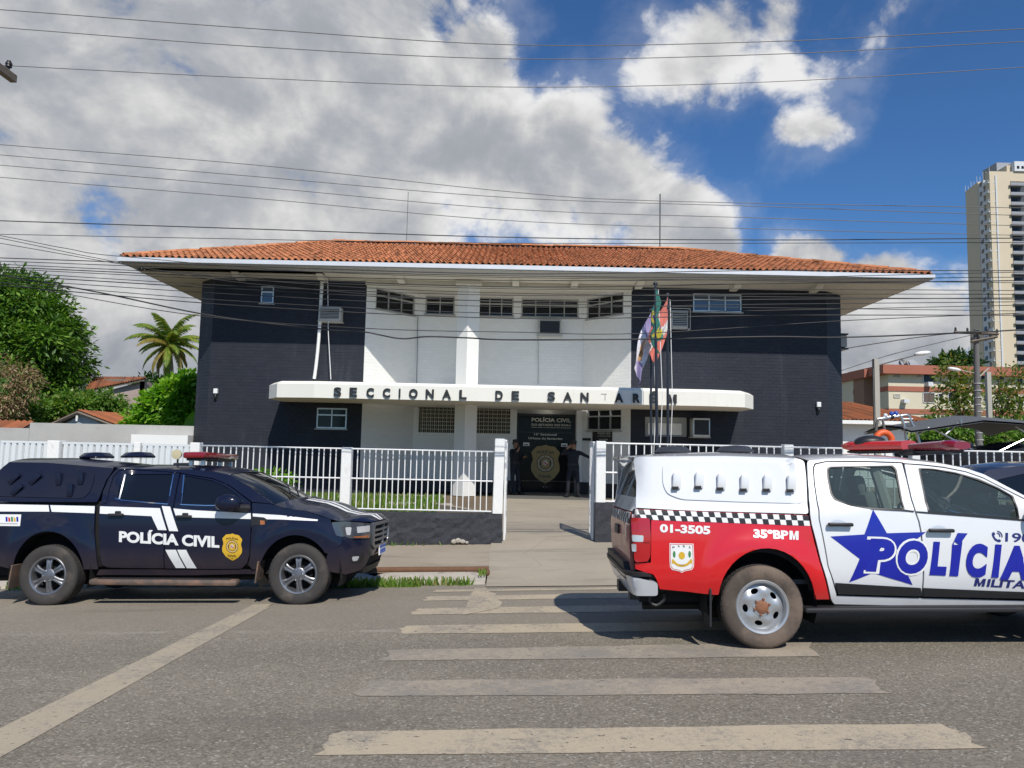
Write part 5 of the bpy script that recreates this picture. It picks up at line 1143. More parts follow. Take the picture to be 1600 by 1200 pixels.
def wheel(root, x, side, r, w_, rim, style, yo):
    """one wheel: tyre, tread, rim with its spokes or holes, hub and nuts; side -1 near, +1 far"""
    MY = Matrix(((1, 0, 0), (0, 0, side), (0, 1, 0))).transposed() if False else Matrix(((1, 0, 0), (0, 0, side), (0, -side*-1, 0)))
    MY = Matrix(((1, 0, 0), (0, 0, side), (0, 1, 0)))      # lathe axis -> outward
    c = Vector((x, side*(yo-w_/2), r)); h = w_/2
    ty = MB(); pr = [(rim-.012, -h*.75), (rim+.01, -h*.86), (rim+.06, -h*1.0), (r*.90, -h*.98), (r*.965, -h*.86), (r*.992, -h*.70)]
    full = pr + [(q, -z) for q, z in pr[::-1]]; ty.lathe(full, 56, MY, c, closed=True)
    t = ty.build('tyre', M_TYRE if style == 'alloy' else M_TYRE2, root, smooth=40)
    td = MB()
    for row in range(5):
        zc = (row-2)*h*.30; n = 46
        for k in range(n):
            a0 = 2*PI*(k+.12+(row % 2)*.5)/n; a1 = 2*PI*(k+.86+(row % 2)*.5)/n; sk = .02*(1 if row % 2 else -1); P4 = []
            for rr in (r*.985, r*1.002):
                for a, z in ((a0, zc-h*.125), (a1, zc-h*.125), (a1+sk, zc+h*.125), (a0+sk, zc+h*.125)): P4.append(c + MY @ Vector((rr*math.cos(a), rr*math.sin(a), z)))
            td.add(P4, [(4, 5, 6, 7), (0, 1, 5, 4), (1, 2, 6, 5), (2, 3, 7, 6), (3, 0, 4, 7)])
    td.build('tread', M_TREAD, root, kind='stuff')
    rm = MB(); rm.lathe([(rim-.012, h*.60), (rim+.014, h*.86), (rim+.006, h*.92), (rim-.012, h*.88), (rim-.026, h*.66), (rim-.034, -h*.5), (rim-.02, -h*.6), (rim-.012, -h*.6)], 48, MY, c, closed=True)
    w3 = rm.build('rim', M_ALLOY if style == 'alloy' else M_SILVER, root, smooth=40); w3 = root
    bk = MB(); bk.lathe([(.02, h*.05), (.155, h*.05), (.155, h*.1), (.02, h*.1)], 28, MY, c); bk.lathe([(.02, -h*.5), (rim-.03, -h*.5), (rim-.03, -h*.45), (.02, -h*.45)], 28, MY, c); bk.build('brake_disc', M_UNDER, root)
    fz = lambda q: h*(.62 + .16*(1-(q/rim)**2))
    if style == 'alloy':
        for k in range(6):
            a = 2*PI*k/6+PI/6+.05; ca, sa = math.cos(a), math.sin(a); pt = lambda rr, tg, z: c + MY @ Vector((rr*ca-tg*sa, rr*sa+tg*ca, z))
            st_ = [(.055, .036, .0), (.10, .031, .004), (.15, .033, .004), (.19, .042, .0), (rim-.016, .062, -.006)]; sp = MB(); vs = []
            for rr, w2, dz in st_:
                zf_ = fz(rr)+dz; vs += [pt(rr, -w2, zf_-.035), pt(rr, -w2, zf_-.008), pt(rr, -w2*.72, zf_), pt(rr, -w2*.30, zf_-.001), pt(rr, 0, zf_-.013), pt(rr, w2*.30, zf_-.001), pt(rr, w2*.72, zf_), pt(rr, w2, zf_-.008), pt(rr, w2, zf_-.035)]
            n9 = 9; sp.add(vs, [(i*n9+q, i*n9+q+1, (i+1)*n9+q+1, (i+1)*n9+q) if side < 0 else (i*n9+q, (i+1)*n9+q, (i+1)*n9+q+1, i*n9+q+1) for i in range(len(st_)-1) for q in range(n9-1)])
            sp.build('spoke', M_ALLOY, w3, smooth=25)
        hb = MB(); hb.lathe([(.085, h*.55), (.085, h*.76), (.072, h*.82), (.045, h*.84), (.040, h*.90), (.012, h*.93)], 30, MY, c); hb.build('hub_cap', M_ALLOY, w3, smooth=40)
        for k in range(6):
            a = 2*PI*k/6+.05; nt = MB(); nt.lathe([(.013, h*.74), (.013, h*.86), (.009, h*.885)], 6, MY, c+MY @ Vector((.066*math.cos(a), .066*math.sin(a), 0))); nt.build('wheel_nut', M_CHROME, w3)
    else:
        holes = []; ro = rim-.022
        for k in range(5):
            a = 2*PI*k/5+R(41); hc = (.147*math.cos(a), .147*math.sin(a)); u = Vector((-math.sin(a), math.cos(a))); v = Vector((math.cos(a), math.sin(a)))
            holes.append([tuple(Vector(hc)+u*(.036*math.cos(2*PI*q/16))+v*(.023*math.sin(2*PI*q/16))) for q in range(16)])
        V, F = fill2d(circle(0, 0, ro, ro, 44), holes+[circle(0, 0, .055, .055, 22)], .026)
        def zz(x_, y_):
            q = math.hypot(x_, y_); b = .70-.25*((q-.105)/.10)**2 if q > .105 else .70+.0*(q)
            an = math.atan2(y_, x_)-R(41); b += .10*math.exp(-((q-.15)/.035)**2)*(-math.cos(5*an))*.9
            return h*b
        dm = MB(); dm.add([c+MY @ Vector((x_, y_, zz(x_, y_))) for x_, y_ in V] , F); ds = dm.build('wheel_disc', M_SILVER, w3, smooth=40)
        hb = MB(); hb.lathe([(.060, h*.6), (.060, h*.78), (.054, h*.82), (.02, h*.84)], 26, MY, c); hb.build('hub', M_BRONZE, w3, smooth=40)
        hb = MB(); hb.lathe([(.082, h*.66), (.082, h*.73), (.060, h*.74)], 26, MY, c, closed=False); hb.build('hub_ring', M_SILVER, w3, smooth=40)
        for k in range(6):
            a = 2*PI*k/6+.3; nt = MB(); nt.lathe([(.012, h*.70), (.012, h*.84), (.008, h*.87)], 6, MY, c+MY @ Vector((.070*math.cos(a), .070*math.sin(a), 0))); nt.build('wheel_nut', M_BRONZE, w3)
def wheel_group(root, x, side, *a):
    sub = bpy.data.objects.new('wheel', None); COL.objects.link(sub); sub.parent = root; OFF[sub.name] = Vector((0, 0, 0)); return sub
def innards(V, ax, r_arch, zr, top, x0, x1, floor=.36, top2=.90):
    """dark shell behind the panel gaps, wheel housings and floor"""
    holes = [[(a+r_arch*math.cos(q), zr+r_arch*math.sin(q)) for q in np.linspace(0, 2*PI, 28)[:-1]] for a in ax]
    for mir in (False, True):
        mb = MB(); O = [(x0, floor+.12), (x1, floor+.12), (x1, top), (x0, top)]
        O2 = []
        # drop the holes open to the bottom edge
        pts = [(x0, top), (x0, floor+.12)]
        for a in ax:
            t = math.acos(max(-1, min(1, (floor+.12-zr)/r_arch))) - PI/2
            pts += [(a-r_arch*math.cos(q), zr+r_arch*math.sin(q)) for q in np.linspace(-t, PI+t, 20)]
        pts += [(x1, floor+.12), (x1, top2), (ax[-1]-.75, top2), (ax[-1]-.95, top)]
        mb.add(*V.geo(pts, [], -.045, 0, .14, mir)); mb.build('inner_shell', M_UNDER, V.root)
    mb = MB(); mb.box(x0+.05, x1-.1, -.62, .62, floor, floor+.2)
    for a in ax: mb.tube([(a, -.7, zr), (a, .7, zr)], .06, 8)
    mb.tube([(x0+.1, -.45, floor-.05), (x1-.3, -.45, floor-.05)], .05, 6); mb.tube([(x0+.1, .45, floor-.05), (x1-.3, .45, floor-.05)], .05, 6); mb.build('underbody', M_UNDER, V.root, kind='stuff')
    for a in ax:
        for sd in (-1, 1):
            mb = MB(); n = 20; R_ = r_arch+.035; vs = []
            for k in range(n+1):
                q = PI*(-.12+1.24*k/n); vs += [(a+R_*math.cos(q), sd*(V.W-.03), zr+R_*math.sin(q)), (a+R_*math.cos(q), sd*.52, zr+R_*math.sin(q))]
            mb.add(vs, [(2*k, 2*k+2, 2*k+3, 2*k+1) for k in range(n)]); mb.add([vs[2*k+1] for k in range(n+1)], [tuple(range(n+1))]); mb.build('wheel_housing', M_UNDER, V.root)

# ------------------------------------------------------------------ black civil police pickup
YL = R(-2.0); hL = Vector((math.cos(YL), math.sin(YL))); lL = Vector((-math.sin(YL), math.cos(YL)))
cL = Vector((-4.234, 9.459)) - hL*1.61 + lL*.905
ML = ground_matrix(cL.x, cL.y, YL)
tl_ = thing('police_pickup', 'black civil police pickup with white stripes, gold badge and closed bed shell, parked at left', 'pickup', ML.translation, 'police pickups parked in front of the station', ML.to_euler(), local=True)
def sm(x, a, b): t = max(0, min(1, (x-a)/(b-a))); return t*t*(3-2*t)
def offL(a, z):
    k = .24+(.46-.24)*sm(a, .80, .95); o = 0
    if z > 1.28: o -= (z-1.28)*k*sm(z, 1.27, 1.36)
    o -= .030*((z-.98)/.36)**2 if z < 1.34 else .030
    if z < .62: o -= (.62-z)*.16
    for ax in (0, 3.22):
        d = math.hypot(a-ax, z-.42); o += .042*sm(.72-d, 0, .16)*(1 if z < 1.1 else sm(1.2-z, 0, .1))
    return o
VL = Vehicle(tl_, ML, .895, -1.05, 3.35, .16, .74, offL)
q1 = lambda L: [(x/5, 700+y/5) for x, y in L]; q2 = lambda L: [(300+x/4.615, 700+y/4.615) for x, y in L]; q0 = lambda L: [(x/2.5, 660+y/2.5) for x, y in L]
innards(VL, (0, 3.22), .50, .42, 1.31, -1.12, 3.95)
archR = arc(75, 902, 57, 72, 10, 170); archF = arc(461, 903, 57.5, 67, 36, 168)
VL.panel('bed_side', [(-86, 786), (0, 787), (76, 788.5), (149, 790), (147, 830), (150, 870), (153, 889.5)] + archR + [(0, 884.5), (-50, 879), (-82, 872), (-92, 840)], P_NAVY, step=.08, r=.012)
shell = VL.panel('bed_shell', [(14, 722, .06), (74, 723), (172, 731), (178.5, 732, .03), (166, 750), (157, 772), (152, 784.5), (0, 784.2), (-62, 783.5), (-46, 768), (0, 733.5, .05)], P_SATIN, step=.07, r=.03)
VL.panel('shell_inset', q1([(62, 172), (742, 180), (735, 260), (700, 350), (650, 392), (300, 385), (-60, 376), (-70, 320)]), P_SATIN, off=.010, thick=.016, step=.07, r=.05)
for (x, y, ro) in ((120, 238, -.75), (285, 240, -.75), (142, 325, -.75), (468, 240, .08), (640, 235, .05), (556, 328, .05)):
    VL.block('shell_vent', (x/5, 700+y/5), .075, .175, .035, P_SATIN, shell, .014, .012, -ro if ro > 0 else -ro)
ed = [VL.S(*VL.tr(p), -.004) for p in [(-62, 783.5), (-46, 768), (0, 733.5), (14, 722), (74, 723), (172, 731), (178.5, 732)]]
VL.loft('shell_roof', ed, P_SATIN, [.0, .02, .05, .07, .08, .07, .06], [-.12, -.10, -.05, -.03, 0, 0, 0], parent=None)
mb = MB(); e0 = VL.edge([(-62, 784.5), (152, 785)], -.02); mb.add([e0[0], e0[1], (e0[1].x, -e0[1].y, e0[1].z), (e0[0].x, -e0[0].y, e0[0].z)], [(0, 1, 2, 3)]); mb.build('bed_cover', M_UNDER, tl_)
mb = MB(); fr_ = ed[-1]; mb.add([(fr_.x-.01, fr_.y, fr_.z+.02), (fr_.x-.01, -fr_.y, fr_.z+.02), (fr_.x-.35, -.85, 1.2), (fr_.x-.35, .85, 1.2)], [(0, 1, 3, 2)]); mb.build('shell_front', P_SATIN, tl_)
for px in (99, 168):
    a, z = VL.tr((px, 723)); mb = MB(); c = Vector((a, 0, ed[4].z+.075))
    mb.lathe([(.20, 0), (.21, .02), (.15, .075), (.03, .085)], 18, Matrix(((1.1, 0, 0), (0, 1, 0), (0, 0, 1))), c); mb.build('roof_vent', P_SATIN, tl_, smooth=40)
VL.panel('cab_frame', [(182, 732, .05), (214, 732), (256, 733), (300, 734), (339, 737.4), (357, 741.5), (390, 761), (428, 787.5), (393.5, 784), (377.5, 772), (358.5, 757.8), (333, 747.2), (300, 742.2), (281.5, 738.4), (232, 734.8), (194, 733.2), (185.5, 735.5), (177, 744), (170, 766), (165.5, 786), (157, 788), (161, 768), (170, 747)], P_NAVY, step=.07, r=.008)
rd = VL.panel('rear_door', [(194, 734.2), (232, 735.8), (280.5, 739.2), (276, 760), (271.2, 788), (262, 815), (258, 835), (256, 888), (200, 887.5), (168, 886.5), (160, 883), (156.5, 860), (155, 790), (166.5, 786.5), (171, 766), (178, 744.5), (186, 736.5)], P_NAVY, [q1([(985, 204), (1352, 203), (1332, 300), (1308, 430), (1120, 415), (960, 400), (915, 385), (935, 290)])], step=.08, r=.012)
VL.panel('window', q1([(980, 200), (1356, 199), (1336, 300), (1312, 434), (1120, 419), (955, 404), (908, 388), (932, 290)]), M_TINT, parent=rd, off=-.014, thick=.004, step=.09, r=.02)
fd = VL.panel('front_door', [(282.5, 740), (300, 743.6), (333, 748.6), (358, 759.2), (377, 773.6), (391.5, 785), (393, 803), (391, 840), (389, 868), (386, 880), (377, 888.5), (340, 889), (257.5, 888.2), (259.5, 835), (263.5, 815), (272.7, 788), (277.7, 760)], P_NAVY, [[(288.5, 742.8), (300, 745), (331, 750.5), (355, 761.5), (371, 773), (381, 786.5), (340, 787.8), (283, 787), (285.5, 765)]], step=.08, r=.012)
VL.panel('window', [(287.5, 741.8), (300, 744), (331, 749.5), (355.5, 760.5), (372, 772.5), (382.5, 787), (340, 788.6), (282, 787.8), (284.5, 765)], M_TINT, parent=fd, off=-.014, thick=.004, step=.09, r=.02)
VL.decal('window_trim', q1([(905, 390), (960, 405), (1120, 420), (1310, 435), (1310, 441), (1120, 426), (955, 411), (900, 396)]), M_CHROME, rd, .004); VL.decal('window_trim', q1([(1408, 438), (1600, 446), (1900, 446), (1900, 452), (1600, 452), (1408, 444)]), M_CHROME, fd, .004)
VL.decal('window_trim', q1([(974, 205), (984, 205), (938, 398), (926, 398)]), M_ALU, rd, .002)
VL.decal('window_trim', q1([(1352, 200), (1360, 202), (1316, 436), (1308, 434)]), M_CHROME, rd, .002); VL.decal('window_trim', [(286.5, 742), (288.5, 742), (284, 787), (282, 787)], M_CHROME, fd, .002)
fen = VL.panel('fender', [(394.5, 804), (393.8, 785.5), (428, 788.5), (440, 793), (480, 799.8), (516, 811.5), (517, 817), (525, 830.5), (536, 835.5), (534, 850), (514, 866)] + archF + [(404, 889.5), (394, 889.5), (388.5, 883), (391, 868), (393, 840)], P_NAVY, step=.07, r=.008)
VL.panel('rocker', [(154, 890.3), (389, 890), (403, 890), (408, 897), (300, 899), (150, 899)], P_NAVY, off=-.01, step=.12, r=.008)
# front end, along the wrapped outline up to the centre line
H0 = VL.tr((518, 816)); zt, zb = .985, .79; sM = VL.smax; g0 = sM-.50
hl = VL.panel('headlight', [H0, (H0[0]+.16, H0[1]+.008), (g0-.02, .985), (g0-.005, .86), (g0-.03, .795), (H0[0]+.26, .815), (H0[0]+.06, .86)], M_LAMPG, sz=True, off=.008, thick=.05, step=.05, r=.02)
VL.panel('lamp_reflector', [(H0[0]+.17, .96), (H0[0]+.25, .96), (H0[0]+.24, .86), (H0[0]+.19, .86)], M_CLEAR, sz=True, off=.011, thick=.004, step=.05, r=.02, parent=hl)
VL.panel('turn_signal', [(H0[0]+.26, .838), (g0-.06, .84), (g0-.065, .808), (H0[0]+.31, .822)], M_AMBER, sz=True, off=.011, thick=.004, step=.05, r=.012, parent=hl)
VL.panel('lamp_reflector', [(H0[0]+.32, .96), (g0-.06, .965), (g0-.06, .885), (H0[0]+.33, .88)], M_CLEAR, sz=True, off=.011, thick=.004, step=.05, r=.012, parent=hl)
gr = VL.panel('grille', [(g0+.01, .70), (g0, .86), (g0+.012, .995), (sM, 1.0), (sM, .655), (g0+.09, .655)], M_ALLOY, [[(g0+.06, .715), (g0+.045, .86), (g0+.05, .955), (sM-.001, .96), (sM-.001, .695), (g0+.11, .695)]], sz=True, off=.035, thick=.06, step=.06, r=.015, sym=True)
VL.panel('grille_mesh', [(g0+.02, .68), (g0+.02, .98), (sM, .98), (sM, .68)], M_UNDER, sz=True, off=-.015, thick=0, step=.1, r=0, sym=True)
for z in (.89, .825, .76): VL.panel('grille_bar', [(g0+.05, z-.014), (g0+.05, z+.016), (sM, z+.018), (sM, z-.014)], M_ALLOY, sz=True, off=.022, thick=.03, step=.08, r=0, sym=True, parent=gr)
VL.panel('badge_emblem', circle(sM-.001, .84, .075, .04, 14)[4:12], M_ALLOY, sz=True, off=.04, thick=.015, step=.05, r=0, sym=True, parent=gr) if False else None
bp = VL.poly([(511, 867), (534, 851), (536, 837)])
VL.panel('bumper', bp + [(H0[0]+.27, .80), (g0-.03, .785), (g0, .70), (g0+.08, .645), (sM, .645), (sM, .56), (sM-.45, .56), (sM-.5, .40), (sM-.9, .36), (bp[0][0]-.03, .42)], P_NAVY, sz=True, off=.012, thick=.05, step=.07, r=.02, sym=True)
VL.panel('lower_intake', [(sM-.46, .56), (sM, .56), (sM, .44), (sM-.48, .43)], M_UNDER, sz=True, off=-.01, thick=0, step=.1, r=.01, sym=True)
VL.panel('skid_lip', [(sM-.55, .425), (sM, .43), (sM, .34), (sM-.5, .34)], M_TRIM, sz=True, off=.02, thick=.05, step=.08, r=.02, sym=True)
VL.panel('fog_lamp_bezel', [(sM-.86, .60), (sM-.62, .60), (sM-.64, .50), (sM-.82, .50)], M_TRIM, sz=True, off=.016, thick=.02, step=.06, r=.02); VL.panel('fog_lamp', [(sM-.84, .585), (sM-.72, .585), (sM-.74, .525), (sM-.82, .525)], M_CLEAR, sz=True, off=.022, thick=.02, step=.06, r=.025)
fx_ = VL.S(sM, .6).x
mb = MB(); mb.box(fx_+.035, fx_+.05, -.20, .20, .545, .675); pl = mb.build('number_plate', M_WHITE, tl_); mb = MB(); mb.box(fx_+.051, fx_+.054, -.198, .198, .64, .673); mb.build('plate_band', M_PLATEB, pl)
for k in range(7):
    mb = MB(); mb.box(fx_+.051, fx_+.054, -.17+k*.05, -.14+k*.05, .565, .62); mb.build('plate_mark', M_PLATEB, pl)
he = [VL.S(*VL.tr(p), -.006) for p in [(428, 788), (440, 792.5), (460, 796), (480, 799), (500, 805), (516, 811)]] + [VL.S(H0[0]+d, H0[1]+.012, -.006) for d in (.1, .22)] + [VL.S(g0, 1.003, .0)]
nx = VL.S(sM, 1).x; hxc = [.20, .17, .14, .11, .09, .08] + [nx-e.x-.03 if i else nx-e.x-.10 for i, e in enumerate(he[-3:-1])] + [nx-he[-1].x+.02]; hxc[6] = hxc[5]+.06; hxc[7] = hxc[6]+.06
hcr = [.075, .085, .09, .09, .085, .075, .06, .05, .012]
hood = VL.loft('hood', he, P_NAVY, hcr, hxc, ny=22)
for y0, y1 in ((-.42, -.30), (-.22, -.10)): VL.loft('hood_stripe', he[1:], M_WHITE, hcr[1:], hxc[1:], ny=6, yr=(y0, y1), lift=.004, parent=hood)
mb = MB(); e = he[-1]; 
we = VL.edge([(357, 742), (374, 751.5), (392, 763), (410, 775.5), (427, 787)], -.012)
VL.loft('windshield', we, M_TINT, [.035, .035, .03, .02, .01], [.10, .13, .16, .18, .20], ny=18)
re_ = VL.edge([(182, 732), (214, 732), (256, 733), (300, 734), (339, 737.4), (357, 741.6)], -.004)
roof_l = VL.loft('roof', re_, P_NAVY, [.055, .065, .07, .07, .06, .038], [0, 0, 0, 0, .03, .10], ny=18)
rz = re_[2].z+.07
for y in (-.30, .0): 
    mb = MB(); mb.tube([we[-1]+Vector((.14, .35+y+.3, .02)), we[2]+Vector((.26, .62+y+.3, .05))], .010, 5); mb.build('wiper', M_TRIM, tl_)
mb = MB(); rb = re_[0]; mb.add([(rb.x, rb.y, rb.z), (rb.x, -rb.y, rb.z), (rb.x-.12, -.84, 1.2), (rb.x-.12, .84, 1.2)], [(0, 1, 3, 2)]); mb.build('rear_window', M_TINT, tl_)
# light bar on its legs, searchlight
a, z = VL.tr((296, 734)); bx_ = a+.0; lb = MB(); lb.obox((bx_, 0, rz+.115), (.30, 1.16, .085), None, .03); lbo = lb.build('light_bar', M_REDDARK, tl_, smooth=40)
mb = MB(); mb.obox((bx_, 0, rz+.06), (.24, 1.05, .03), None, .008); mb.build('bar_base', M_BLACK, lbo)
for y in (-.45, .45):
    for dx in (-.08, .08): mb = MB(); mb.obox((bx_+dx, y, rz+.02), (.05, .05, .09), None, .005); mb.build('bar_foot', M_ALU, lbo)
mb = MB(); sx_, sz_ = VL.tr((254, 731)); mb.tube([(sx_, -.25, rz-.03), (sx_, -.25, rz+.09)], .012, 6); sp = mb.build('searchlight', M_BLACK, tl_)
mb = MB(); mb.lathe([(.05, -.04), (.065, 0), (.068, .03), (.02, .034)], 20, Matrix(((1, 0, 0), (0, 0, -1), (0, 1, 0))), (sx_, -.27, rz+.135)); mb.build('lamp_lens', mat('cream_lens', (.55, .48, .30), .35, var=.1), sp, smooth=40)
mb = MB(); mb.obox((sx_+.05, -.2, rz+.0), (.22, .12, .04), None, .01); mb.build('siren_box', M_BLACK, tl_)
# mirror, handles, steps, flaps
for sd in (-1, 1):
    a, z = VL.tr((364, 785)); c = VL.S(a, z, .17); c.y *= -sd; mb = MB(); mb.ell(c, (.165, .085, .108), 3)
    mir = mb.build('mirror', P_NAVY, tl_, smooth=60)
    mb = MB(); k = VL.S(*VL.tr((388, 794)), .0); k.y *= -sd; mb.tube([k, c+Vector((.06, 0, -.06))], [.05, .04], 8); mb.build('mirror_arm', M_TRIM, mir)
VL.block('door_handle', (182, 804.3), .20, .035, .045, M_TRIM, rd, .012); VL.block('door_handle', (288.5, 807), .20, .035, .045, M_TRIM, fd, .012)
VL.block('lock_cover', (185, 800.5), .08, .035, .02, M_TRIM, rd, .012); VL.block('lock_cover', (290, 803.5), .08, .035, .02, M_TRIM, fd, .012)
M_STEP = mat('dusty_step', (.10, .075, .06), .7, var=.3, vs=5, dirt=((.30, .16, .10), 3, .45, .7))
a0, z0 = VL.tr((152, 905)); a1, z1 = VL.tr((381, 906))
for sd in (-1, 1):
    mb = MB(); mb.obox(((a0+a1)/2, sd*.90, (z0+z1)/2-.01), (a1-a0, .16, .075), Matrix.Rotation(-(z1-z0)/(a1-a0), 3, 'Y'), .03); st = mb.build('side_step', M_STEP, tl_, smooth=40)
    mb = MB(); mb.obox(((a0+a1)/2, sd*.90, (z0+z1)/2+.03), ((a1-a0)*.9, .11, .01), Matrix.Rotation(-(z1-z0)/(a1-a0), 3, 'Y'), .003); mb.build('step_tread', M_TRIM, st)
    for x, zt_, zb_ in ((-.47, .52, .22), (2.70, .55, .28)):
        mb = MB(); mb.obox((x, sd*.80, (zt_+zb_)/2), (.02, .24, zt_-zb_), Matrix.Rotation(.12, 3, 'Y'), .006); mb.build('mud_flap', M_STEP, tl_)
for x in (0, 3.22):
    for sd in (-1, 1): wheel(wheel_group(tl_, x, sd), x, sd, .382, .26, .231, 'alloy', .905)
# markings
for nm, pts in (('stripe', [(-60, 786.8), (76, 789.2), (77.4, 799.4), (-60, 799)]), ('stripe', [(78.5, 789.3), (148.3, 790.8), (147.6, 802), (81, 799.6)]), ('stripe', [(156.5, 791), (250, 794), (260.5, 828.5), (247, 828), (237, 806.5), (156, 802.5)]), ('stripe', [(253, 790.5), (266, 791.5), (259, 815), (264.5, 829.5), (262, 829)][0:2] + [(278.5, 830), (264.5, 829.8)]),
                ('stripe', [(271, 794.3), (300, 797), (392, 802), (392, 811), (300, 808.5), (275, 806.7)]), ('stripe', [(395, 802.2), (440, 805), (497, 811.8), (496, 814), (440, 811.7), (395, 811)]), ('stripe', [(258.5, 859), (275, 859), (289.5, 887.5), (275, 887.5)]), ('stripe', [(277, 859), (291, 859), (307.5, 888), (292, 887.7)])):
    VL.decal(nm, pts, M_WHITE)
VL.text('lettering', 'POLÍCIA CIVIL', [(186.5, 825.5), (343, 834), (343, 856.2), (186, 847)], M_WHITE, bold=.045)
bq = VL.quadmap([(347, 832.5), (380, 834.5), (380, 877), (347, 875)])
badge(tl_, lambda u, v, l: bq((u+1)/2, v, l+.001), M_GOLDY, M_BLACK, M_SIGNW, .137, .34, .12)
st = VL.decal('sticker', [(-20, 803.5), (33.5, 803.8), (31.5, 822), (-20, 821.5)], M_WHITE)
for k, c in enumerate((M_BLUE, M_REDDEC, M_GREEND, M_GOLDY, M_BLUE)): VL.decal('sticker_mark', [(9+k*4.2, 807.5), (12+k*4.2, 807.5+(k % 2)*2), (12.4+k*4.2, 815), (9.3+k*4.2, 815)], c, st, .0045)
VL.decal('sticker_mark', [(-10, 817), (28, 817.4), (28, 819), (-10, 818.8)], M_GREYP, st, .0045)
VL.decal('side_vent', q2([(428, 492), (520, 500), (552, 522), (500, 556), (440, 556), (428, 575)]), M_BLACK, fen, .006); VL.decal('side_marker', q2([(492, 520), (525, 524), (528, 550), (495, 554)]), M_AMBER, fen, .009)
# ------------------------------------------------------------------ white and red military police pickup
YR = R(-1.5); lR = Vector((-math.sin(YR), math.cos(YR))); cR_ = Vector((2.323, 6.777)) + lR*.90
MR = ground_matrix(cR_.x, cR_.y, YR)
tr_ = thing('police_pickup', 'white and red military police pickup with a blue star and a checker band', 'pickup', MR.translation, 'police pickups parked in front of the station', MR.to_euler(), local=True)
def offR(a, z):
    k = .17+(.44-.17)*sm(a, .34, .41); o = 0
    if z > 1.22: o -= (z-1.22)*k*sm(z, 1.21, 1.30)
    rear = sm(-a, .98, 1.16); 
    if z > 1.2: o -= rear*(z-1.2)*.26
    o -= .030*((min(z, 1.3)-.95)/.36)**2
    if z < .62: o -= (.62-z)*.15
    for ax in (0, 3.096):
        d = math.hypot(a-ax, z-.40); o += .040*sm(.68-d, 0, .15)*(1 if z < 1.05 else sm(1.15-z, 0, .1))
    return o
VR = Vehicle(tr_, MR, .90, -1.06, 3.25, .125, .80, offR, er=6)
q3 = lambda L: [(940+x/4.615, 680+y/4.615) + tuple(p) for x, y, *p in L]; q4 = lambda L: [(1260+x/4.285, 680+y/4.285) + tuple(p) for x, y, *p in L]; q5 = lambda L: [(1000+x/5, 860+y/5) for x, y in L]
innards(VR, (0, 3.096), .46, .40, 1.12, -1.12, 3.85, floor=.38, top2=.92)
archB = arc(1198, 941, 76, 84.5, 3, 172)
bed = VR.panel('bed_side', [(992, 794.8), (1262.8, 805), (1265.5, 819), (1272, 846), (1280, 876), (1289, 905), (1296, 936.5), (1275, 936.5)] + archB + [(1118, 929.5), (1031, 920.5), (1026, 905), (1021, 897.5), (993, 889), (991.5, 879.5), (1017, 879.5), (1017.5, 808.5), (988.5, 807.2)], P_RED, step=.07, r=.008)
sB = -1.125; zS = VR.tr((1060, 712.8))[1]
csh = VR.panel('bed_shell', VR.poly([(1130, 712.5), (1245, 716.5), (1256.5, 720, .04), (1259.4, 745), (1262.5, 803)]) + [(-.6, VR.tr((1110, 797.5))[1]), (sB, VR.tr((1040, 795))[1]+.012), (sB, 1.5, 0), (sB+.02, zS, .06)], P_WHITE, sz=True, step=.07, r=.02)
VR.panel('shell_inset', q3([(436, 190), (1000, 190), (1450, 205), (1470, 330), (1482, 492), (1000, 480), (570, 462), (470, 420), (440, 350)]), P_WHITE, off=.012, thick=.02, step=.07, r=.09)
for x, y in ((537, 328), (700, 323), (858, 334), (1025, 342), (1190, 343), (1360, 347)):
    v = VR.block('shell_vent', (940+x/4.615, 680+y/4.615), .078, .148, .045, P_WHITE, csh, .014, .010, .10)
    a, z = VR.tr((940+(x-12)/4.615, 680+(y+52)/4.615)); mb = MB(); mb.obox(VR.S(a, z, .034), (.058, .036, .03), None, .004); mb.build('vent_mouth', M_BLACK, csh)
es = [(sB, 1.6), (sB+.05, zS-.004)] + [(s_[0], s_[1]) for s_ in VR.poly([(1060, 713), (1130, 712.5), (1245, 716.5), (1257, 719.5)])]
ed = [VR.S(a, z, -.003) for a, z in es]
VR.loft('shell_roof', ed[1:], P_WHITE, [.02, .05, .06, .06, .05], [-.14, -.03, 0, 0, 0], ny=20)
sC = sB-.004; zT = ed[1].z; sm0 = VR.smin
VR.panel('shell_rear', [(sm0, 1.235), (sC, 1.235), (sC-.004, zT-.10), (sC-.02, zT-.01), (sm0, zT+.01)], P_WHITE, [[(sm0+.001, 1.36), (sC-.16, 1.36), (sC-.20, zT-.14), (sm0+.001, zT-.11)]], sz=True, off=0, thick=.03, step=.07, r=.015, sym=True)
VR.panel('rear_glass', [(sm0, 1.34), (sC-.14, 1.34), (sC-.18, zT-.12), (sm0, zT-.09)], M_TINT, sz=True, off=-.012, thick=.0, step=.1, r=.02, sym=True)
gt = VR.panel('tailgate', [(sm0, .60), (sC-.12, .60), (sC-.12, 1.225), (sm0, 1.225)], P_GATE, sz=True, off=.0, thick=.03, step=.09, r=.015, sym=True)
VR.panel('tailgate_band', [(sm0, 1.12), (sC-.13, 1.12), (sC-.13, 1.215), (sm0, 1.215)], M_WHITE, sz=True, off=.004, thick=0, step=.1, r=0, sym=True, parent=gt)
n_ = 11; wq = (sC-.13-sm0)/n_
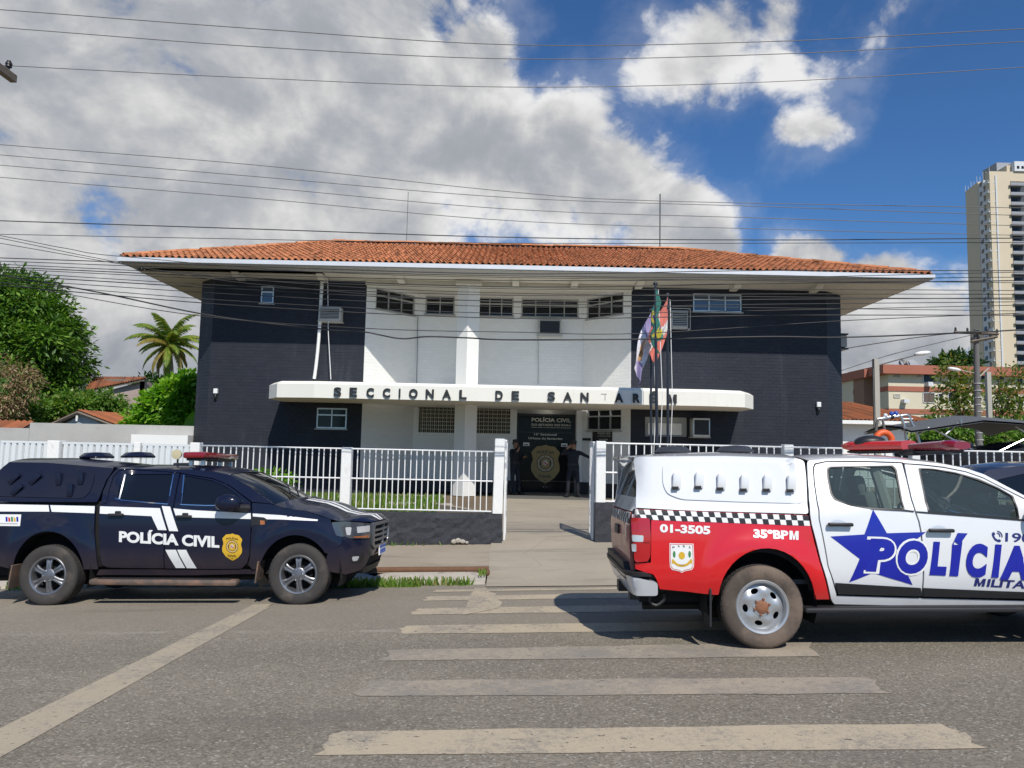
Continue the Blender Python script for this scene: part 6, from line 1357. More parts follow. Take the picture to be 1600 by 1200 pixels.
for j in range(2):
    mb = MB()
    for i in range(n_):
        if (i+j) % 2 == 0:
            P_, F_ = VR.geo([(sm0+i*wq, 1.12+j*.047), (sm0+(i+1)*wq, 1.12+j*.047), (sm0+(i+1)*wq, 1.167+j*.047), (sm0+i*wq, 1.167+j*.047)], [], .006, 0, .1); mb.add(P_, F_)
            P_, F_ = VR.geo([(sm0+i*wq, 1.12+j*.047), (sm0+(i+1)*wq, 1.12+j*.047), (sm0+(i+1)*wq, 1.167+j*.047), (sm0+i*wq, 1.167+j*.047)], [], .006, 0, .1, True); mb.add(P_, F_)
    mb.build('checker', M_BLACK, gt, kind='stuff')
VR.panel('tailgate_handle', [(sm0, .98), (sm0+.14, .98), (sm0+.14, 1.07), (sm0, 1.07)], M_BLACK, sz=True, off=.02, thick=.03, step=.1, r=.02, sym=True, parent=gt)
tlp = VR.panel('tail_light', [(988.5, 808), (1015, 809.5), (1016.5, 840), (1015.8, 868), (1012.5, 877), (993, 878.5), (990.5, 846)], M_REDLENS, off=.016, thick=.05, step=.05, r=.03)
VR.panel('reversing_lens', q3([(229, 716), (300, 722), (298, 768), (232, 765)]), M_CLEAR, off=.022, thick=.006, step=.05, r=.012, parent=tlp, both=False)
VR.panel('reversing_lens', q3([(228, 782), (252, 784), (252, 838), (232, 838)]), M_CLEAR, off=.022, thick=.006, step=.05, r=.01, parent=tlp, both=False)
VR.panel('lens_divider', q3([(300, 768), (345, 768), (345, 776), (300, 776)]), M_REDDARK, off=.020, thick=.005, step=.05, r=0, parent=tlp, both=False)
b0 = VR.tr((1026, 898)); b1 = VR.tr((1030, 920)); 
VR.panel('rear_bumper', [(sm0, .48), (b1[0]-.02, .475), (b0[0]-.0, .60), (sC-.05, .655), (sC-.20, .66), (sm0, .66)], M_SILVERP, sz=True, off=.055, thick=.10, step=.06, r=.03, sym=True)
VR.panel('bumper_step', [(sm0, .60), (sC-.17, .60), (sC-.18, .69), (sC-.22, .765), (sm0, .765)], M_TRIM, sz=True, off=.055, thick=.10, step=.07, r=.03, sym=True)
VR.panel('bumper_top', [(sm0, .655), (b0[0]-.04, .655), (b0[0]-.10, .69), (sm0, .70)], M_TRIM, sz=True, off=.07, thick=.10, step=.07, r=.02, sym=True)
mb = MB(); mb.box(-1.20, -1.0, -.08, .08, .40, .50); mb.box(-1.16, -1.06, -.62, -.50, .40, .47); mb.tube(spline([(-.98, -.74, .47), (-.99, -.74, .40), (-.93, -.74, .37), (-.86, -.74, .42), (-.86, -.74, .47)], 4), .014, 6); mb.build('tow_bracket', M_TRIM, tr_, kind='stuff')
VR.panel('cab_frame', [(1261.5, 719.5, .03), (1290, 717), (1350, 716.4), (1409, 718.4), (1442, 721.3), (1474.7, 725.2), (1509.7, 731.8), (1537.7, 741.3), (1572.7, 759.8), (1600, 774), (1652, 799), (1644, 806), (1628, 795), (1600, 778), (1570, 763.2), (1537, 746.2), (1509, 736.2), (1474, 729.2), (1442, 725.6), (1413, 723.6), (1409, 722), (1350, 720), (1290, 720.5), (1272.5, 724), (1269.8, 731), (1271.4, 755), (1279, 811), (1293, 885), (1302.2, 913), (1307, 928.5), (1306.5, 936.5), (1299, 937), (1292, 905), (1283, 876), (1268.5, 819), (1266, 804), (1262.5, 746)], P_WHITE, step=.06, r=.006)
wR = q4([(141, 228), (160, 213), (575, 205), (598, 232), (652, 497), (430, 489), (300, 467), (192, 430), (166, 390), (146, 290)])
wF = q4([(754, 222), (850, 226), (1000, 252), (1150, 297), (1280, 352), (1380, 408), (1402, 470), (1420, 558), (1350, 552), (1100, 532), (818, 512)])
def grow(L, k):
    cx_ = sum(p[0] for p in L)/len(L); cy_ = sum(p[1] for p in L)/len(L); o = []
    for x, y in L: d = math.hypot(x-cx_, y-cy_); o.append((x+(x-cx_)/d*k, y+(y-cy_)/d*k))
    return o
rdR = VR.panel('rear_door', [(1274.5, 726), (1290, 722.4), (1350, 722), (1409.2, 724), (1416, 750), (1428, 796.7), (1434.6, 815), (1438, 832), (1439, 932), (1310, 928), (1304.3, 912), (1295, 885), (1281, 811), (1273.4, 755), (1272, 732)], P_WHITE, [grow(wR, 1.4)], step=.07, r=.008)
fdR = VR.panel('front_door', [(1413.5, 725.5), (1442, 727.5), (1474, 731.1), (1509, 738), (1537, 748), (1570, 765.2), (1600, 780), (1628, 797), (1640, 808), (1643, 840), (1640, 900), (1632, 936), (1441.5, 932), (1440.5, 832), (1437.2, 815), (1430.5, 796.7), (1418.3, 750)], P_WHITE, [grow(wF, 1.4)], step=.07, r=.008)
for door, wn in ((rdR, wR), (fdR, wF)):
    VR.panel('window_seal', grow(wn, 1.6), M_BLACK, [grow(wn, -.9)], door, off=.003, thick=.02, step=.06, r=.015)
    VR.panel('window', grow(wn, .5), G_CAR, parent=door, off=-.012, thick=0, step=.09, r=.015)
VR.decal('belt_strip', q4([(430, 490), (655, 497), (718, 506), (718, 516), (650, 509), (430, 497)]), M_BLACK, rdR, .006); VR.decal('belt_strip', q4([(730, 508), (815, 514), (1100, 534), (1420, 560), (1600, 575), (1600, 587), (1420, 572), (1100, 546), (815, 525), (733, 518)]), M_BLACK, fdR, .006)
VR.panel('door_cladding', q4([(190, 988), (450, 1004), (762, 1022), (764, 1078), (210, 1060)]), M_TRIM, off=.016, thick=.02, step=.1, r=.012, parent=rdR); VR.panel('door_cladding', q4([(778, 1022), (1200, 1040), (1600, 1058), (1600, 1100), (1200, 1088), (778, 1079)]), M_TRIM, off=.016, thick=.02, step=.1, r=.012, parent=fdR)
VR.panel('rocker', [(1299.5, 938), (1308.5, 931), (1440, 935), (1640, 941), (1645, 953), (1440, 946.5), (1304, 944)], P_WHITE, off=.0, thick=.04, step=.1, r=.006)
for (px, py, dr_) in ((218, 597, rdR), (890, 637, fdR)):
    VR.block('door_handle', (1260+px/4.285, 680+py/4.285), .225, .034, .045, M_BLACK, dr_, .012, .012, .02)
    mp = VR.quadmap(q4([(px-60, py-34), (px+50, py-30), (px+50, py+34), (px-60, py+30)])); mb = MB(); decal(mb, circle(.5, .5, .5, .5, 20), [], mp, .002, .5); mb.build('handle_cup', M_SILVERP, dr_)
# front end (beyond the picture's edge)
dA = VR.tr((1643, 840))[0]+.012; sX = VR.smax; gA = sX-.52
pts = [(dA, .47), (2.66, .47)] + [(3.096+.46*math.cos(q), .40+.46*math.sin(q)) for q in np.linspace(PI-.16, .55, 16)] + [(3.70, .72), (3.62, .86), (3.72, .98), (3.55, 1.07), (dA+.02, 1.10)]
VR.panel('fender', pts, P_WHITE, sz=True, step=.08, r=0)
VR.panel('headlight', [(3.64, .86), (3.74, .98), (gA-.02, .96), (gA-.04, .84), (3.75, .80)], M_CLEAR, sz=True, off=.01, thick=.03, step=.07, r=.02)
VR.panel('grille', [(gA, .78), (gA, .97), (sX, .99), (sX, .72)], M_BLACK, sz=True, off=.02, thick=.03, step=.08, r=.02, sym=True)
VR.panel('grille_bar', [(gA, .84), (gA, .89), (sX, .90), (sX, .85)], P_WHITE, sz=True, off=.045, thick=.03, step=.08, r=.01, sym=True)
VR.panel('bumper', [(3.55, .45), (3.71, .71), (3.76, .79), (gA-.02, .77), (gA+.1, .70), (sX, .70), (sX, .36), (gA, .36)], P_WHITE, sz=True, off=.015, thick=.05, step=.08, r=.02, sym=True)
he = [VR.S(a, z, -.006) for a, z in ((dA+.02, 1.105), (2.9, 1.10), (3.3, 1.085), (3.56, 1.065), (3.74, .99), (gA-.02, .975), (gA+.05, .985))]
nxR = VR.S(sX, 1).x; VR.loft('hood', he, P_WHITE, [.07, .08, .08, .07, .06, .03, .01], [.18, .14, .10, .10, nxR-he[4].x-.12, nxR-he[5].x-.05, nxR-he[6].x], ny=18)
we = VR.edge([(1538, 742), (1573, 760), (1600, 774.5), (1650, 799)], -.012) + [VR.S(dA+.01, 1.11, -.012)]
VR.loft('windshield', we, G_CAR, [.035, .03, .025, .02, .01], [.10, .14, .16, .18, .18], ny=18)
re_ = VR.edge([(1261.5, 719), (1290, 717.4), (1350, 716.8), (1409, 718.8), (1442, 721.6), (1474.7, 725.4), (1509.7, 732), (1537.7, 741.6)], -.004)
VR.loft('roof', re_, P_WHITE, [.05, .06, .065, .065, .06, .055, .05, .035], [0, 0, 0, 0, 0, .02, .05, .10], ny=18)
rzR = re_[3].z+.06
mb = MB(); mb.add([re_[0], (re_[0].x, -re_[0].y, re_[0].z), (re_[0].x-.1, -.82, 1.15), (re_[0].x-.1, .82, 1.15)], [(0, 1, 3, 2)]); mb.build('rear_window', M_TINT, tr_)
# cabin
for y, x, nm in ((-.40, 1.50, 'front_seat'), (.40, 1.50, 'front_seat'), (-.38, .72, 'rear_seat'), (.38, .72, 'rear_seat')):
    mb = MB(); mb.obox((x, y, .80), (.50, .50, .16), None, .05); mb.obox((x-.28, y, 1.10), (.14, .48, .60), Matrix.Rotation(-.25, 3, 'Y'), .05); mb.obox((x-.38, y, 1.46), (.10, .27, .17), Matrix.Rotation(-.2, 3, 'Y'), .04); mb.build(nm, M_SEAT, tr_, smooth=40)
mb = MB(); mb.obox((2.36, 0, 1.00), (.42, 1.46, .28), None, .08); mb.build('dashboard', M_DASH, tr_, smooth=40)
mb = MB(); mt = Matrix.Rotation(R(65), 3, 'Y'); c = Vector((2.03, .40, 1.07)); mb.tube([c + mt @ Vector((.19*math.cos(q), .19*math.sin(q), 0)) for q in np.linspace(0, 2*PI, 25)], .016, 6, caps=False); mb.tube([c, (2.3, .40, .98)], .03, 6); mb.tube([c + mt @ Vector((0, -.18, 0)), c + mt @ Vector((0, .18, 0))], .02, 6); mb.build('steering_wheel', M_BLACK, tr_, smooth=50)
mb = MB(); mb.box(.30, 2.9, -.78, .78, .56, .60); mb.build('cabin_floor', M_DASH, tr_)
for sd in (-1, 1): 
    mb = MB(); mb.box(.45, 2.4, sd*.80-.012, sd*.80+.012, .56, 1.08); mb.build('door_lining', M_DASH, tr_)
    mb = MB(); mb.tube([(1.30, sd*.72, 1.08), (1.22, sd*.60, 1.62)], .05, 6); mb.build('pillar_lining', M_LINER, tr_)
mb = MB(); mb.tube([(2.12, -.05, 1.60), (2.10, 0, 1.52)], .012, 5); mb.obox((2.09, 0, 1.49), (.04, .22, .07), None, .015); mb.build('rear_view_mirror', M_BLACK, tr_)
for sd in (-1, 1):
    a, z = VR.tr((1617, 796)); c = VR.S(a, z, .15); c.y *= -sd; mb = MB(); mb.ell(c, (.10, .10, .115), 3); mr_ = mb.build('mirror', M_TRIM, tr_, smooth=60); mb = MB(); k = VR.S(a+.05, z-.05, -.01); k.y *= -sd; mb.tube([k, c], [.05, .04], 8); mb.build('mirror_arm', M_TRIM, mr_)
    mb = MB(); mb.obox((1.55, sd*.84, .345), (2.35, .16, .045), None, .015); mb.build('side_step', M_TRIM, tr_, smooth=40)
    for x in (-.47, 2.62): mb = MB(); mb.obox((x, sd*.78, .37), (.02, .24, .34), Matrix.Rotation(.04, 3, 'Y'), .006); mb.build('mud_flap', M_TRIM, tr_)
for px in (1056, 1164):
    a, z = VR.tr((px, 711)); mb = MB(); mb.lathe([(.17, 0), (.185, .012), (.13, .065), (.03, .075)], 18, Matrix(((1.08, 0, 0), (0, 1, 0), (0, 0, 1))), (a+.12, 0, ed[3].z+.055)); mb.build('roof_vent', mat('vent_grey', (.035, .038, .048), .5), tr_, smooth=40)
# light bar: two red arms spread from a black middle
lb = MB(); lb.obox((1.92, -.02, rzR+.03), (.22, .30, .06), None, .015); lbr = lb.build('light_bar', M_BLACK, tr_, smooth=40)
M_BARRED = mat('bright_red_lens', (.52, .020, .012), .15, var=.08, coat=1)
def bar_arm(p0, p1, w0, w1, h0, h1, m, nm):
    p0 = Vector(p0); p1 = Vector(p1); d = (p1-p0).normalized(); s_ = Vector((-d.y, d.x, 0)).normalized(); mb = MB(); rows = []
    for i in range(9):
        t = i/8; c = p0.lerp(p1, t); w_ = (w0+(w1-w0)*t)*(1 if i < 8 else .7); h_ = (h0+(h1-h0)*t)*(1 if i < 8 else .6)
        rows.append([c+s_*(w_*math.cos(q))+Vector((0, 0, h_*math.copysign(abs(math.sin(q))**.6, math.sin(q)))) for q in np.linspace(0, 2*PI, 16)[:-1]])
    n = 15; mb.add([p for r_ in rows for p in r_], [(i*n+k, i*n+(k+1) % n, (i+1)*n+(k+1) % n, (i+1)*n+k) for i in range(8) for k in range(n)] + [tuple(range(n-1, -1, -1)), tuple(8*n+k for k in range(n))])
    return mb.build(nm, m, lbr, smooth=50)
bar_arm((1.90, .06, rzR+.105), (1.52, .66, rzR+.125), .15, .17, .055, .060, M_BARRED, 'bar_lens'); bar_arm((1.88, -.10, rzR+.085), (2.06, -.62, rzR+.075), .10, .15, .035, .062, M_REDDARK, 'bar_lens')
bar_arm((1.90, .06, rzR+.05), (1.54, .62, rzR+.06), .12, .13, .02, .025, M_BLACK, 'bar_base'); bar_arm((1.90, -.10, rzR+.03), (2.03, -.58, rzR+.02), .08, .11, .02, .03, M_BLACK, 'bar_base')
mb = MB(); mb.ell((1.66, .42, rzR+.16), (.17, .12, .075), 3); mb.build('siren_dome', M_BLACK, lbr, smooth=60)
for x in (0, 3.096):
    for sd in (-1, 1): wheel(wheel_group(tr_, x, sd), x, sd, .372, .25, .228, 'steel', .90)
# markings
cq = VR.quadmap([(990.5, 794.8), (1262.8, 805.4), (1265.6, 821.6), (988.2, 810.6)])
mb = MB(); decal(mb, [(0, 0), (1, 0), (1, 1), (0, 1)], [], cq, .003, .04); band = mb.build('checker_band', M_WHITE, bed)
nC = 31; mb = MB()
for i in range(nC):
    j = i % 2; decal(mb, [(i/nC, j*.5), ((i+1)/nC, j*.5), ((i+1)/nC, j*.5+.5), (i/nC, j*.5+.5)], [], cq, .0048, .2)
mb.build('checker', M_BLACK, bed, kind='stuff')
VR.text('lettering', '01-3505', q3([(420, 640), (784, 654), (782, 716), (420, 700)]), M_WHITE, bold=.045)
VR.text('lettering', '35ºBPM', q3([(1094, 676), (1420, 690), (1419, 756), (1094, 738)]), M_WHITE, bold=.045)
cr = q3([(488, 776), (664, 780), (668, 992), (490, 992)]); cm = VR.quadmap(cr)
SC_ = [(.01, .01), (.99, .01), (1.0, .55), (.985, .80), (.90, .90), (.62, .945), (.5, 1.0), (.38, .945), (.10, .90), (.015, .80), (0, .55)]
mb = MB(); decal(mb, SC_, [], cm, .0028, .3); cre = mb.build('crest', M_WHITE, tr_)
sc2 = [(.5+(x-.5)*.90, .47+(y-.47)*.91) for x, y in SC_]; mb = MB(); decal(mb, [(.5+(x-.5)*.94, .47+(y-.47)*.945) for x, y in SC_], [sc2], cm, .0042, .3); mb.build('crest_border', M_REDDEC, cre)
for ch, u, v in (('P', .17, .15), ('A', .38, .105), ('R', .60, .105), ('Á', .83, .14)): mb = MB(); map_text(mb, ch, cm, u-.045, u+.045, v-.035-(.02 if ch == 'Á' else 0), v+.035, .0042, bold=.02); mb.build('crest_letter', M_BLACK, cre)
for u, v, ru, rv, m_ in ((.19, .38, .055, .115, M_GREEND), (.82, .37, .055, .115, M_GREEND), (.5, .42, .13, .13, M_GOLDY), (.14, .62, .05, .085, M_GOLDY), (.87, .61, .05, .085, M_GOLDY)):
    mb = MB(); decal(mb, circle(u, v, ru, rv, 14), [], cm, .0042, .4); mb.build('crest_figure', m_, cre)
mb = MB(); a0_ = [(.5+.38*math.cos(q), .56+.24*math.sin(q)) for q in np.linspace(R(10), R(170), 14)]; a1_ = [(.5+.29*math.cos(q), .56+.16*math.sin(q)) for q in np.linspace(R(170), R(10), 14)]; decal(mb, a0_+a1_, [], cm, .0042, .4); mb.build('crest_ribbon', M_GOLDY, cre)
mb = MB(); map_text(mb, '1818', cm, .40, .60, .72, .755, .0045); mb.build('crest_letter', M_BLUED, cre)
star = q4([(445, 497), (538, 656), (800, 648), (604, 800), (710, 1003), (445, 922), (285, 985), (356, 828), (160, 678), (388, 664)])
sd1 = VR.decal('star', star, M_BLUE, None, .003, step=.06)
wq_ = q4([(398, 662), (1500, 712), (1492, 962), (384, 914)])
LQ = [('P', 398, 590, 690, 912), ('O', 605, 812, 700, 925), ('L', 826, 940, 711, 936), ('Í', 960, 1078, 652, 942), ('C', 1064, 1212, 722, 950), ('I', 1240, 1306, 729, 952), ('A', 1296, 1500, 736, 966)]
for ch, x0, x1, y0, y1 in LQ:
    sl_ = (x1-x0)*.022; qd = q4([(x0+8, y0), (x1, y0+sl_+2), (x1-6, y1+sl_+2), (x0-4, y1)])
    if ch in 'PO': VR.text('letter_outline', ch, [(x-(3.0 if i in (0, 3) else -3.0), y-(3.0 if i < 2 else -3.0)) for i, (x, y) in enumerate(qd)], M_WHITE, None, bold=.12, shear=.05, lift=.0048)
    VR.text('lettering', ch, qd, M_BLUE, None, bold=.065, shear=.10 if ch != 'A' else .04, lift=.0065)
VR.text('lettering', 'MILITAR', q4([(1126, 958), (1540, 978), (1534, 1032), (1120, 1010)]), M_BLUED, bold=.03, shear=.08)
VR.text('lettering', '190', q4([(1332, 652), (1505, 658), (1503, 722), (1330, 712)]), M_BLUED, bold=.015)
ph = VR.quadmap(q4([(1236, 642), (1316, 645), (1314, 716), (1234, 712)]))
mb = MB(); decal(mb, [(.10, .12), (.26, .08), (.34, .32), (.24, .42), (.36, .64), (.56, .80), (.66, .72), (.86, .86), (.78, 1.0), (.60, 1.0), (.34, .86), (.14, .56), (.06, .30)], [], ph, .0045, .4); mb.build('phone_icon', M_BLUED, tr_)
for r0 in (.28, .46):
    q_ = np.linspace(R(-80), R(10), 9); mb = MB(); decal(mb, [(.42+(r0+.08)*math.cos(t), .46+(r0+.08)*math.sin(t)) for t in q_]+[(.42+r0*math.cos(t), .46+r0*math.sin(t)) for t in q_[::-1]], [], ph, .0045, .4); mb.build('phone_icon', M_BLUED, tr_)
# ================================================================== NEIGHBOURS, TREES, POLES AND CABLES
M_CREAM = mat('cream_render', (.62, .56, .42), .8, var=.06, vs=.4, coord='World', dirt=((.40, .35, .26), .7, .62, .4)); M_TERRA = mat('terracotta_band', (.36, .125, .078), .8, var=.12, vs=.6, coord='World'); M_BROWNW = mat('brown_side_shade', (.26, .15, .10), .8, var=.1)  # the brown holds the shade of the block's side face
M_BEIGE = mat('tower_beige_tile', (.60, .51, .37), .7, var=.05, vs=.25, coord='World'); M_TWHITE = mat('tower_white', (.62, .64, .66), .7, var=.05); M_TDARK = mat('tower_dark', (.055, .06, .075), .6, var=.1); M_TGREY = mat('tower_grey', (.30, .31, .33), .7, var=.08)
M_WOODP = mat('weathered_wood', (.16, .13, .10), .85, var=.25, vs=5, bump=.3, bs=30, stretch=(6, 6, 1)); M_POLE = mat('pole_concrete', (.40, .38, .33), .85, var=.12, vs=2, bump=.2, bs=30); M_POLED = mat('pole_dark_concrete', (.14, .135, .13), .85, var=.2, vs=2)
M_BARK = mat('bark', (.13, .10, .07), .95, var=.3, vs=6, bump=.8, bs=14); M_PALMB = mat('palm_bark', (.26, .22, .17), .95, var=.25, vs=5, bump=.6, bs=18)
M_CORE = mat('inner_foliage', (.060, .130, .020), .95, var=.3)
M_BLUEW = mat('pale_blue_render', (.36, .42, .47), .85, var=.1, vs=1.5); M_PINKW = mat('pinkish_render', (.40, .31, .28), .85, var=.15, vs=.8, dirt=((.25, .20, .17), 1.2, .55, .6), coord='World')
M_CANVAS = mat('grey_canvas', (.10, .105, .11), .7, var=.12, vs=2); M_ORANGE = mat('buoy_orange', (.75, .12, .03), .5, var=.05); M_TARP = mat('dark_tarp', (.02, .024, .034), .5, var=.3, vs=4)

def far_window(root, mb_axis, c, w_, h_, m=None, frame=M_TWHITE, panes=2):
    """window proud of a far wall: frame with its panes; mb_axis = (u, n) unit vectors"""
    u, n = mb_axis; M = Matrix((u, n*-1, Vector((0, 0, 1)))).transposed(); c = Vector(c); t = max(.05, w_*.05); mb = MB()
    for (dx, dz, sx2, sz2) in ((0, h_/2, w_, t), (0, -h_/2, w_, t), (-w_/2, 0, t, h_), (w_/2, 0, t, h_)): mb.obox(c+u*dx+Vector((0, 0, dz))+n*.04, (sx2, .08, sz2), M)
    f = mb.build('window', frame, root)
    for k in range(panes):
        q = MB(); q.obox(c+u*((k+.5)/panes-.5)*w_+n*.02, (w_/panes*.94, .04, h_*.96), M); q.build('pane', m or M_PANE, f)
    return f
# --- tall tower
TD = 215.0; B_ = (P(1554, 500, TD).x, TD); dF = TD*1.075; A_ = (P(1515, 500, dF).x, dF); E_ = (P(1700, 500, TD).x, TD)
ztop = P(1570, 268, TD).z; tw = thing('apartment_tower', 'tall beige and grey apartment tower with stacked balconies rising at the right edge', 'tower', (B_[0]+8, TD+8, 0))
A3, d_, n_, Mx = frame_at(A_, B_); LL = (Vector(B_)-Vector(A_)).length
uB = ray_wall(1533.5, 450, A_, B_)[0]; uC = ray_wall(1541.5, 450, A_, B_)[0]
def wall_q(p0, p1, z0, z1, m, nm, out=0):
    a = Vector((p0[0], p0[1], 0)); b = Vector((p1[0], p1[1], 0)); d = (b-a).normalized(); n = Vector((d.y, -d.x, 0)); k = n*out; mb = MB(); mb.prism([a+k+Vector((0, 0, z0)), b+k+Vector((0, 0, z0)), b-n*2+Vector((0, 0, z0)), a-n*2+Vector((0, 0, z0))], (0, 0, z1-z0)); return mb.build(nm, m, tw)
at = lambda u: (A3+d_*u).xy
wall_q(A_, at(uB), 0, ztop-.5, M_BEIGE, 'side_wall'); wall_q(at(uB+.01), at(uC), 0, ztop-1.2, M_TWHITE, 'side_wall', -.1); wall_q(at(uC+.01), at(LL-.01), 0, ztop-1.2, M_TWHITE, 'side_wall', -1.6)
xs1 = P(1586.5, 500, TD).x; wall_q(B_, (xs1, TD), 0, ztop, M_BEIGE, 'front_wall'); wall_q((xs1+.01, TD), (E_[0], TD), 0, ztop-3.0, M_TDARK, 'front_wall', -.8); wall_q((xs1+.01, TD), (E_[0], TD), ztop-2.99, ztop-.01, M_BEIGE, 'front_wall')
mb = MB(); mb.box(A_[0]+3, E_[0], TD+4, TD+16, 0, ztop-.6); mb.build('core', M_TGREY, tw)
mb = MB(); mb.box(B_[0]+6, P(1583, 260, TD).x, TD+1, TD+7, ztop, P(1560, 256, TD).z); mb.build('roof_house', M_BEIGE, tw)
mb = MB(); mb.box(P(1583, 260, TD).x+.1, P(1625, 260, TD).x, TD-.5, TD+8, ztop+.05, P(1590, 253, TD).z); rh = mb.build('roof_house', M_TWHITE, tw)
for x in (1589, 1596, 1603): mb = MB(); mb.obox((P(x, 262, TD).x, TD-.52, ztop+1.2), (.7, .1, .8)); mb.build('roof_opening', M_PANE, rh)
mb = MB(); mb.box(P(1585, 245, TD).x, E_[0], TD+8.1, TD+15, ztop, P(1598, 238, TD).z); mb.build('tank_house', M_TGREY, tw)
for i in range(9):
    p = A3+d_*(LL*i/8)+Vector((0, 0, ztop-1.2)); mb = MB(); mb.tube([p, p+Vector((0, 0, 2.6 if i % 2 == 0 else 1.8))], .06, 5); mb.build('roof_mast', M_TWHITE, tw)
fh = 3.0; nfl = 20; bm_ = MB()
uM = Matrix((d_, n_*-1, Vector((0, 0, 1)))).transposed()
bL = max(2.5, LL-uC-.3); b1 = MB(); b1.obox((0, 0, 0), (bL, 1.9, .30)); b1.obox((0, -.93, .50), (bL, .08, .72)); bal = mesh_of(b1, 'balcony', M_TWHITE); dk = MB(); dk.obox((0, 0, 0), (bL*.9, .2, 2.4)); dkm = mesh_of(dk, 'balcony_door', M_PANE)
ang = math.atan2(d_.y, d_.x)
wf = MB(); wf.obox((0, 0, 0), (1.5, .12, 1.25)); wfm = mesh_of(wf, 'window', M_PANE); b2 = MB(); b2.obox((0, -.4, 0), (4.2, 1.6, .25)); b2.obox((0, -1.15, .45), (4.2, .10, .8)); bal2 = mesh_of(b2, 'balcony', M_TGREY)
for k in range(nfl):
    z = ztop-3.4-k*fh
    c = A3+d_*((uC+LL)/2)-n_*.55; share(bal, 'balcony', tw, (c.x, c.y, z), (0, 0, ang)); c = A3+d_*((uC+LL)/2)-n_*1.45; share(dkm, 'balcony_door', tw, (c.x, c.y, z+1.3), (0, 0, ang))
    c = A3+d_*((uB+uC)/2)-n_*.07; share(wfm, 'window', tw, (c.x, c.y, z+1.4), (0, 0, ang))
    if k < 19: share(bal2, 'balcony', tw, (P(1591.5, 400, TD).x, TD+.4, z-1.0)); share(wfm, 'window', tw, (P(1592, 400, TD).x, TD+.78, z+.6))
# --- three storey apartment block
Y1 = 75.0; ap = thing('apartment_block', 'three storey cream apartment block with terracotta bands behind the poles at right', 'building', (P(1480, 650, Y1).x, Y1+6, 0))
def zpx(px, py, Y): return P(px, py, Y).z
xa_, xb_ = P(1388, 600, Y1).x, P(1640, 600, Y1).x; zr = zpx(1480, 573, Y1)
mb = MB(); mb.box(xa_, xb_, Y1, Y1+6, 0, zr-.2); mb.build('wall', M_CREAM, ap)
mb = MB(); mb.box(P(1357, 600, Y1+3).x-.4, xa_-.004, Y1+3.2, Y1+11, 0, zr-.3); mb.build('side_face_wall', M_BROWNW, ap)  # side face with its shade and brownish column put into one brown
mb = MB(); mb.box(P(1343, 600, Y1+6).x, P(1357, 600, Y1+3).x-.41, Y1+5.6, Y1+14, 0, zr-.35); mb.build('wall', M_CREAM, ap)
mb = MB(); mb.box(P(1300, 600, Y1+14).x, P(1345, 600, Y1+14).x, Y1+14, Y1+22, 0, zr-.6); mb.build('wall', M_CREAM, ap)
for (x0, x1, y0, y1, dz) in ((xa_-.9, xb_, Y1-.8, Y1+7, 0), (P(1343, 600, Y1+5).x-.7, xa_-.91, Y1+2.4, Y1+12, -.12), (P(1300, 600, Y1+13).x, P(1345, 600, Y1+13).x-.75, Y1+13.2, Y1+22, -.35)):
    mb = MB(); mb.box(x0, x1, y0, y1, zr-.9+dz, zr+dz); mb.build('parapet', M_TERRA, ap)
for z in (zpx(1480, 609, Y1), zpx(1480, 644, Y1)):
    mb = MB(); mb.box(xa_-.06, xb_, Y1-.08, Y1+6.05, z-.25, z+.25); mb.build('band', M_TERRA, ap)
    mb = MB(); mb.box(P(1343, 600, Y1+5.4).x, P(1357, 600, Y1+3).x-.45, Y1+5.5, Y1+5.6-.004, z-.25, z+.25); mb.build('band', M_TERRA, ap)
uX, nY = Vector((1, 0, 0)), Vector((0, -1, 0))
q7 = lambda x, y: (1300+x/4.617, 500+y/4.617)
M_BRONZEP = mat('brown_shutter', (.12, .085, .07), .5, var=.1)
for (x0, y0, x1, y1, m_) in ((655, 375, 745, 452, M_PANE), (835, 370, 905, 440, M_PANE), (980, 372, 1010, 402, M_PANE), (445, 388, 490, 414, M_LIP), (615, 390, 645, 415, M_LIP), (655, 525, 740, 597, M_BRONZEP), (765, 530, 800, 557, M_PANE), (835, 525, 905, 590, M_PANE), (445, 535, 490, 560, M_LIP), (930, 388, 970, 420, M_LIP), (1070, 380, 1110, 450, M_PANE), (1180, 380, 1240, 450, M_PANE), (1330, 400, 1375, 475, M_PANE), (1335, 555, 1380, 612, M_PANE), (1090, 530, 1130, 590, M_PANE), (1190, 530, 1250, 595, M_PANE), (655, 690, 740, 740, M_PANE), (1000, 690, 1060, 740, M_PANE)):
    a = P(*q7(x0, y0), Y1); b = P(*q7(x1, y1), Y1); far_window(ap, (uX, nY), ((a.x+b.x)/2, Y1, (a.z+b.z)/2), b.x-a.x, a.z-b.z, m_, M_CREAM if m_ is M_LIP else M_TWHITE, 2)
for (x0, y0, x1, y1, Yd) in ((222, 400, 256, 475, Y1+5.6), (222, 545, 256, 606, Y1+5.6), (345, 382, 388, 452, Y1+3.2), (350, 527, 388, 596, Y1+3.2), (160, 430, 195, 465, Y1+14), (82, 430, 110, 495, Y1+14)):
    a = P(*q7(x0, y0), Yd); b = P(*q7(x1, y1), Yd); far_window(ap, (uX, nY), ((a.x+b.x)/2, Yd, (a.z+b.z)/2), b.x-a.x, a.z-b.z, M_PANE, M_TWHITE, 1)
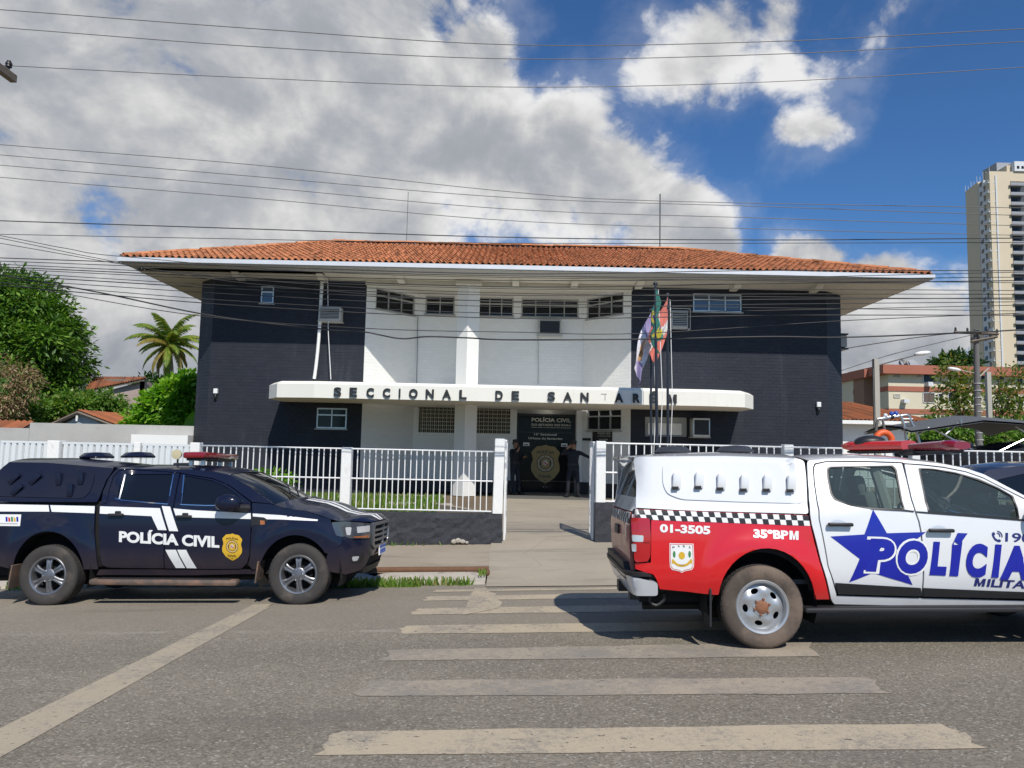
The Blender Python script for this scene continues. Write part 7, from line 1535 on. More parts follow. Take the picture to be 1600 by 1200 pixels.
for k, (x0, y0, x1, y1) in enumerate(((670, 445, 705, 485), (497, 570, 535, 605))):
    a = P(*q7(x0, y0), Y1); b = P(*q7(x1, y1), Y1); mb = MB(); mb.obox(((a.x+b.x)/2, Y1-.35, (a.z+b.z)/2), (b.x-a.x, .6, (a.z-b.z)*.75)); o = mb.build('air_conditioner', M_TWHITE, label=('white air conditioner box below an upper window of the cream apartment block', 'white air conditioner box on the blank middle storey of the cream apartment block')[k], cat='air conditioner')
for k, px in enumerate((1402, 1412, 1424)):
    p = P(px, 568, Y1+3); mb = MB(); mb.lathe([(.05, 0), (.30, .06), (.55, .22), (.56, .24), (.05, .1)], 16, Matrix.Rotation(.9, 3, 'X'), (p.x, p.y, zr+.5)); mb.tube([(p.x, p.y, zr-.05), (p.x, p.y, zr+.55)], .05, 6); mb.build('roof_dish', M_TGREY if k != 1 else M_BLACK, label=('left', 'middle black', 'right')[k]+' one of three small dish antennas on the terracotta roof edge', cat='antenna', group='dish antennas on the apartment block')
# --- houses with tile roofs
def house(name, label, loc, walls, roofs, wm):
    h = thing(name, label, 'house', loc); mb = MB()
    for w_ in walls: mb = MB(); mb.box(*w_); mb.build('wall', wm, h)
    for (A, B, C, D, nx) in roofs:
        global back
        back = MB(); run_slope(A, B, C, D, nx); rf = back.build('roof', M_CLAYOLD, h, smooth=40)
        A, B, C, D = map(Vector, (A, B, C, D)); up = (B-A).cross(D-A).normalized(); up = up if up.z > 0 else -up; mb = MB(); q = [A-up*.05, B-up*.05, C-up*.05, D-up*.05]; mb.prism(q, -up*.08) if (C-D).length > .01 else mb.prism(q[:3], -up*.08); mb.build('roof_deck', M_WOODP, rf)
    return h
YH = 36.0
e0, e1, e2 = P(1300, 653, YH), P(1464, 661, YH), P(1316, 629, YH+4.5)
xr_ = P(1326, 630, YH+4.5).x; zt_ = P(1326, 629, YH+4.5).z; ez = (e0.z+e1.z)/2
h = house('tile_roof_house', 'low white house with an orange tile roof beside the right wing', (e0.x+2, YH+4, 0), [(e0.x-1, e1.x-1.2, YH+.7, YH+8.3, 0, ez-.12)],
          [((e0.x-2, YH, ez), (e1.x, YH, ez), (xr_, YH+4.5, zt_), (e0.x-2, YH+4.5, zt_), 34), ((e1.x, YH, ez), (e1.x, YH+9, ez), (xr_, YH+4.5, zt_), (xr_, YH+4.5, zt_), 34), ((e1.x, YH+9, ez), (e0.x-2, YH+9, ez), (e0.x-2, YH+4.5, zt_), (xr_, YH+4.5, zt_), 34)], M_WPAINT)
mb = MB(); mb.box(e0.x-2, e1.x+.05, YH-.06, YH, ez-.2, ez-.02); mb.build('fascia', M_WPAINT, h)
YG = 34.0; g0_, g1_, g2_ = P(52, 673, YG), P(206, 673, YG), P(122, 641, YG)
house('gable_house', 'small pale blue gabled house with an orange tile roof behind the grey wall', (g2_.x, YG+4, 0), [(P(70, 670, YG).x, P(188, 670, YG).x, YG+.3, YG+8, 0, g0_.z-.1)],
      [((g0_.x, YG+8.5, g0_.z), (g0_.x, YG, g0_.z), (g2_.x, YG, g2_.z), (g2_.x, YG+8.5, g2_.z), 40), ((g1_.x, YG, g1_.z), (g1_.x, YG+8.5, g1_.z), (g2_.x, YG+8.5, g2_.z), (g2_.x, YG, g2_.z), 40)], M_BLUEW)
gh = bpy.data.objects['gable_house']; mb = MB(); mb.prism([(P(70, 670, YG).x, YG+.3, g0_.z-.1), (P(188, 670, YG).x, YG+.3, g0_.z-.1), (g2_.x, YG+.3, g2_.z-.15)], (0, .2, 0)); mb.build('gable_wall', M_BLUEW, gh)
for a_, b_ in ((g0_, g2_), (g2_, g1_)): mb = MB(); mb.tube([a_+Vector((0, -.02, -.10)), b_+Vector((0, -.02, -.10))], .07, 4); mb.build('barge_board', M_WOODP, gh)
mb = MB(); mb.tube([Vector((g2_.x, YG-.05, g2_.z-.5)), Vector((g2_.x, YG-.05, g2_.z-.25))], .05, 6); mb.build('gable_post', M_WPAINT, gh)
YP = 46.0; p0_, p1_ = P(132, 611, YP), P(228, 591, YP); zz0, zz1 = p0_.z, p1_.z
house('mono_pitch_house', 'bare pinkish rendered house under a single tile slope rising to the right', (p1_.x-2, YP+3, 0), [(p0_.x+.6, p1_.x-.35, YP+.4, YP+5, 0, zz0-.1)],
      [((p0_.x, YP, zz0), (p1_.x, YP, zz1), tuple(P(229, 589.3, YP+6)), tuple(P(146, 588.5, YP+6)), 24)], M_PINKW)
ph_ = bpy.data.objects['mono_pitch_house']; mb = MB(); mb.prism([(p0_.x+.6, YP+.4, zz0-.1), (p1_.x-.35, YP+.4, zz0-.1), (p1_.x-.35, YP+.4, zz1-.15)], (0, .2, 0)); mb.build('gable_wall', M_PINKW, ph_)
mb = MB(); mb.box(p1_.x-.55, p1_.x-.35, YP+.4, YP+5, zz0-.12, zz1-.15); mb.build('side_wall', M_PINKW, ph_)
t0_, t1_ = P(-60, 664, 29), P(22, 677, 29)
house('shed', 'corner of a low tile roofed shed at the left edge behind the sheet gate', (t0_.x, 30, 0), [(t0_.x-1, t1_.x-.5, 29.4, 33, 0, t1_.z-.05)], [((t0_.x-2, 29, t1_.z), (t1_.x, 29, t1_.z), (t1_.x-.5, 31, t0_.z+.25), (t0_.x-2, 31, t0_.z+.25), 14)], M_GREYWALL)

# --- trees and plants
L_MANGO = leaf_mat('mango_leaf', (.045, .115, .014), (.11, .22, .022), (.20, .32, .05), .86, .32); L_BRIGHT = leaf_mat('bright_leaf', (.10, .26, .015), (.22, .42, .03), (.36, .52, .08), .85, .42); L_MID = leaf_mat('mid_leaf', (.07, .16, .022), (.15, .27, .035), (.26, .30, .08), .9, .36)
L_DRY = leaf_mat('dry_vine_leaf', (.26, .17, .10), (.38, .25, .15), (.14, .17, .05), .72, .25); L_PALM = leaf_mat('palm_leaflet', (.10, .20, .025), (.20, .29, .045), (.42, .36, .08), .8, .35); L_PALMY = leaf_mat('old_palm_leaflet', (.22, .19, .04), (.34, .27, .06), (.20, .13, .05), .8, .3); L_FAR = leaf_mat('far_leaf', (.03, .07, .018), (.055, .11, .025), None, .9, .25); L_OLIVE = leaf_mat('olive_leaf', (.08, .14, .025), (.16, .20, .04), (.32, .22, .06), .86, .4)
def leaves(ells, ncl, nl, size, seed, clr=.5, droop=.35, aspect=.42, shell=.55):
    """leaf-sized faces gathered in clumps spread through the crown's volume"""
    rg = np.random.default_rng(seed); Vs = []
    tot = sum(r[0]*r[1]+r[1]*r[2]+r[0]*r[2] for _, r in ells)
    for c, r in ells:
        k = max(3, int(ncl*(r[0]*r[1]+r[1]*r[2]+r[0]*r[2])/tot)); d = rg.normal(size=(k, 3)); d /= np.linalg.norm(d, axis=1)[:, None]
        rad = shell+(1.16-shell)*rg.random(k)**.6; cc = np.array(c)+d*np.array(r)*rad[:, None]
        for i in range(k):
            m = rg.integers(int(nl*.6), int(nl*1.4)+1); o = rg.normal(size=(m, 3)); o /= np.linalg.norm(o, axis=1)[:, None]; o *= (rg.random(m)**.4)[:, None]*clr*rg.uniform(.7, 1.3); o[:, 2] *= .75
            p = cc[i]+o; dirv = o/ (np.linalg.norm(o, axis=1)[:, None]+1e-6)*.8 + d[i]*.4 + rg.normal(size=(m, 3))*.45; dirv[:, 2] -= droop; dirv /= np.linalg.norm(dirv, axis=1)[:, None]
            up = np.array([0, 0, 1.0])+rg.normal(size=(m, 3))*.5+d[i]*.5; sd = np.cross(dirv, up); sd /= np.linalg.norm(sd, axis=1)[:, None]+1e-6
            L = size*rg.uniform(.7, 1.3, m)[:, None]; w_ = L*aspect*.5
            Vs.append(np.stack([p, p+dirv*L*.5+sd*w_, p+dirv*L, p+dirv*L*.5-sd*w_], 1).reshape(-1, 3))
    return np.concatenate(Vs)
def tree(name, label, base, ells, ncl, nl, size, m, seed, trunk_r=.2, limbs=True, core=.56, clr=.5, cat='tree', group=None, droop=.35, aspect=.42, trunk_m=None, shell=.55):
    t = thing(name, label, cat, base, group); mb = MB(); V = leaves(ells, ncl, nl, size, seed, clr, droop, aspect, shell); mb.quads(V, len(V)//4); cr_ = mb.build('crown', m, t)
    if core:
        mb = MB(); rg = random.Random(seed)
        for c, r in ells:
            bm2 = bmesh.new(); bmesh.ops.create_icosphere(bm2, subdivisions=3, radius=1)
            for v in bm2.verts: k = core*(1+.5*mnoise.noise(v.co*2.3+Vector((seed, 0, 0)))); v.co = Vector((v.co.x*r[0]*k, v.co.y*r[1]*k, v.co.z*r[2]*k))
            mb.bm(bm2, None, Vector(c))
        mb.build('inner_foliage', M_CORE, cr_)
    mb = MB(); b = Vector(base); c0 = Vector(ells[0][0]); mid = b.lerp(c0, .5)+Vector((.1, 0, 0)); mb.tube(spline([b-Vector((0, 0, .1)), mid, c0], 4), list(np.linspace(trunk_r, trunk_r*.5, 9)), 8); mb.build('trunk', trunk_m or M_BARK, t, smooth=50)
    if limbs:
        for c, r in ells[1:]:
            c = Vector(c); s_ = b.lerp(c0, .55); mb = MB(); mb.tube(spline([s_, s_.lerp(c, .5)+Vector((0, 0, .2)), c], 3), list(np.linspace(trunk_r*.45, trunk_r*.15, 7)), 6); mb.build('limb', trunk_m or M_BARK, t, smooth=50)
    return t
def E3(px, py, Y, rpx, ry=None, rz=None):
    p = P(px, py, Y); k = Y/1150; return ((p.x, p.y, p.z), (rpx*k, (ry or rpx)*k, (rz or rpx)*k))
YM = 48
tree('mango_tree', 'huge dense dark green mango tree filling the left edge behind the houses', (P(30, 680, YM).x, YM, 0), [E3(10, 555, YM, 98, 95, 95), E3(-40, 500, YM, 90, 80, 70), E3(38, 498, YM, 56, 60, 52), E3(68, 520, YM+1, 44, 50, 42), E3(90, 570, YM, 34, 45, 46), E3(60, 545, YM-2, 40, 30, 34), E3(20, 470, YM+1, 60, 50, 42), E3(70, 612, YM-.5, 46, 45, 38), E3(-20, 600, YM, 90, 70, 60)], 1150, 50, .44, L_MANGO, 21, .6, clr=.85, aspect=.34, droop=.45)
tree('dry_vine', 'tangle of dry brown vine hanging over the lower left of the mango tree', (P(5, 680, 38).x, 38, 0), [E3(10, 605, 38, 46, 25, 40), E3(-15, 640, 38, 45, 25, 30)], 280, 26, .20, L_DRY, 22, .10, core=.4, clr=.35, cat='vine', droop=.7, aspect=.3)
tree('bushy_shrub', 'dark leafy shrub below the dry vine at the left edge', (P(70, 680, 41).x, 41, 0), [E3(85, 645, 41, 42, 30, 22), E3(30, 655, 40, 40, 30, 22), E3(112, 632, 41, 22, 22, 16)], 240, 30, .27, L_MID, 23, .12, clr=.35, cat='shrub')
tree('garden_tree', 'small garden tree standing between the gabled house and the pinkish house', (P(160, 660, 44).x, 44, 0), [E3(160, 632, 44, 32, 26, 20), E3(130, 632, 44, 22, 20, 16), E3(186, 642, 44, 14, 14, 13)], 150, 30, .27, L_MID, 24, .15, clr=.42)
YB_ = 29
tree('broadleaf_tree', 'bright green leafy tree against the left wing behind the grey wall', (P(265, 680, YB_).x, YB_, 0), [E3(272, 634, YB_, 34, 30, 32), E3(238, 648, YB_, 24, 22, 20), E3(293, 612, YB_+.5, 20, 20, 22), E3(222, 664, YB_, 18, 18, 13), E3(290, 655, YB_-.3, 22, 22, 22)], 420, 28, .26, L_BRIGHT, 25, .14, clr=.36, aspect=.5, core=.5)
for k, (px, py, Y, r_, lb) in enumerate(((235, 615, 62, 26, 'distant dark tree behind the pinkish house wall'), (285, 612, 64, 24, 'distant dark tree behind the palm trunk'), (20, 640, 60, 40, 'distant tree hidden low behind the mango'))):
    tree('far_tree', lb, (P(px, 690, Y).x, Y, 0), [E3(px, py, Y, r_, r_, r_*.8), E3(px+r_*.7, py+8, Y, r_*.7)], 120, 26, .5, L_FAR, 30+k, .25, clr=.8, limbs=False, group='distant trees at left')
# banana leaves
bt = thing('banana_plant', 'banana plant with broad upright leaves at the corner of the left wing', 'plant', (P(288, 680, 27).x, 27, 0))
for k, (dx, tilt, L) in enumerate(((-.25, -.5, 1.9), (.0, .1, 2.1), (.2, .55, 1.7), (.05, -.15, 1.6))):
    mb = MB(); b = Vector((P(288, 680, 27).x+dx*.4, 27, .9)); n = 9; vs = []
    for i in range(n+1):
        s_ = i/n; c = b+Vector((math.sin(tilt)*L*s_+tilt*.5*s_*s_, .1*s_, math.cos(tilt)*L*s_-.35*s_*s_)); w_ = .26*math.sin(PI*min(1, s_*.93+.05))**.7; vs += [c+Vector((-w_*math.cos(tilt), -.05, w_*math.sin(tilt))), c+Vector((0, .04, 0)), c+Vector((w_*math.cos(tilt), -.05, -w_*math.sin(tilt)))]
    mb.add(vs, [(3*i+j, 3*i+j+1, 3*i+j+4, 3*i+j+3) for i in range(n) for j in range(2)]); mb.build('leaf', L_BRIGHT, bt, smooth=80)
mb = MB(); mb.tube([(P(288, 680, 27).x, 27, -.05), (P(288, 680, 27).x, 27, 1.1)], [.12, .07], 8); mb.build('stem', M_PALMB, bt)
# palm
YPm = 46; pc = P(264, 541, YPm); pb = P(262, 690, YPm); pt_ = thing('coconut_palm', 'coconut palm with yellowing lower fronds left of the station', 'palm', (pb.x, YPm, 0))
mb = MB(); tr_pts = spline([(pb.x+.2, YPm, -.05), (pb.x+.1, YPm, pc.z*.5), (pc.x, YPm, pc.z)], 7); mb.tube(tr_pts, [.24-.07*i/14+(.012 if i % 2 else 0) for i in range(len(tr_pts))], 10); mb.build('trunk', M_PALMB, pt_, smooth=60)
rp = random.Random(5)
def frond(az, el, L, m, seed):
    rg = random.Random(seed); mb = MB(); h = Vector((math.cos(az), math.sin(az), 0)); rach = []; p = pc+Vector((0, 0, .1)); e = el; n = 26
    for i in range(n+1): rach.append(p.copy()); p = p+(h*math.cos(e)+Vector((0, 0, math.sin(e))))*(L/n); e -= (.036+.026*(1 if el > .5 else .5))*(.6+.9*i/n)
    mb.tube(rach, [.035*(1-i/n)+.006 for i in range(n+1)], 4)
    s_ = h.cross(Vector((0, 0, 1)))
    for i in range(3, n+1):
        t = (rach[min(i+1, n)]-rach[i-1]).normalized(); k = i/n; ll = (.78*math.sin(PI*min(1, .18+.80*k))**.8)*L*.24
        for sd in (-1, 1):
            for q in (0, .5):
                b = rach[i]-(rach[i]-rach[i-1])*q; d = (s_*sd*.75+t*.55+Vector((0, 0, -.35-.25*rg.random()))).normalized(); w_ = t*.030; tip = b+d*ll*rg.uniform(.85, 1.1)+Vector((0, 0, -.16*ll)); md = b+d*ll*.55
                mb.add([b-w_, b+w_, md+w_*1.3, md-w_*1.3], [(0, 1, 2, 3)]); mb.add([md-w_*1.3, md+w_*1.3, tip], [(0, 1, 2)])
    mb.build('frond', m, pt_)
nF = 32
for k in range(nF):
    az = 2.399*k+rp.uniform(-.2, .2); lv = k/nF; el = 1.5-2.35*lv+rp.uniform(-.1, .1); frond(az, el, rp.uniform(2.5, 3.0)*(1 if lv < .5 else .82), L_PALMY if (lv > .72 and k % 2 == 0) or k in (15,) else L_PALM, k)
for k in range(7): a = k*.9; mb = MB(); mb.ell((pc.x+.25*math.cos(a), YPm+.25*math.sin(a), pc.z-.22-.06*(k % 2)), (.11, .11, .14), 2); mb.build('coconut', L_PALMY, pt_, smooth=60)
# plants by the fence, trees at the right
tree('fence_shrub', 'small bright shrub in the lawn behind the bar fence', (P(425, 790, 17).x, 17, -.02), [E3(428, 752, 17, 24, 22, 14), E3(415, 765, 17, 16, 16, 12), E3(440, 768, 17, 18, 16, 10)], 90, 18, .13, L_BRIGHT, 41, .03, core=.45, clr=.16, cat='shrub', aspect=.3)
YT = 52
tree('street_tree', 'slender street tree with thin foliage left of the tall utility pole', (P(1500, 700, YT).x, YT, 0), [E3(1497, 612, YT, 20, 20, 22), E3(1480, 590, YT, 13, 13, 12), E3(1515, 602, YT, 17, 17, 17), E3(1470, 640, YT, 16, 16, 12), E3(1510, 640, YT, 18, 18, 14), E3(1487, 570, YT, 12, 12, 8)], 105, 14, .38, L_OLIVE, 42, .14, core=0, clr=.75, droop=.2, group='trees along the side street', shell=.2)
tree('street_tree', 'street tree with yellowish sparse foliage right of the tall utility pole', (P(1575, 700, YT).x, YT+3, 0), [E3(1568, 625, YT+3, 24, 22, 22), E3(1585, 605, YT+3, 22, 20, 20), E3(1555, 650, YT+3, 20, 18, 14), E3(1595, 645, YT+3, 22, 20, 16), E3(1562, 592, YT+3, 12, 12, 9), E3(1600, 580, YT+3, 14, 12, 10)], 105, 14, .38, L_OLIVE, 43, .14, core=0, clr=.75, droop=.2, group='trees along the side street', shell=.2)
tree('street_tree', 'low dark tree behind the boat between the two poles at right', (P(1535, 700, 44).x, 44, 0), [E3(1475, 672, 44, 26, 24, 15), E3(1530, 678, 44, 34, 26, 14), E3(1590, 676, 44, 24, 22, 13), E3(1440, 680, 44, 22, 20, 10)], 220, 20, .32, L_MID, 44, .12, core=.5, clr=.5, group='trees along the side street')
tree('far_tree', 'round dark tree rising above the roof of the cream apartment block', (P(1495, 700, 95).x, 95, 0), [E3(1494, 574, 95, 25, 25, 17), E3(1475, 582, 95, 16, 16, 12), E3(1510, 580, 95, 14, 14, 12)], 170, 30, .8, L_FAR, 45, .4, clr=1.0, limbs=False)
# --- side street poles
def lamp_head(root, c, m_lens, dirx): mb = MB(); mb.ell(c, (.36, .16, .10), 2, Matrix.Rotation(-.15*dirx, 3, 'Y')); return mb.build('lamp_head', m_lens, root, smooth=60)
Y3 = 30.0; b = P(1371, 700, Y3); zt3 = P(1371, 561, Y3).z; sp3 = thing('street_lamp', 'square grey concrete lamp pole in front of the tile roofed house, arm to the right', 'street lamp', (b.x, Y3, 0))
mb = MB(); mb.prism([(b.x-.10, Y3-.1, -.05), (b.x+.10, Y3-.1, -.05), (b.x+.10, Y3+.1, -.05), (b.x-.10, Y3+.1, -.05)], (0, 0, zt3+.05)); mb.build('pole', M_POLE, sp3)
c = P(1441, 552, Y3); mb = MB(); mb.tube(spline([(b.x+.1, Y3, P(1380, 571, Y3).z), P(1400, 563, Y3), P(1438, 553, Y3)], 4), .03, 6); mb.build('arm', M_POLED, sp3); lamp_head(sp3, c, M_WHITE, 1)
mb = MB(); mb.tube([(b.x-.13, Y3-.05, .4), (b.x-.13, Y3-.05, zt3-.4)], .03, 5); mb.build('conduit', M_POLED, sp3)
Y4 = 38.0; b = P(1531, 700, Y4); zt4 = P(1524, 515, Y4).z; up = thing('utility_pole', 'tall dark utility pole with wooden crossarm and lamp at the right', 'utility pole', (b.x, Y4, 0))
mb = MB(); mb.tube([(b.x, Y4, -.05), (b.x-.05, Y4, zt4*.5), (P(1525, 515, Y4).x, Y4, zt4)], [.19, .16, .13], 10); mb.build('pole', M_POLED, up, smooth=50)
for k, (x0, y0, x1, y1) in enumerate(((1491, 519, 1560, 522), (1517, 534, 1558, 526))):
    mb = MB(); p, q = P(x0, y0, Y4-.2), P(x1, y1, Y4-.2); mb.tube([p, q], .075, 4); mb.build('crossarm', M_WOODP, up)
    for t in (.03, .3, .75, .97): o = MB(); o.lathe([(.03, 0), (.06, .03), (.05, .10), (.06, .13), (.02, .2)], 8, None, p.lerp(q, t)+Vector((0, 0, .07))); o.build('insulator', M_BLACK, up)
mb = MB(); mb.tube([P(1529, 590, Y4), P(1545, 575, Y4)], .035, 6); mb.build('arm', M_POLE, up); c = P(1491, 577, Y4); mb = MB(); mb.tube([P(1528, 584, Y4), P(1495, 577, Y4)], .025, 5); mb.build('arm', M_POLE, up); lamp_head(up, c, M_WHITE, -1)
for k in range(9): zz_ = P(1530, 600+k*11, Y4).z; mb = MB(); mb.tube([(b.x, Y4, zz_), (b.x, Y4, zz_+.05)], .20, 10); mb.build('strap', M_GREYP, up)
Y5 = 46.0; b = P(1547.5, 700, Y5); mb = MB(); z5 = P(1546, 580, Y5).z; mb.prism([(b.x-.13, Y5-.12, -.05), (b.x+.13, Y5-.12, -.05), (b.x+.13, Y5+.12, -.05), (b.x-.13, Y5+.12, -.05)], (0, 0, z5)); mb.build('concrete_pole', M_POLE, label='pale square concrete pole right of the tall utility pole', cat='pole')
# --- boat with canopy behind the fence, life buoy, dark car
YQ = 18.5; Q = lambda x, y, dy=0: P(*q7(x, y), YQ+dy)
bo = thing('boat', 'rescue boat with grey canopy and steel arch standing behind the fence at right', 'boat', (Q(900, 1000).x, YQ, 0))
can = MB(); top = [(430, 785), (560, 768), (740, 740), (930, 712), (1120, 725), (1300, 740), (1420, 800)]; vs = []
for i, (x, y) in enumerate(top):
    for k in range(7): t = k/6; p = Q(x, y); vs.append((p.x, YQ-.9+2.4*t, p.z+.16*(1-(2*t-1)**2)-.07))
n = len(top); can.add(vs, [(i*7+k, (i+1)*7+k, (i+1)*7+k+1, i*7+k+1) for i in range(n-1) for k in range(6)]); can.add([(x, y, z-.05) for x, y, z in vs], [(i*7+k, i*7+k+1, (i+1)*7+k+1, (i+1)*7+k) for i in range(n-1) for k in range(6)]); can.build('canopy', M_CANVAS, bo, smooth=60)
for (a_, b_) in (((720, 780), (1045, 955)), ((910, 745), (820, 825)), ((1385, 862), (1165, 968)), ((1320, 765), (1420, 830)), ((620, 825), (700, 778)), ((930, 716), (935, 760))):
    for dy in (-.8, 1.2): mb = MB(); mb.tube([Q(*a_, dy), Q(*b_, dy)], .022, 6); mb.build('canopy_pole', M_STEEL, bo)
for dx in (0, 60):
    for dy in (-.5,):
        mb = MB(); mb.tube(spline([Q(325+dx*.4, 716, dy), Q(430+dx*.6, 696, dy), Q(488+dx, 688, dy), Q(512+dx, 740, dy), Q(528+dx*1.3, 800, dy), Q(548+dx*1.7, 950, dy)], 5), .035, 8); mb.build('arch_tube', M_STEEL, bo, smooth=60)
for y in (715, 795): mb = MB(); mb.tube([Q(505, y, -.5), Q(580, y, -.5)], .025, 6); mb.build('arch_rung', M_STEEL, bo)
mb = MB(); mb.tube([Q(330, 716, -.5), Q(318, 800, -.5)], .03, 6); mb.tube([Q(365, 720, -.5), Q(380, 800, -.5)], .03, 6); mb.build('arch_leg', M_POLED, bo, kind='stuff')
for (x, y, m_) in ((430, 676, M_PLATEB), (462, 674, M_PLATEB), (432, 700, M_BLACK), (385, 690, M_TWHITE)): mb = MB(); mb.ell(Q(x, y, -.5), (.055, .055, .06), 2); mb.build('deck_light', m_, bo, smooth=60)
hull = MB(); L0x, L1x = Q(560, 960).x, Q(1420, 960).x; rows = []
for i in range(15):
    t = i/14; x = L0x+(L1x-L0x)*t; w_ = 1.05*math.sin(PI*min(.5, .15+t*.9))**.8 if t < .6 else 1.05*(1-((t-.6)/.4)**3*.85); zt6 = 1.72+.05*math.sin(t*9)+.10*t
    rows.append([(x, YQ+.2+w_*math.cos(q), .9+(zt6-.9)*(1 if q in (0, PI) else 1-math.sin(q)*.9)) for q in np.linspace(PI, 0, 11)])
hull.add([p for r_ in rows for p in r_], [(i*11+k, (i+1)*11+k, (i+1)*11+k+1, i*11+k+1) for i in range(14) for k in range(10)] + [tuple(range(11)), tuple(14*11+k for k in range(10, -1, -1))]); hull.build('hull', M_TARP, bo, smooth=40)
mb = MB(); rr_ = random.Random(3); gx_ = np.linspace(L0x+.1, L1x-.1, 26); gy_ = np.linspace(YQ-.8, YQ+1.2, 8)
mb.add([(x, y, 1.70+.22*math.exp(-((y-YQ-.2)/.55)**2)+.07*math.sin(x*3.1+y)+rr_.uniform(-.03, .03)) for x in gx_ for y in gy_], [(i*8+k, (i+1)*8+k, (i+1)*8+k+1, i*8+k+1) for i in range(25) for k in range(7)]); mb.build('tarpaulin', M_TARP, bo, smooth=60)
mb = MB(); mb.box(L0x+.6, L1x-.8, YQ-.35, YQ+.75, .42, .55); mb.tube([(L0x+1.6, YQ-.9, .3), (L0x+1.6, YQ+1.3, .3)], .3, 16); mb.build('trailer', M_UNDER, bo, kind='stuff')
mb = MB(); c = Q(374, 868, -.7); mb.lathe([(.19+.075*math.cos(q), .075*math.sin(q)) for q in np.linspace(0, 2*PI, 13)[:-1]], 26, Matrix(((1, 0, 0), (0, 0, -1), (0, 1, 0))), c, closed=True)
lbu = mb.build('life_buoy', M_ORANGE, smooth=60, label='orange ring life buoy hanging on the steel arch of the boat', cat='life buoy')
mb = MB(); c = Q(890, 885, 1.6); mb.ell((c.x, c.y, 1.86), (.45, .4, .17), 3); mb.build('bundle', mat('blue_cover', (.06, .22, .30), .6), smooth=60, label='rounded blue cover on the tarpaulin of the boat', cat='cover')
# dark car between the fence and the white pickup
MC = Matrix.Translation((8.35, 12.55, side_z(8, 13)-.24)); car = thing('parked_car', 'dark blue parked car half hidden behind the white police pickup', 'car', MC.translation, None, (0, 0, 0), local=True)
def offC(a, z): return -(z-1.05)*.40*sm(z, 1.04, 1.12)-.02*((z-.8)/.4)**2
VC = Vehicle(car, MC, .90, -1.0, 2.9, .18, .75, offC)
P_CAR = paint('dark_blue_paint', (.010, .013, .030), .3, .2, .7)
innards(VC, (0, 2.7), .42, .36, .95, -1.05, 3.3)
rc = [(-1.05, 1.10), (-.95, 1.45), (-.6, 1.70), (0, 1.78), (.8, 1.79), (1.3, 1.74), (1.75, 1.60), (2.15, 1.38), (2.5, 1.15)]
body = [(-1.15, .5), (-1.15, 1.1)] + rc[1:] + [(3.0, 1.06), (3.5, .95), (3.55, .5), (3.15, .4)] + [(2.7+.40*math.cos(q), .36+.40*math.sin(q)) for q in np.linspace(.1, PI-.1, 12)] + [(.42, .36)] + [(.40*math.cos(q), .36+.40*math.sin(q)) for q in np.linspace(.1, PI-.1, 12)] + [(-.5, .4)]
sw = [[(-.62, 1.15), (-.5, 1.55), (0, 1.66), (.55, 1.68), (.55, 1.13)], [(.66, 1.13), (.66, 1.68), (1.2, 1.64), (1.7, 1.45), (2.05, 1.15)]]
VC.panel('body', body, P_CAR, sw, sz=True, step=.09, r=0)
for w_ in sw: VC.panel('window', w_, M_TINT, sz=True, off=-.012, thick=0, step=.12, r=.03)
ce = [VC.S(a, z, -.004) for a, z in rc[1:]]; VC.loft('roof', ce[:6], P_CAR, [.02, .04, .06, .06, .06, .05], [-.08, -.05, 0, 0, .03, .08]); VC.loft('windshield', ce[5:], M_TINT, [.05, .035, .025, .01], [.08, .12, .15, .18]); VC.loft('hood', [VC.S(a, z, -.004) for a, z in ((2.5, 1.15), (3.0, 1.06), (3.45, .96))], P_CAR, [.05, .06, .03], [.18, .14, .12])
for zz0_, zz1_, m_ in ((.40, .96, P_CAR),): VC.panel('front_end', [(3.5, .40), (VC.smax, .38), (VC.smax, 1.0), (3.46, .96)], m_, sz=True, step=.1, r=.02, sym=True)
VC.panel('rear_end', [(VC.smin, .40), (-1.14, .42), (-1.14, 1.10), (VC.smin, 1.10)], P_CAR, sz=True, step=.1, r=.02, sym=True); mb = MB(); mb.add([ce[0], (ce[0].x, -ce[0].y, ce[0].z), (-1.16, .80, 1.10), (-1.16, -.80, 1.10)], [(0, 3, 2, 1)]); mb.build('rear_window', M_TINT, car)
for x in (0, 2.7):
    for sd in (-1, 1): wheel(wheel_group(car, x, sd), x, sd, .34, .22, .20, 'alloy', .88)

# --- overhead cables strung along the street
def cable(pxs, Y, r, label, group=None, m=None, ext=7):
    pts = [P(x, y, Y) for x, y in pxs]; a = pts[0]+(pts[0]-pts[1]).normalized()*ext; b = pts[-1]+(pts[-1]-pts[-2]).normalized()*ext
    mb = MB(); mb.tube(spline([a]+pts+[b], 9), r, 5); mb.build('overhead_cable', m or M_RUBBER, smooth=80, label=label, cat='cable', group=group)
cable([(0, 15), (400, 45), (800, 70), (1200, 65), (1600, 45)], 10.2, .006, 'highest thin bare wire crossing the top of the sky', m=M_WIRE)
cable([(0, 43), (400, 73), (800, 92), (1200, 85), (1600, 65)], 10.7, .006, 'second thin bare wire from the top of the sky', m=M_WIRE)
cable([(20, 103), (400, 122), (800, 136), (1200, 128), (1600, 105)], 11.9, .006, 'third bare wire from the top, tied to the insulator at the upper left', m=M_WIRE, ext=.01)
for k, L in enumerate(([(0, 226), (400, 258), (800, 300), (1031, 314), (1600, 325)], [(0, 242), (400, 276), (800, 309), (1200, 323), (1600, 337)], [(0, 258), (400, 292), (800, 327), (1200, 341), (1600, 353)], [(0, 277), (400, 310), (800, 345), (1200, 358), (1600, 368)])):
    cable(L, 12.0, .006, ('first', 'second', 'third', 'lowest')[k]+' wire of the four bare wires sloping across the clouds above the roof', m=M_WIRE)
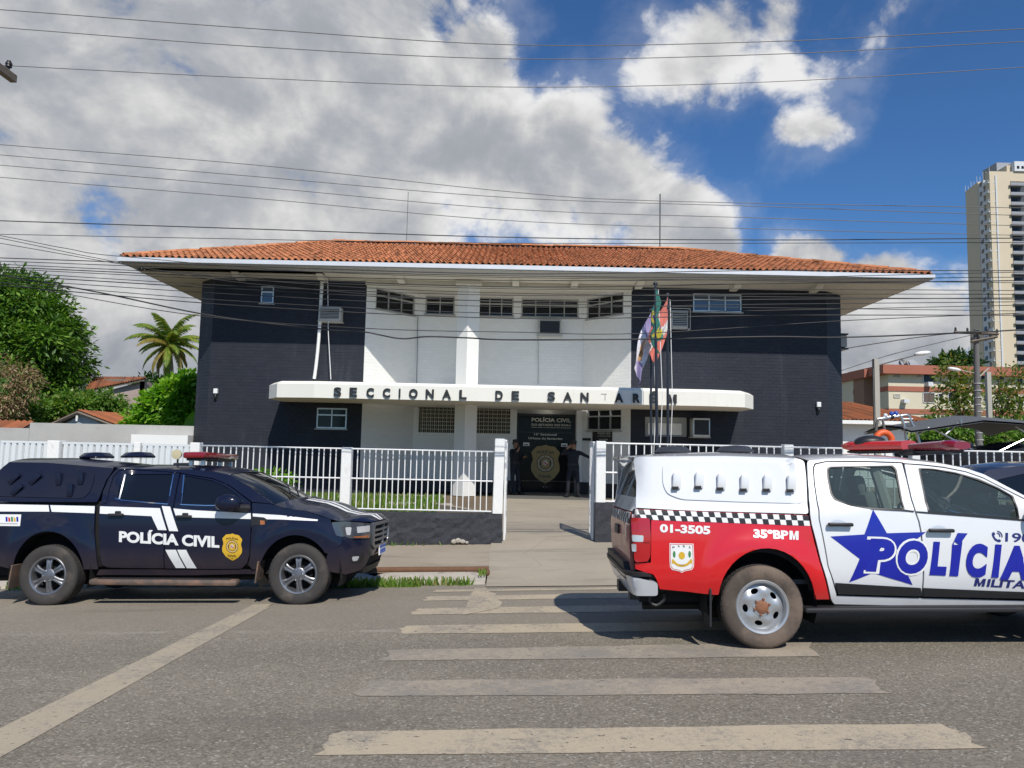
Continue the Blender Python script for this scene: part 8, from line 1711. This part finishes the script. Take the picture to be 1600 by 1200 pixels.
cable([(0, 345), (400, 358), (800, 371), (1200, 375), (1600, 372)], 12.1, .009, 'thick black cable passing just above the roof ridge'); cable([(0, 366), (300, 372), (800, 380), (1600, 379)], 12.1, .006, 'thin black cable grazing the roof ridge')
rb_ = random.Random(8)
LB = [(403, 425, 421), (408, 432, 428), (413, 438, 433), (417, 446, 441), (420, 452, 450), (425, 463, 455), (430, 470, 464), (436, 478, 470), (441, 489, 481), (446, 497, 488)]
for k, (l, m_, r_) in enumerate(LB):
    cable([(0, l), (380, (l*.45+m_*.55)+rb_.uniform(0, 4)), (800, m_+rb_.uniform(-2, 3)), (1200, m_*.55+r_*.45+rb_.uniform(-1, 3)), (1600, r_+rb_.uniform(-5, 5))], 12.3+.05*(k % 4), .0065 if k % 3 else .0085, ('topmost', 'second', 'third', 'fourth', 'fifth', 'sixth', 'seventh', 'eighth', 'ninth', 'lowest')[k]+' from the top of ten thin black cables in front of the eave', 'black cables in front of the eave')
for k, (a, b) in enumerate((((0, 368), (205, 402)), ((0, 372), (300, 428)), ((0, 380), (420, 446)))):
    cable([a, ((a[0]+b[0])/2, (a[1]+b[1])/2+3), b, (b[0]+420, b[1]+28), (1600, b[1]+40)], 12.25, .006, ('upper', 'middle', 'lower')[k]+' of three black cables fanning down from the left edge before the eave', 'black cables fanning from the left', ext=6)
cable([(0, 430), (150, 456), (330, 493), (500, 514), (565, 518), (625, 529), (668, 526), (730, 528), (800, 531), (1000, 530), (1200, 526), (1320, 527), (1530, 519), (1600, 515)], 12.6, .013, 'thick sagging black cable, lowest across the whole facade')
cable([(0, 441), (300, 492), (570, 513), (800, 519), (1000, 521), (1320, 501), (1600, 489)], 12.5, .007, 'thin black cable just above the thick sagging one on the facade')
cable([(1318, 545), (1380, 535), (1450, 525), (1524, 517)], 30, .02, 'slack black service cable running from the right wing to the crossarm', ext=.01)
cable([(1318, 578), (1400, 552), (1524, 522)], 30.5, .014, 'thin service cable sloping up from the right wing to the utility pole', ext=.01)
# pole standing just outside at the left, with the end of its crossarm in view
ul = thing('utility_pole', 'timber crossarm end with black insulator of the pole at the upper left edge', 'utility pole', (-8.7, 9.72, road_z(-8, 9.7)))
mb = MB(); mb.tube([(-8.75, 9.72, -.6), (-8.7, 9.72, 8.4)], [.20, .14], 12); mb.build('pole', M_POLE, ul, smooth=50)
pe = P(31, 124, 12.05); mb = MB(); mb.obox((pe.x-.10, pe.y-1.2, pe.z), (.11, 2.4, .13), None, .008); ca = mb.build('crossarm', M_WOODP, ul); ci = P(21, 113, 11.9)
for y in (11.9, 10.7, 10.2): mb = MB(); mb.lathe([(.02, 0), (.02, .06), (.05, .07), (.045, .10), (.055, .11), (.05, .14), (.035, .16), (.03, .18)], 12, None, (pe.x-.10, y, pe.z+.066)); mb.build('insulator', M_BLACK, ul, smooth=40)
for o in list(bpy.data.objects):                # nothing unlabelled may stay at top level unless it is part of the setting
    if o.name.startswith('wheel') and o.parent is None: bpy.data.objects.remove(o)
